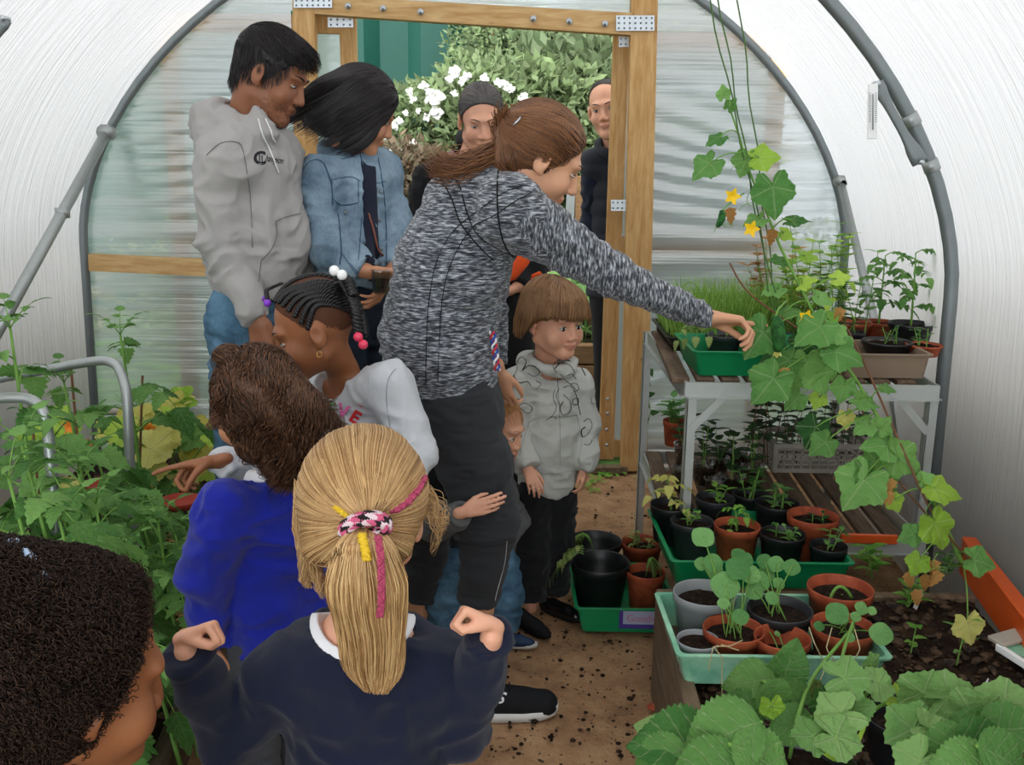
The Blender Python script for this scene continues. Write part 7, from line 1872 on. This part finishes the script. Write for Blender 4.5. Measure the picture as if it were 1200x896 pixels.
def braids_girl():
    root = empty('person', (-.4, 2.2, 0), 'girl with beaded cornrow braids and white top pointing at the tomato bed', 'person')
    h = Head(P(368, 384, 2.16), (-.9, -.2, -.34), (-.32, -.05, .94), .222, .85)
    fr = nrm((-.6, -.8, 0)); s = .68
    J = dict(N=P(402, 434, 2.22), C=P(414, 492, 2.22), W=P(416, 560, 2.22), P=P(416, 615, 2.24), SR=P(364, 458, 2.3), ER=P(305, 545, 2.2), WR=P(258, 541, 2.08),
             SL=P(458, 452, 2.13), EL=P(487, 532, 2.07), WL=P(462, 590, 1.93), HR=P(398, 635, 2.28), KR=P(398, 715, 2.28), AR=P(398, 800, 2.28), HL=P(436, 635, 2.18), KL=P(436, 730, 2.18), AL=P(436, 815, 2.2))
    for a in 'RL': J['K' + a][2] = .36; J['A' + a][2] = .08
    S = SDF(); sculpt_head(S, h, .95, .003); S.cap(J['N'], h.w(0, -.02, -.05), .036, .038, .02); body_core(S, J, s, fr, .038)
    hand(S, P(252, 540, 2.07), (-1, -.05, -.22), (.1, -.5, -.85), 1, .135, ((2, 6, 6), (55, 60, 30), (62, 62, 35), (60, 60, 40)), (10, 10), 3, .5)
    sculpt(S, .0034, 'body', SKN['deep'], root, tint=head_tint(h)); face_bits(root, h, HM['black'], .25, (0, -.5), .7)
    T = SDF(); torso_cloth(T, J, s, fr, .012, P(416, 620, 2.24), .145, .14, .15, .78); sleeve(T, J['SR'], J['ER'], J['WR'], .052, .045, .035, .025); sleeve(T, J['SL'], J['EL'], J['WL'], .052, .046, .036, .025)
    T.cap(J['N'] - V3(.0, .0, .01) + fr * .012, J['N'] + V3(0, 0, .09) + fr * .05, .062, .09, .008, 's')
    top = sculpt(T, .0045, 'white_top', FAB['tee'], root, folds(.004, (12, 12, 16), .0008, 13), smooth=2); hit = Hit(top)
    g_, p_, r_ = solid('green_letter', '4f8f55', .8), solid('pink_letter', 'e06aa8', .8), solid('red_letter', 'c7282f', .8)
    for ch, x, y, an, m_ in (('E', 388, 480, .05, g_), ('V', 402, 482, .3, p_), ('E', 416, 489, .55, r_)): lettering(hit, ch, x, y, 21, an, 'printed_letter', m_, top, 0, .04)
    seam(hit, [[(420, 474), (425, 476)], [(398, 497), (400, 499)]], .0015, 'printed_letter', r_, top)
    seam(hit, [[(464, 432), (455, 445), (453, 470), (458, 505)]], .001, 'seam', solid('grey_seam', '8a8d90', .9), top)
    L = SDF(); L.cap(P(416, 612, 2.24), P(416, 640, 2.24), .1, .1, .02, 'u', (fr, .85))
    for a in 'RL': L.cap(J['H' + a], J['K' + a], .068, .05, .02); L.cap(J['K' + a], J['A' + a], .05, .04, .012, flat1=True)
    sculpt(L, .007, 'leggings', FAB['black'], root)
    for a in 'RL': shoe(root, V3(J['A' + a][0] + .03, J['A' + a][1] + .04, 0), V3(-.6, -.8, 0), .19, FAB['shiny'], FAB['darksole'], .055, w=.035)
    # thin scalp layer plus raised plaited rows
    H = hairvol(h, (0, -.014, .0292), (.0785, .0958, .089), .0, -.035, None, (.8, -.6)); hv = sculpt(H, .0035, 'hair', plain('scalp_between_braids', '4f3020', .7, .2, .3, 40), root, smooth=1)
    def onscalp(x, y, z):
        v = V3(x, y + .014, z - .0292); v = v / math.sqrt((v[0] / .0785) ** 2 + (v[1] / .0958) ** 2 + (v[2] / .089) ** 2); return v + V3(0, -.014, .0292)
    rows = []
    for i, a in enumerate(np.linspace(0, 1, 8)):
        for sx in ((-1, 1) if a > 0 else (0,)):
            th = a * 1.62
            st = V3(sx * math.sin(th) * .078, .072 - .062 * a, .083 * math.cos(th) + .016)
            en = V3(sx * .02, -.085, .06 - .065 * a)
            rows.append((st, en, sx * (.05 + .02 * a)))
    q = MB()
    for st, en, bow in rows:
        pts = []
        for t in np.linspace(0, 1, 60):
            c = st * (1 - t) + en * t; c = c + V3(bow * math.sin(PI * t) * .6 + .004 * math.sin(t * 9), 0, .06 * math.sin(PI * t)); pts.append(onscalp(*c))
        pts = np.array(pts); nrmv = pts - V3(0, -.014, .0292); nrmv /= np.linalg.norm(nrmv, axis=1, keepdims=True)
        T_ = np.gradient(pts, axis=0); T_ /= np.linalg.norm(T_, axis=1, keepdims=True); B_ = np.cross(T_, nrmv)
        for ph in (0, 2.1, 4.2):
            a = np.linspace(0, 52, 60) + ph
            pp = pts + nrmv * (.003 + .0028 * np.sin(a * 1.0))[:, None] + B_ * (.0042 * np.cos(a))[:, None]
            q.tube([h.w(*x) for x in pp], .0037 * h.s, 6)
    q.build('cornrow', HM['black'], hv)
    # gathered tails with beads
    def plait(pts, r, name='braid'):
        pts = np.array(pts); t = np.linspace(0, 1, 26); k = len(pts) - 1
        c = np.array([pts[min(int(x * k), k - 1)] * (1 - (x * k - min(int(x * k), k - 1))) + pts[min(int(x * k), k - 1) + 1] * (x * k - min(int(x * k), k - 1)) for x in t]); q = MB()
        for ph in (0, 2.1, 4.2):
            o = np.stack([r * .6 * np.cos(t * 34 + ph), r * .6 * np.sin(t * 34 + ph), 0 * t], 1); q.tube(c + o, r * .62, 6)
        q.build(name, HM['black'], hv)
    plait([P(402, 330, 2.14), P(411, 345, 2.11), P(417, 365, 2.1), P(420, 390, 2.1)], .012)
    plait([P(405, 335, 2.18), P(416, 352, 2.16), P(424, 375, 2.14), P(426, 392, 2.12)], .012)
    plait([P(398, 322, 2.12), P(408, 328, 2.11), P(414, 345, 2.1)], .011)
    plait([P(330, 332, 2.2), P(320, 336, 2.18), P(312, 340, 2.16), P(313, 350, 2.15)], .005)
    for x, y, Y, m_, r in ((391.8, 317, 2.08, M['white'], .0112), (400.7, 322, 2.075, M['white'], .0112), (419.7, 394.5, 2.09, solid('pink_bead', 'e0405f', .3), .0105), (425.6, 403.5, 2.09, solid('pink_bead', 'e0405f', .3), .0105),
                        (313.5, 355, 2.14, solid('violet_bead', '7a34b8', .3), .0085), (311, 350, 2.17, solid('violet_bead', '6a2da0', .3), .008)):
        q = MB(); q.ball(P(x, y, Y), r, 16); q.build('hair_bead', m_, hv)
    e = h.w(-.082, .006, -.043); q = MB(); q.tube([e + V3(.0055 * math.sin(a), 0, -.0065 + .0065 * math.cos(a)) for a in np.linspace(0, 5.6, 12)], .0012, 6); q.build('earring', FAB['gold'], root)

def curly_girl():
    root = empty('person', (-.47, 1.88, 0), 'child with brown curly hair and royal blue school jumper, back turned', 'person')
    h = Head(P(300, 474, 1.86), (-.82, .42, -.34), (-.24, .12, .94), .202, .85)
    fr = nrm((-.72, .68, 0)); s = .66
    J = dict(N=P(328, 550, 1.9), C=P(326, 612, 1.9), W=P(326, 690, 1.9), P=P(322, 750, 1.9), SR=P(368, 590, 2.0), ER=P(378, 670, 2.0), WR=P(372, 735, 1.97),
             SL=P(266, 596, 1.8), EL=P(240, 680, 1.8), WL=P(246, 752, 1.83), HR=P(335, 775, 1.96), KR=P(335, 860, 1.96), AR=P(335, 960, 1.96), HL=P(300, 775, 1.85), KL=P(300, 860, 1.85), AL=P(300, 960, 1.85))
    for a in 'RL': J['K' + a][2] = .34; J['A' + a][2] = .08
    S = SDF(); sculpt_head(S, h, .95, .003); S.cap(J['N'], h.w(0, -.02, -.05), .036, .038, .02); body_core(S, J, s, fr, .038)
    hand(S, P(250, 757, 1.83), (.35, .1, -.9), (.8, .2, .3), 1, .12, ((25, 30, 20),) * 4, (20, 20), 2); hand(S, J['WR'], (0, 0, -1), (1, 0, 0), 1, .12)
    sculpt(S, .0036, 'body', SKN['tan'], root, tint=head_tint(h)); face_bits(root, h, HM['darkbrown'], .5)
    T = SDF(); torso_cloth(T, J, s, fr, .016, P(325, 747, 1.9), .14, .135, .145, .82); T.cap(P(325, 735, 1.9), P(325, 749, 1.9), .101, .1, .01, 'u', (fr, .86), flat1=True)
    sleeve(T, J['SL'], J['EL'], J['WL'], .055, .05, .042, .025); sleeve(T, J['SR'], J['ER'], J['WR'], .055, .05, .042, .025)
    T.cap(J['N'] - V3(0, 0, .015), J['N'] + V3(0, 0, .1) + fr * .05, .05, .07, .006, 's')
    sculpt(T, .0048, 'blue_jumper', FAB['royal'], root, folds(.006, (11, 11, 14), .0012, 14), smooth=2)
    Cc = SDF(); Cc.torus(J['N'] + V3(0, 0, .002) + fr * .006, nrm(V3(-.25, .2, 1)), .056, .0095, .004); Cc.torus(J['N'] + V3(0, 0, -.008) + fr * .004, nrm(V3(-.25, .2, 1)), .064, .008, .01); sculpt(Cc, .003, 'shirt_collar', FAB['collar'], root)
    L = SDF(); L.cap(P(322, 740, 1.9), P(320, 775, 1.9), .094, .094, .02, 'u', (fr, .85))
    for a in 'RL': L.cap(J['H' + a], J['K' + a], .064, .055, .02); L.cap(J['K' + a], J['A' + a], .054, .048, .012, flat1=True)
    sculpt(L, .006, 'trousers', FAB['grey'], root, folds(.004, (10, 10, 20), .001, 15))
    for a in 'RL': shoe(root, V3(J['A' + a][0] + .04, J['A' + a][1] - .03, 0), V3(-.7, .7, 0), .18, FAB['shiny'], FAB['darksole'], .055, w=.035)
    def ex(S):
        h.el(S, (0, -.04, -.02), (.08, .055, .08), .03); h.el(S, (.0, -.05, -.075), (.066, .04, .04), .03)
        for sx in (-1, 1): h.el(S, (sx * .076, -.015, -.01), (.02, .045, .06), .02)
        h.el(S, (-.09, .004, -.012), (.02, .02, .03), .008, 's')
    H = hairvol(h, (0, -.018, .034), (.087, .104, .097), .0, None, ex, (1, -.3))
    H.plane(h.w(0, 0, -.115), h.d(0, .1, -1))
    hv = sculpt(H, .004, 'hair', HM['brown'], root, lambda V: .005 * vnoise(V * 38) + .003 * vnoise(V * 110), smooth=1); Vv, _ = H.mesh(.006); ql = h.loc(Vv)
    r0 = pick_roots(Vv, 3600, ql[:, 2] > -.02)
    st = grow(H, r0, lambda p, t: h.d(0, -.35, -.75)[None] + .8 * np.stack([vnoise(p * 20), vnoise(p * 20 + 9), vnoise(p * 20 + 30)], 1), 26, .0048, .002)
    strands_mesh('hair_strands', curl(st, .0062, 3.0), .0011, HM['brown'], hv)
    r1 = pick_roots(Vv, 1500, (ql[:, 2] < .0) & (ql[:, 1] < .01)); st = grow(H, r1, lambda p, t: h.d(0, -.15, -.8)[None] + .5 * np.stack([vnoise(p * 24), vnoise(p * 24 + 9), vnoise(p * 24 + 30)], 1) , 22, .0045, .003)
    strands_mesh('hair_strands', curl(st, .0085, 3.0), .0011, HM['brown'], hv)
    bc = P(268, 416, 1.85); n = 420; t = np.linspace(0, 1, 22)
    ax = rng.normal(size=(n, 3)); ax /= np.linalg.norm(ax, axis=1, keepdims=True); o1 = np.cross(ax, [.3, .5, .8]); o1 /= np.linalg.norm(o1, axis=1, keepdims=True); o2 = np.cross(ax, o1)
    rad = .012 + .016 * rng.random((n, 1, 1)); a = (t[None] * 5 + rng.random((n, 1)) * 6)[..., None]
    strands_mesh('hair_bun', bc + rad * (np.cos(a) * o1[:, None] + np.sin(a) * o2[:, None]) * V3(1.15, 1, .8), .0011, HM['brown'], hv)
    q = MB(); 
    for k in range(6): q.tube([P(262 - k * 2 - 5 * math.sin(a), 418 + k - 7 * math.cos(a) + a, 1.85) for a in np.linspace(0, 4.4 + k * .2, 14)], .0013, 5)
    q.build('loose_curl', HM['brown'], hv)

def blonde_girl():
    root = empty('person', (-.24, 1.26, 0), 'girl with blonde ponytail and navy jumper, back turned, raising both fists', 'person')
    h = Head(P(428, 603, 1.27), (.02, .98, -.16), (.0, .12, .99), .215, .85)
    fr = nrm((.08, 1, 0)); s = .66
    N = P(426, 722, 1.25); C = P(424, 800, 1.25)
    J = dict(N=N, C=C, W=C + V3(0, 0, -.16), P=C + V3(0, .01, -.27), SL=P(328, 792, 1.24), EL=P(271, 866, 1.24), WL=P(218, 762, 1.18), SR=P(520, 790, 1.26), ER=P(545, 858, 1.26), WR=P(576, 746, 1.2))
    for a, x in (('L', -.07), ('R', .07)):
        J['H' + a] = J['P'] + V3(x, 0, -.03); J['K' + a] = V3(J['P'][0] + x, 1.27, .3); J['A' + a] = V3(J['P'][0] + x, 1.25, .07)
    S = SDF(); sculpt_head(S, h, .95, .003); S.cap(N, h.w(0, -.025, -.04), .036, .04, .02); body_core(S, J, s, fr, .036)
    S.cap(P(385, 775, 1.25), P(465, 770, 1.25), .036, .036, .03); S.ell(N + V3(0, -.006, -.036), (.062, .05, .05), k=.03)
    fist = ((78, 88, 60), (82, 90, 60), (84, 90, 60), (84, 90, 60))
    hand(S, P(214, 747, 1.18), (.88, .0, .42), (.3, -.3, -.87), -1, .096, fist, (25, 35), 1, .55)
    hand(S, P(580, 733, 1.2), (-.86, .0, .46), (-.3, -.45, -.8), 1, .098, fist, (25, 35), 1, .55)
    sculpt(S, .003, 'body', SKN['pale'], root, tint=head_tint(h), smooth=1); face_bits(root, h, HM['lightbrown'], .8)
    T = SDF(); T.cap(P(424, 800, 1.25), J['W'], .112, .11, .03, 'u', (fr, .78)); T.cap(J['W'], J['P'] - V3(0, 0, .02), .112, .115, .03, 'u', (fr, .8), flat1=True)
    T.cap(J['SL'] + V3(.015, 0, 0), J['SR'] - V3(.015, 0, 0), .052, .052, .05)
    T.cap(P(424, 775, 1.26), P(426, 755, 1.26), .085, .06, .05, 'u', (fr, .8))
    sleeve(T, J['SL'], J['EL'], J['WL'], .05, .04, .03, .014); sleeve(T, J['SR'], J['ER'], J['WR'], .05, .042, .032, .014)
    T.torus(J['WL'] - (J['WL'] - J['EL']) * .06, J['WL'] - J['EL'], .029, .008, .01); T.torus(J['WR'] - (J['WR'] - J['ER']) * .06, J['WR'] - J['ER'], .03, .008, .01)
    nk = (N + V3(0, .01, .055), N + V3(0, -.03, -.062))
    T.ell(N + V3(0, -.005, .018), (.074, .09, .07), k=.008, m='s')
    jp = sculpt(T, .0042, 'navy_jumper', FAB['navy'], root, folds(.0055, (11, 11, 13), .001, 16), smooth=2)
    Cc = SDF(); Cc.ell(N + V3(0, -.003, .016), (.076, .091, .072), k=.004); Cc.ell(N + V3(0, -.003, .026), (.064, .078, .071), k=.004, m='s'); Cc.plane(N + V3(0, 0, .004), V3(0, .45, 1)); 
    T2 = SDF(); T2.ops = list(T.ops[:-1])
    Cc._a(lambda p: T2(p) - .002, N, N, .004, 'i'); sculpt(Cc, .003, 'white_collar', FAB['collar'], root)
    L = SDF(); L.cap(J['P'] + V3(0, 0, .01), J['P'] - V3(0, 0, .03), .105, .105, .02, 'u', (fr, .85))
    for a in 'RL': L.cap(J['H' + a], J['K' + a], .064, .052, .02); L.cap(J['K' + a], J['A' + a], .052, .046, .012, flat1=True)
    sculpt(L, .007, 'trousers', FAB['grey'], root, folds(.004, (10, 10, 20), .001, 17))
    for a in 'RL': shoe(root, V3(J['A' + a][0], J['A' + a][1] - .06, 0), V3(0, 1, 0), .19, FAB['shiny'], FAB['darksole'], .055, w=.036)
    # hair drawn back into a low ponytail
    H = hairvol(h, (0, -.02, .033), (.09, .108, .1), .004, -.062, lambda S: (h.el(S, (0, -.07, -.03), (.07, .05, .05), .03),), (.85, -.53))
    hv = sculpt(H, .0036, 'hair', HM['blonde'], root, lambda V: .002 * vnoise(V * 50), smooth=2); Vv, _ = H.mesh(.005)
    bw = P(430, 614, 1.147); ql = h.loc(Vv)
    r0 = pick_roots(Vv, 11000); D = np.linalg.norm(r0 - bw, axis=1)
    offs = .001 + .003 * rng.random(len(r0)) + .0018 * (vnoise(r0 * 45) + 1)
    p = r0.copy(); out = [p]
    for i in range(17):
        d = bw - p; L_ = np.linalg.norm(d, axis=1, keepdims=True); d = d / (L_ + 1e-6)
        d = d + .16 * np.stack([vnoise(p * 22 + 1), vnoise(p * 22 + 40), vnoise(p * 22 + 80)], 1) * (L_ > .02) + h.d(0, 0, .25)[None] * np.clip(L_ * 6 - .4, 0, 1)
        d /= np.linalg.norm(d, axis=1, keepdims=True) + 1e-9
        p = p + d * np.minimum(.0105, L_ * .5)
        v = H(p); m = v < offs; g_ = H.grad(p[m]); p[m] += g_ * (offs[m] - v[m])[:, None]; out.append(p.copy())
    strands_mesh('hair_strands', np.stack(out, 1), .0007, HM['blonde'], hv, .8)
    # tail
    n = 3000; tt = np.linspace(0, 1, 20)
    cl = [bw, P(430, 640, 1.1), P(430, 690, 1.1), P(432, 745, 1.12), P(436, 790, 1.13), P(440, 812, 1.13)]
    cl = np.array(cl); x = tt * 4.999; i = x.astype(int); f_ = (x - i)[:, None]; cen = cl[i] * (1 - f_) + cl[i + 1] * f_
    wd = np.interp(tt, [0, .12, .35, .6, .85, 1], [.010, .026, .048, .044, .028, .014])
    ang = rng.random((n, 1)) * 6.28; rr = np.sqrt(rng.random((n, 1)))
    th = ang + .5 * tt[None] 
    tail = cen[None] + np.stack([np.cos(th) * rr * wd, np.sin(th) * rr * wd * .5, 0 * th], 2)
    tail += .012 * np.stack([vnoise((tail * 16 + 3).reshape(-1, 3)).reshape(n, 20), vnoise((tail * 16 + 30).reshape(-1, 3)).reshape(n, 20), 0 * th], 2) * tt[None, :, None] ** .5
    ln = .72 + .28 * rng.random((n, 1)) ** .6
    ti = tt[None] * ln * 19; i0 = np.minimum(ti.astype(int), 18); f2 = (ti - i0)[..., None]; ar = np.arange(n)[:, None]
    tail = tail[ar, i0] * (1 - f2) + tail[ar, i0 + 1] * f2
    strands_mesh('ponytail', curl(tail, .0028, 1.2), .0010, HM['blonde'], hv, .5)
    q = SDF(); q.cap(cl[0] + V3(0, .01, 0), P(430, 650, 1.11), .008, .012, .02, 'u', (V3(0, 1, 0), .5)); q.cap(P(430, 650, 1.115), P(432, 735, 1.13), .024, .024, .02, 'u', (V3(0, 1, 0), .35)); q.cap(P(432, 735, 1.13), P(438, 780, 1.14), .02, .004, .02, 'u', (V3(0, 1, 0), .35))
    sculpt(q, .004, 'ponytail', HM['blonde'], hv)
    # flyaway wisps either side of the face
    def wisps(pts0, pts1, n):
        t = np.linspace(0, 1, 16)[None, :, None]; a = rng.random((n, 1, 1)); b_ = rng.random((n, 1, 1))
        A = pts0[0] * (1 - a) + pts0[1] * a; B = pts1[0] * (1 - b_) + pts1[1] * b_
        mid = (A + B) / 2 + rng.normal(size=(n, 1, 3)) * .008 + V3(.02 * np.sign(B[0, 0, 0] - A[0, 0, 0]), 0, .0)
        w_ = (1 - t) ** 2 * A + 2 * t * (1 - t) * mid + t * t * B
        return curl(w_, .004, 1.3)
    strands_mesh('loose_hair', wisps((P(497, 560, 1.27), P(500, 610, 1.25)), (P(524, 600, 1.24), P(505, 650, 1.24)), 70), .00055, HM['blonde'], hv)
    strands_mesh('loose_hair', wisps((P(345, 560, 1.27), P(342, 620, 1.25)), (P(352, 680, 1.22), P(362, 690, 1.22)), 130), .0008, HM['blonde'], hv)
    strands_mesh('loose_hair', wisps((P(350, 640, 1.26), P(352, 660, 1.25)), (P(380, 700, 1.16), P(372, 690, 1.2)), 90), .0008, HM['blonde'], hv)
    # scrunchie : crumpled ring of three coloured cloths
    pk = (solid('pink_cloth', 'c8597c', .9), solid('dark_cloth', '1b1418', .9), solid('pale_cloth', 'd9c3c8', .9))
    e = empty('scrunchie', bw); e.parent = root; e.location = Vector(bw) - Vector(root.location)
    ux, uz = nrm(V3(1, 0, .18)), nrm(V3(-.18, 0, 1))
    for k, m_ in enumerate(pk):
        q = MB()
        for j in range(5):
            pts = []
            for t in np.linspace(0, 1, 60):
                a = t * 6.28; ph = a * 11 + k * 2.1 + j * 1.25
                r1 = .0125 * (1 + .15 * math.sin(a * 5 + j))
                pts.append(bw + ux * ((.024 + r1 * .62 * math.cos(ph)) * math.cos(a)) + uz * ((.0115 + r1 * .55 * math.cos(ph)) * math.sin(a)) + V3(0, -1, 0) * (.012 + r1 * .9 * math.sin(ph)))
            q.tube(pts, .0028, 5, cap=False)
        q.build('cloth_frill', m_, e)
    def cordb(pts, r, m_, name):
        pts = np.array(pts); k = len(pts) - 1; t = np.linspace(0, 1, 40); c = []
        for x in t: i = min(int(x * k), k - 1); f = x * k - i; c.append(pts[i] * (1 - f) + pts[i + 1] * f)
        c = np.array(c); q = MB()
        for ph in (0, 2.1, 4.2): q.tube(c + np.stack([r * .95 * np.cos(t * 44 + ph), r * .8 * np.sin(t * 88 + ph), 0 * t], 1), r * .6, 5)
        q.build(name, m_, root)
    hh = Hit(hv)
    def on(px, py, o=.007):
        v = hh(px, py, o); return v if v is not None else P(px, py, 1.14)
    pb = solid('pink_plait_thread', 'a8405e', .8)
    cordb([on(491, 560), on(483, 575), on(472, 588), on(458, 598)], .0048, pb, 'thread_braid')
    cordb([P(443, 628, 1.085), P(446, 650, 1.075), P(447, 680, 1.068), P(447, 705, 1.07), P(445, 722, 1.075)], .0036, pb, 'thread_braid')
    yb = solid('yellow_plait_thread', 'd9b52a', .8)
    cordb([on(396, 593), on(404, 601), on(413, 607)], .0036, yb, 'thread_braid'); cordb([P(424, 626, 1.09), P(427, 640, 1.08), P(430, 655, 1.075)], .0042, yb, 'thread_braid')

def afro_child():
    root = empty('person', (-.5, .9, 0), 'child with thick black coiled hair, face turned away, nearest of all the children', 'person')
    h = Head(P(88, 792, .98), (.78, .58, -.24), (.12, .1, .98), .228, .85)
    fr = nrm((.8, .6, 0)); s = .66; N = h.w(0, -.05, -.15)
    J = dict(N=N, C=N + V3(0, 0, -.11), W=N + V3(0, 0, -.26), P=N + V3(0, 0, -.38)); r = nrm(V3(.6, -.8, 0))
    for a, sg in (('R', 1), ('L', -1)):
        J['S' + a] = N + r * sg * .115 + V3(0, 0, -.05); J['E' + a] = J['S' + a] + r * sg * .03 + V3(0, 0, -.18); J['W' + a] = J['E' + a] + fr * .06 + V3(0, 0, -.13)
        J['H' + a] = J['P'] + r * sg * .06; J['K' + a] = V3(J['H' + a][0], J['H' + a][1], .28); J['A' + a] = V3(J['H' + a][0], J['H' + a][1], .07)
    S = SDF(); sculpt_head(S, h, .95, .004); S.cap(N, h.w(0, -.02, -.05), .038, .042, .02); body_core(S, J, s, fr, .038)
    for a, sd in (('R', 1), ('L', -1)): hand(S, J['W' + a], (0, 0, -1), -r if a == 'R' else r, sd, .12)
    sculpt(S, .0028, 'body', SKN['deep'], root, tint=head_tint(h)); 
    T = SDF(); torso_cloth(T, J, s, fr, .012, J['P'], .14, .135, .145, .8)
    for a in 'RL': sleeve(T, J['S' + a], J['E' + a], J['W' + a], .05, .045, .036, .025)
    T.cap(N - V3(0, 0, .01), N + V3(0, 0, .1) + fr * .04, .05, .07, .006, 's'); sculpt(T, .006, 'navy_jumper', FAB['navy'], root, folds(.004))
    L = SDF(); L.cap(J['P'] + V3(0, 0, .02), J['P'] - V3(0, 0, .03), .1, .1, .02)
    for a in 'RL': L.cap(J['H' + a], J['K' + a], .06, .05, .02); L.cap(J['K' + a], J['A' + a], .05, .045, .012, flat1=True)
    sculpt(L, .008, 'trousers', FAB['grey'], root)
    for a in 'RL': shoe(root, J['A' + a] * V3(1, 1, 0) - fr * .06, fr, .18, FAB['shiny'], FAB['darksole'], .055, w=.036)
    def ex(S):
        h.el(S, (0, -.06, .02), (.1, .09, .1), .04); h.el(S, (0, -.1, .075), (.08, .07, .07), .04); h.el(S, (0, -.09, -.05), (.085, .06, .06), .03)
        h.el(S, (.088, .002, -.02), (.017, .02, .034), .01, 's')
    H = hairvol(h, (0, -.022, .036), (.09, .11, .1), -.032, None, ex, (1, -.28)); H.plane(h.w(0, 0, -.12), h.d(0, .2, -1))
    hv = sculpt(H, .0032, 'hair', HM['afro'], root, lambda V: .006 * vnoise(V * 70) + .004 * vnoise(V * 160), smooth=0); Vv, Qv = H.mesh(.0045); nv = H.grad(Vv)
    ids = rng.choice(len(Vv), 15000); base = Vv[ids] + nv[ids] * (.001 + .004 * (vnoise(Vv[ids] * 60) + 1))[:, None]
    tn = rng.normal(size=(15000, 3)); tn -= nv[ids] * (tn * nv[ids]).sum(1, keepdims=True); tn /= np.linalg.norm(tn, axis=1, keepdims=True)
    t = np.linspace(0, 1, 14)[None, :, None]; ln = .016 + .014 * rng.random((15000, 1, 1))
    st = base[:, None] + tn[:, None] * t * ln + nv[ids][:, None] * np.sin(t * PI) * .005
    st = curl(st, .0028, 2.2, grow_=False)
    strands_mesh('coiled_strands', st, .00065, HM['afro'], hv, .8)
    # fine short hairs along the temple
    ql = h.loc(Vv); mk = (ql[:, 1] > .03) & (ql[:, 0] > 0); r0 = pick_roots(Vv, 900, mk)
    strands_mesh('coiled_strands', curl(grow(S, r0, lambda p, t: h.d(0, .7, -.5)[None] + .6 * rng.normal(size=p.shape), 7, .004, .0008), .0015, 1.5), .00045, HM['afro'], hv)
    q = MB(); 
    hh = Hit(hv)
    for k in range(3):
        l = hh.line([(4 + k * 4, 640 - k * 2), (20 + k * 4, 648), (34 + k * 3, 662), (44 + k * 3, 680)], 14, .006)
        if len(l) > 3: q.tube(l, [.002 + .003 * abs(math.sin(9 * t + k)) for t in np.linspace(0, 1, len(l))], 6)
    q.build('hair_ribbon', plain('pale_blue_ribbon', '9fb4cf', .4, .5, .3, 80), root)

for _f in (main_woman, hoodie_man, denim_woman, doorway_woman, doorway_man, boy, toddler, braids_girl, curly_girl, blonde_girl, afro_child):
    _f()
